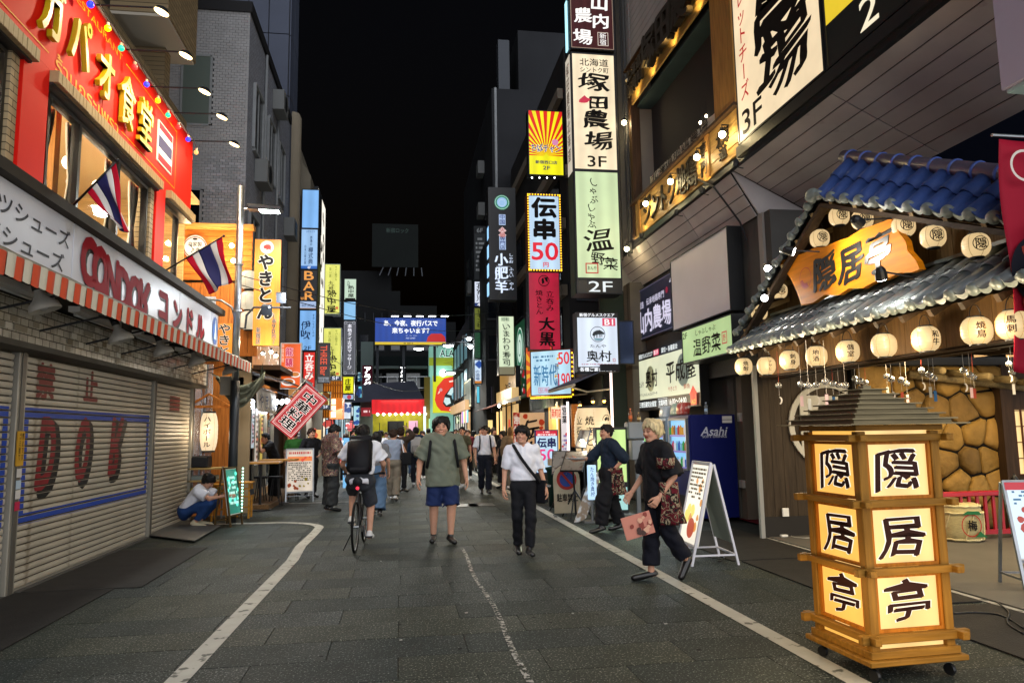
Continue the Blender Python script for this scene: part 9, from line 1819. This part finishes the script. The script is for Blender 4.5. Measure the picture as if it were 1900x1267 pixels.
x,y=pp(545,880,20.3);person('person in a dark green T-shirt seen from behind beyond the menu board',x,y,radians(165),1.72,h=.02,top=('shirt',GRN_,dict(hem=.1,sleeve=.7)),bottom=('trousers',BLKC,{}),hair=('short',HBR),shoes=('shoe',SHB),seed=37)
x,y=pp(699,900,14.9);person('person with long dark hair in wide blue jeans mostly hidden behind the cyclist',x,y,radians(180),1.62,h=.018,pose=walk(1),top=('shirt',cloth('grey_tee','6c6e72'),dict(hem=.1,sleeve=.8)),bottom=('trousers',cloth('pale_jeans','4c6480'),dict(loose=.03,rk=.12,ra=.12)),hair=('long',HB),shoes=('shoe',SHB,SOL),seed=39)
x,y=pp(744,880,20.5);person('brown haired person in black raising one hand to their hair',x,y,radians(150),1.72,h=.02,pose=dict(elR=(-.36,-.02,1.52),wrR=(-.16,-.06,1.70)),top=('shirt',BRN_,dict(hem=.1,sleeve=1.8)),bottom=('trousers',BLKC,{}),hair=('fluffy',HBR),shoes=('shoe',SHB),seed=41)
x,y=pp(905,880,22.5);person('person in a grey shirt with a dark backpack strap behind the office worker',x,y,radians(-150),1.72,h=.02,pose=walk(2),top=('shirt',cloth('grey_blue2','6a7484'),dict(hem=.1,sleeve=.8)),bottom=('trousers',BEI,{}),hair=('short',HB),shoes=('shoe',SHB),seed=43)
x,y=pp(858,880,21.5);person('man in a cap and olive T-shirt just right of the big man in green',x,y,radians(-30),1.74,h=.02,pose=walk(1),top=('shirt',cloth('olive_tee','4a4a38'),dict(hem=.1,sleeve=.7)),bottom=('trousers',cloth('khaki','6a5c48'),{}),hair=('cap',BLKC),shoes=('shoe',SHW),seed=45)
x,y=pp(934,880,20.8);person('woman in black with long hair standing right of the office worker',x,y,radians(-60),1.60,h=.02,top=('shirt',BLKC,dict(hem=.1,sleeve=.6)),bottom=('skirt',BLKC,dict(w=.22)),hair=('long',HB),shoes=('shoe',SHB),seed=47)
x,y=pp(950,880,20.2);person('person in a tan top half hidden behind the young man in the white shirt',x,y,radians(160),1.70,h=.02,top=('shirt',cloth('tan','7c6448'),dict(hem=.2,sleeve=1.8,loose=.03)),bottom=('trousers',BEI,{}),hair=('long',mat('hair_tan','6a4e30',.5,nz=(30,.3))),shoes=('shoe',SHW),seed=49)
tops=[('white shirt',WHC),('black T-shirt',BLKC),('grey top',cloth('grey_tee','6c6e72')),('pale blue shirt',cloth('pale_blue','8a9cb8')),('beige top',cloth('sand','8c7c62')),('dark red top',cloth('wine','5a1c24')),('navy top',cloth('navy_top','1a2534'))]
cr=[(641,24.5,170,0),(655,27,10,1),(706,25.5,175,0),(716,29,5,4),(728,33,180,2),(757,27.5,0,1),(784,26,5,6),(795,31,178,3),(812,29.5,8,1),(826,24.5,-5,3),(838,28,175,1),(846,32,0,0),(868,25,-12,5),(880,30,170,2),(893,27,3,4),(735,37,0,0),(765,39,180,1),(806,37,10,5),(856,38,175,6),(700,35,0,2),(676,31,180,1),(917,26,20,1)]
where={641:'in front of the blue standing board',655:'under the lime green square sign',706:'just left of the woman in grey blue',716:'between the cyclist and the yellow shop',728:'before the yellow shop wall',757:'right of the hand raised to the hair',784:'right of the pale grey backpack',795:'left of the big man in green',812:'right behind the big man in green',826:'beside the big man in green',838:'under the lips poster',846:'before the pale green hall',868:'next to the man in the cap',880:'before the far right shop fronts',893:'behind the office worker',735:'far off at the red awning',765:'far off under the row of awning bulbs',806:'far off beside the lit white pole',856:'far off under the hanging posters',700:'far off left of the yellow shop',676:'by the white strip lit awning',917:'by the doorway under the gold sign'}
hairs=['short','long','fluffy','short']
for i,(px,Y,hd_,k) in enumerate(cr):
    x,y=pp(px,850,Y);st=hairs[i%4]
    person('figure in a %s, %s haired, %s'%(tops[k][0],'long' if st=='long' else 'short',where[px]),x,y,radians(hd_),1.60+.17*((i*37)%10)/10,h=.026,pose=walk(i),top=('shirt',tops[k][1],dict(hem=.1,sleeve=.7+.3*(i%3))),bottom=('trousers',(BLKC,BEI,DEN)[i%3],{}),hair=(st,HB if i%3 else HBR),shoes=('shoe',SHB if i%2 else SHW),seed=60+i,group='people further down the street')
# ================================================================ lettering becomes geometry
for (t,c,rx,rz,prof,text,tm,dirn,tsc) in LANT:
    for ch in text:_need((ch,0.,False))
for ch in '焼きとん立呑み大':_need((ch,0.,False))
flush_text()
def wrap(t,c,rx,prof,chars,m,name='lettering'):
    """chars: (glyph key, centre angle about z, centre z, width, height) laid on the curved paper"""
    hs=[p[1] for p in prof];rs=[p[0] for p in prof];VV=[];FF=[];n=0
    for key,a0,z0,w,h in chars:
        V,Fs=GL[key]
        if not len(V):continue
        for bx_,bz_ in ((0,0),(.022,.006),(-.022,-.006),(.0,.016)):
            X=(V[:,0]-.5+bx_)*w;Z=(V[:,1]-.38+bz_)*h+z0
            if key[0] in 'ー':X,Z=-(V[:,1]-.38+bz_)*w,-(V[:,0]-.5+bx_)*h+z0
            r=np.interp(Z,hs,rs)+.004+bx_*.01+bz_*.02;a=a0+X/rx
            P=np.stack([c[0]+r*np.cos(a),c[1]+r*np.sin(a),c[2]+Z],1)-np.array(worg(t));VV.append(P);FF+=[tuple(i+n for i in f) for f in Fs];n+=len(P)
    if VV:
        me=bpy.data.meshes.new(name);me.from_pydata(np.concatenate(VV).tolist(),[],FF);me.materials.append(m);link(bpy.data.objects.new(name,me),t)
BRN=mat('lantern_ink','2a1410',.6)
for (t,c,rx,rz,prof,text,tm,dirn,tsc) in LANT:
    a0=atan2(dirn[1],dirn[0])
    if text=='(隠)':
        h=rz*.95;wrap(t,c,rx,prof,[(('隠',0.,False),a0,.0,h,h)],BRN)
        hs=[p[1] for p in prof];rs=[p[0] for p in prof];b=MB()
        for i in range(24):
            q=[]
            for th,R_ in ((i*pi/12,.56),((i+1)*pi/12,.56),((i+1)*pi/12,.63),(i*pi/12,.63)):
                X,Z=rz*R_*cos(th),rz*R_*sin(th);r=float(np.interp(Z,hs,rs))+.0045;a=a0+X/rx;q.append((c[0]+r*cos(a),c[1]+r*sin(a),c[2]+Z))
            b.sheet(*q)
        b.build('seal_ring',BRN,t)
    else:
        n=len(text);hh=2*rz*(.62 if n<4 else .84)/n;w=min(hh*1.05,rx*.75) if n<4 else rx*.95
        wrap(t,c,rx,prof,[((ch,0.,False),a0,rz*(.62 if n<4 else .84)-hh*(i+.5),w,hh*.95) for i,ch in enumerate(text)],BRN)
c,rx,rz=GIANT;me=[o for o in LA_.children if o.name.startswith('paper_shade')][0]
prof=[];K=56
for i in range(K+1):a=i/K*2-1;prof.append((rx*(max(0,1-abs(a)**2.6*(1-.78**2)))**.5,a*rz))
wrap(LA_,c,rx,prof,[((ch,0.,False),-pi/2-.42,.24-.21*i,.19,.19) for i,ch in enumerate('焼きとん')]+[((ch,0.,False),-pi/2-1.05,.24-.2*i,.17,.17) for i,ch in enumerate('立呑み')]+[(('大',0.,False),-pi/2+.62,-.02,.18,.18)],INK)
b=MB()
for i in range(24):
    q=[]
    for th,R_ in ((i*pi/12,.105),((i+1)*pi/12,.105),((i+1)*pi/12,.118),(i*pi/12,.118)):a=-pi/2+.62+R_*cos(th)/rx;r=rx*.965;q.append((c[0]+r*cos(a),c[1]+r*sin(a),c[2]+.24+R_*sin(th)))
    b.sheet(*q)
for pl in ([(-.07,.03),(.0,.08),(.02,.02),(-.05,-.02)],[(.02,.07),(.08,.05),(.07,-.05),(.03,-.02)],[(-.06,-.05),(.04,-.04),(.0,-.08)]):b.sheet(*[(c[0]+rx*.975*cos(-pi/2+.62+x/rx),c[1]+rx*.975*sin(-pi/2+.62+x/rx),c[2]+.24+z) for x,z in pl])
b.build('crest',INK,LA_)
# painted words on the shutters: grooves between the slats stay bare
for o in SLATTED:
    bm=bmesh.new();bm.from_mesh(o.data)
    off=worg(o);zs_=[v.co.z+off.z for v in bm.verts];lo,hi=min(zs_),max(zs_);i=0
    while LZ0+i*SLH<TOPZ:
        for zz in (LZ0+i*SLH+.005,LZ0+i*SLH+.060):
            if lo<zz<hi:bmesh.ops.bisect_plane(bm,geom=bm.verts[:]+bm.edges[:]+bm.faces[:],plane_co=(0,0,zz-off.z),plane_no=(0,0,1))
        i+=1
    kill=[f for f in bm.faces if not (.004<((f.calc_center_median().z+off.z-LZ0)%SLH)<.0605)]
    bmesh.ops.delete(bm,geom=kill,context='FACES');bm.to_mesh(o.data);bm.free()
for m in bpy.data.materials:
    if m.name=='window_glass' or m.name in ('clear_glass','pet'):m.node_tree.nodes['Principled BSDF'].inputs['Roughness'].default_value=.03
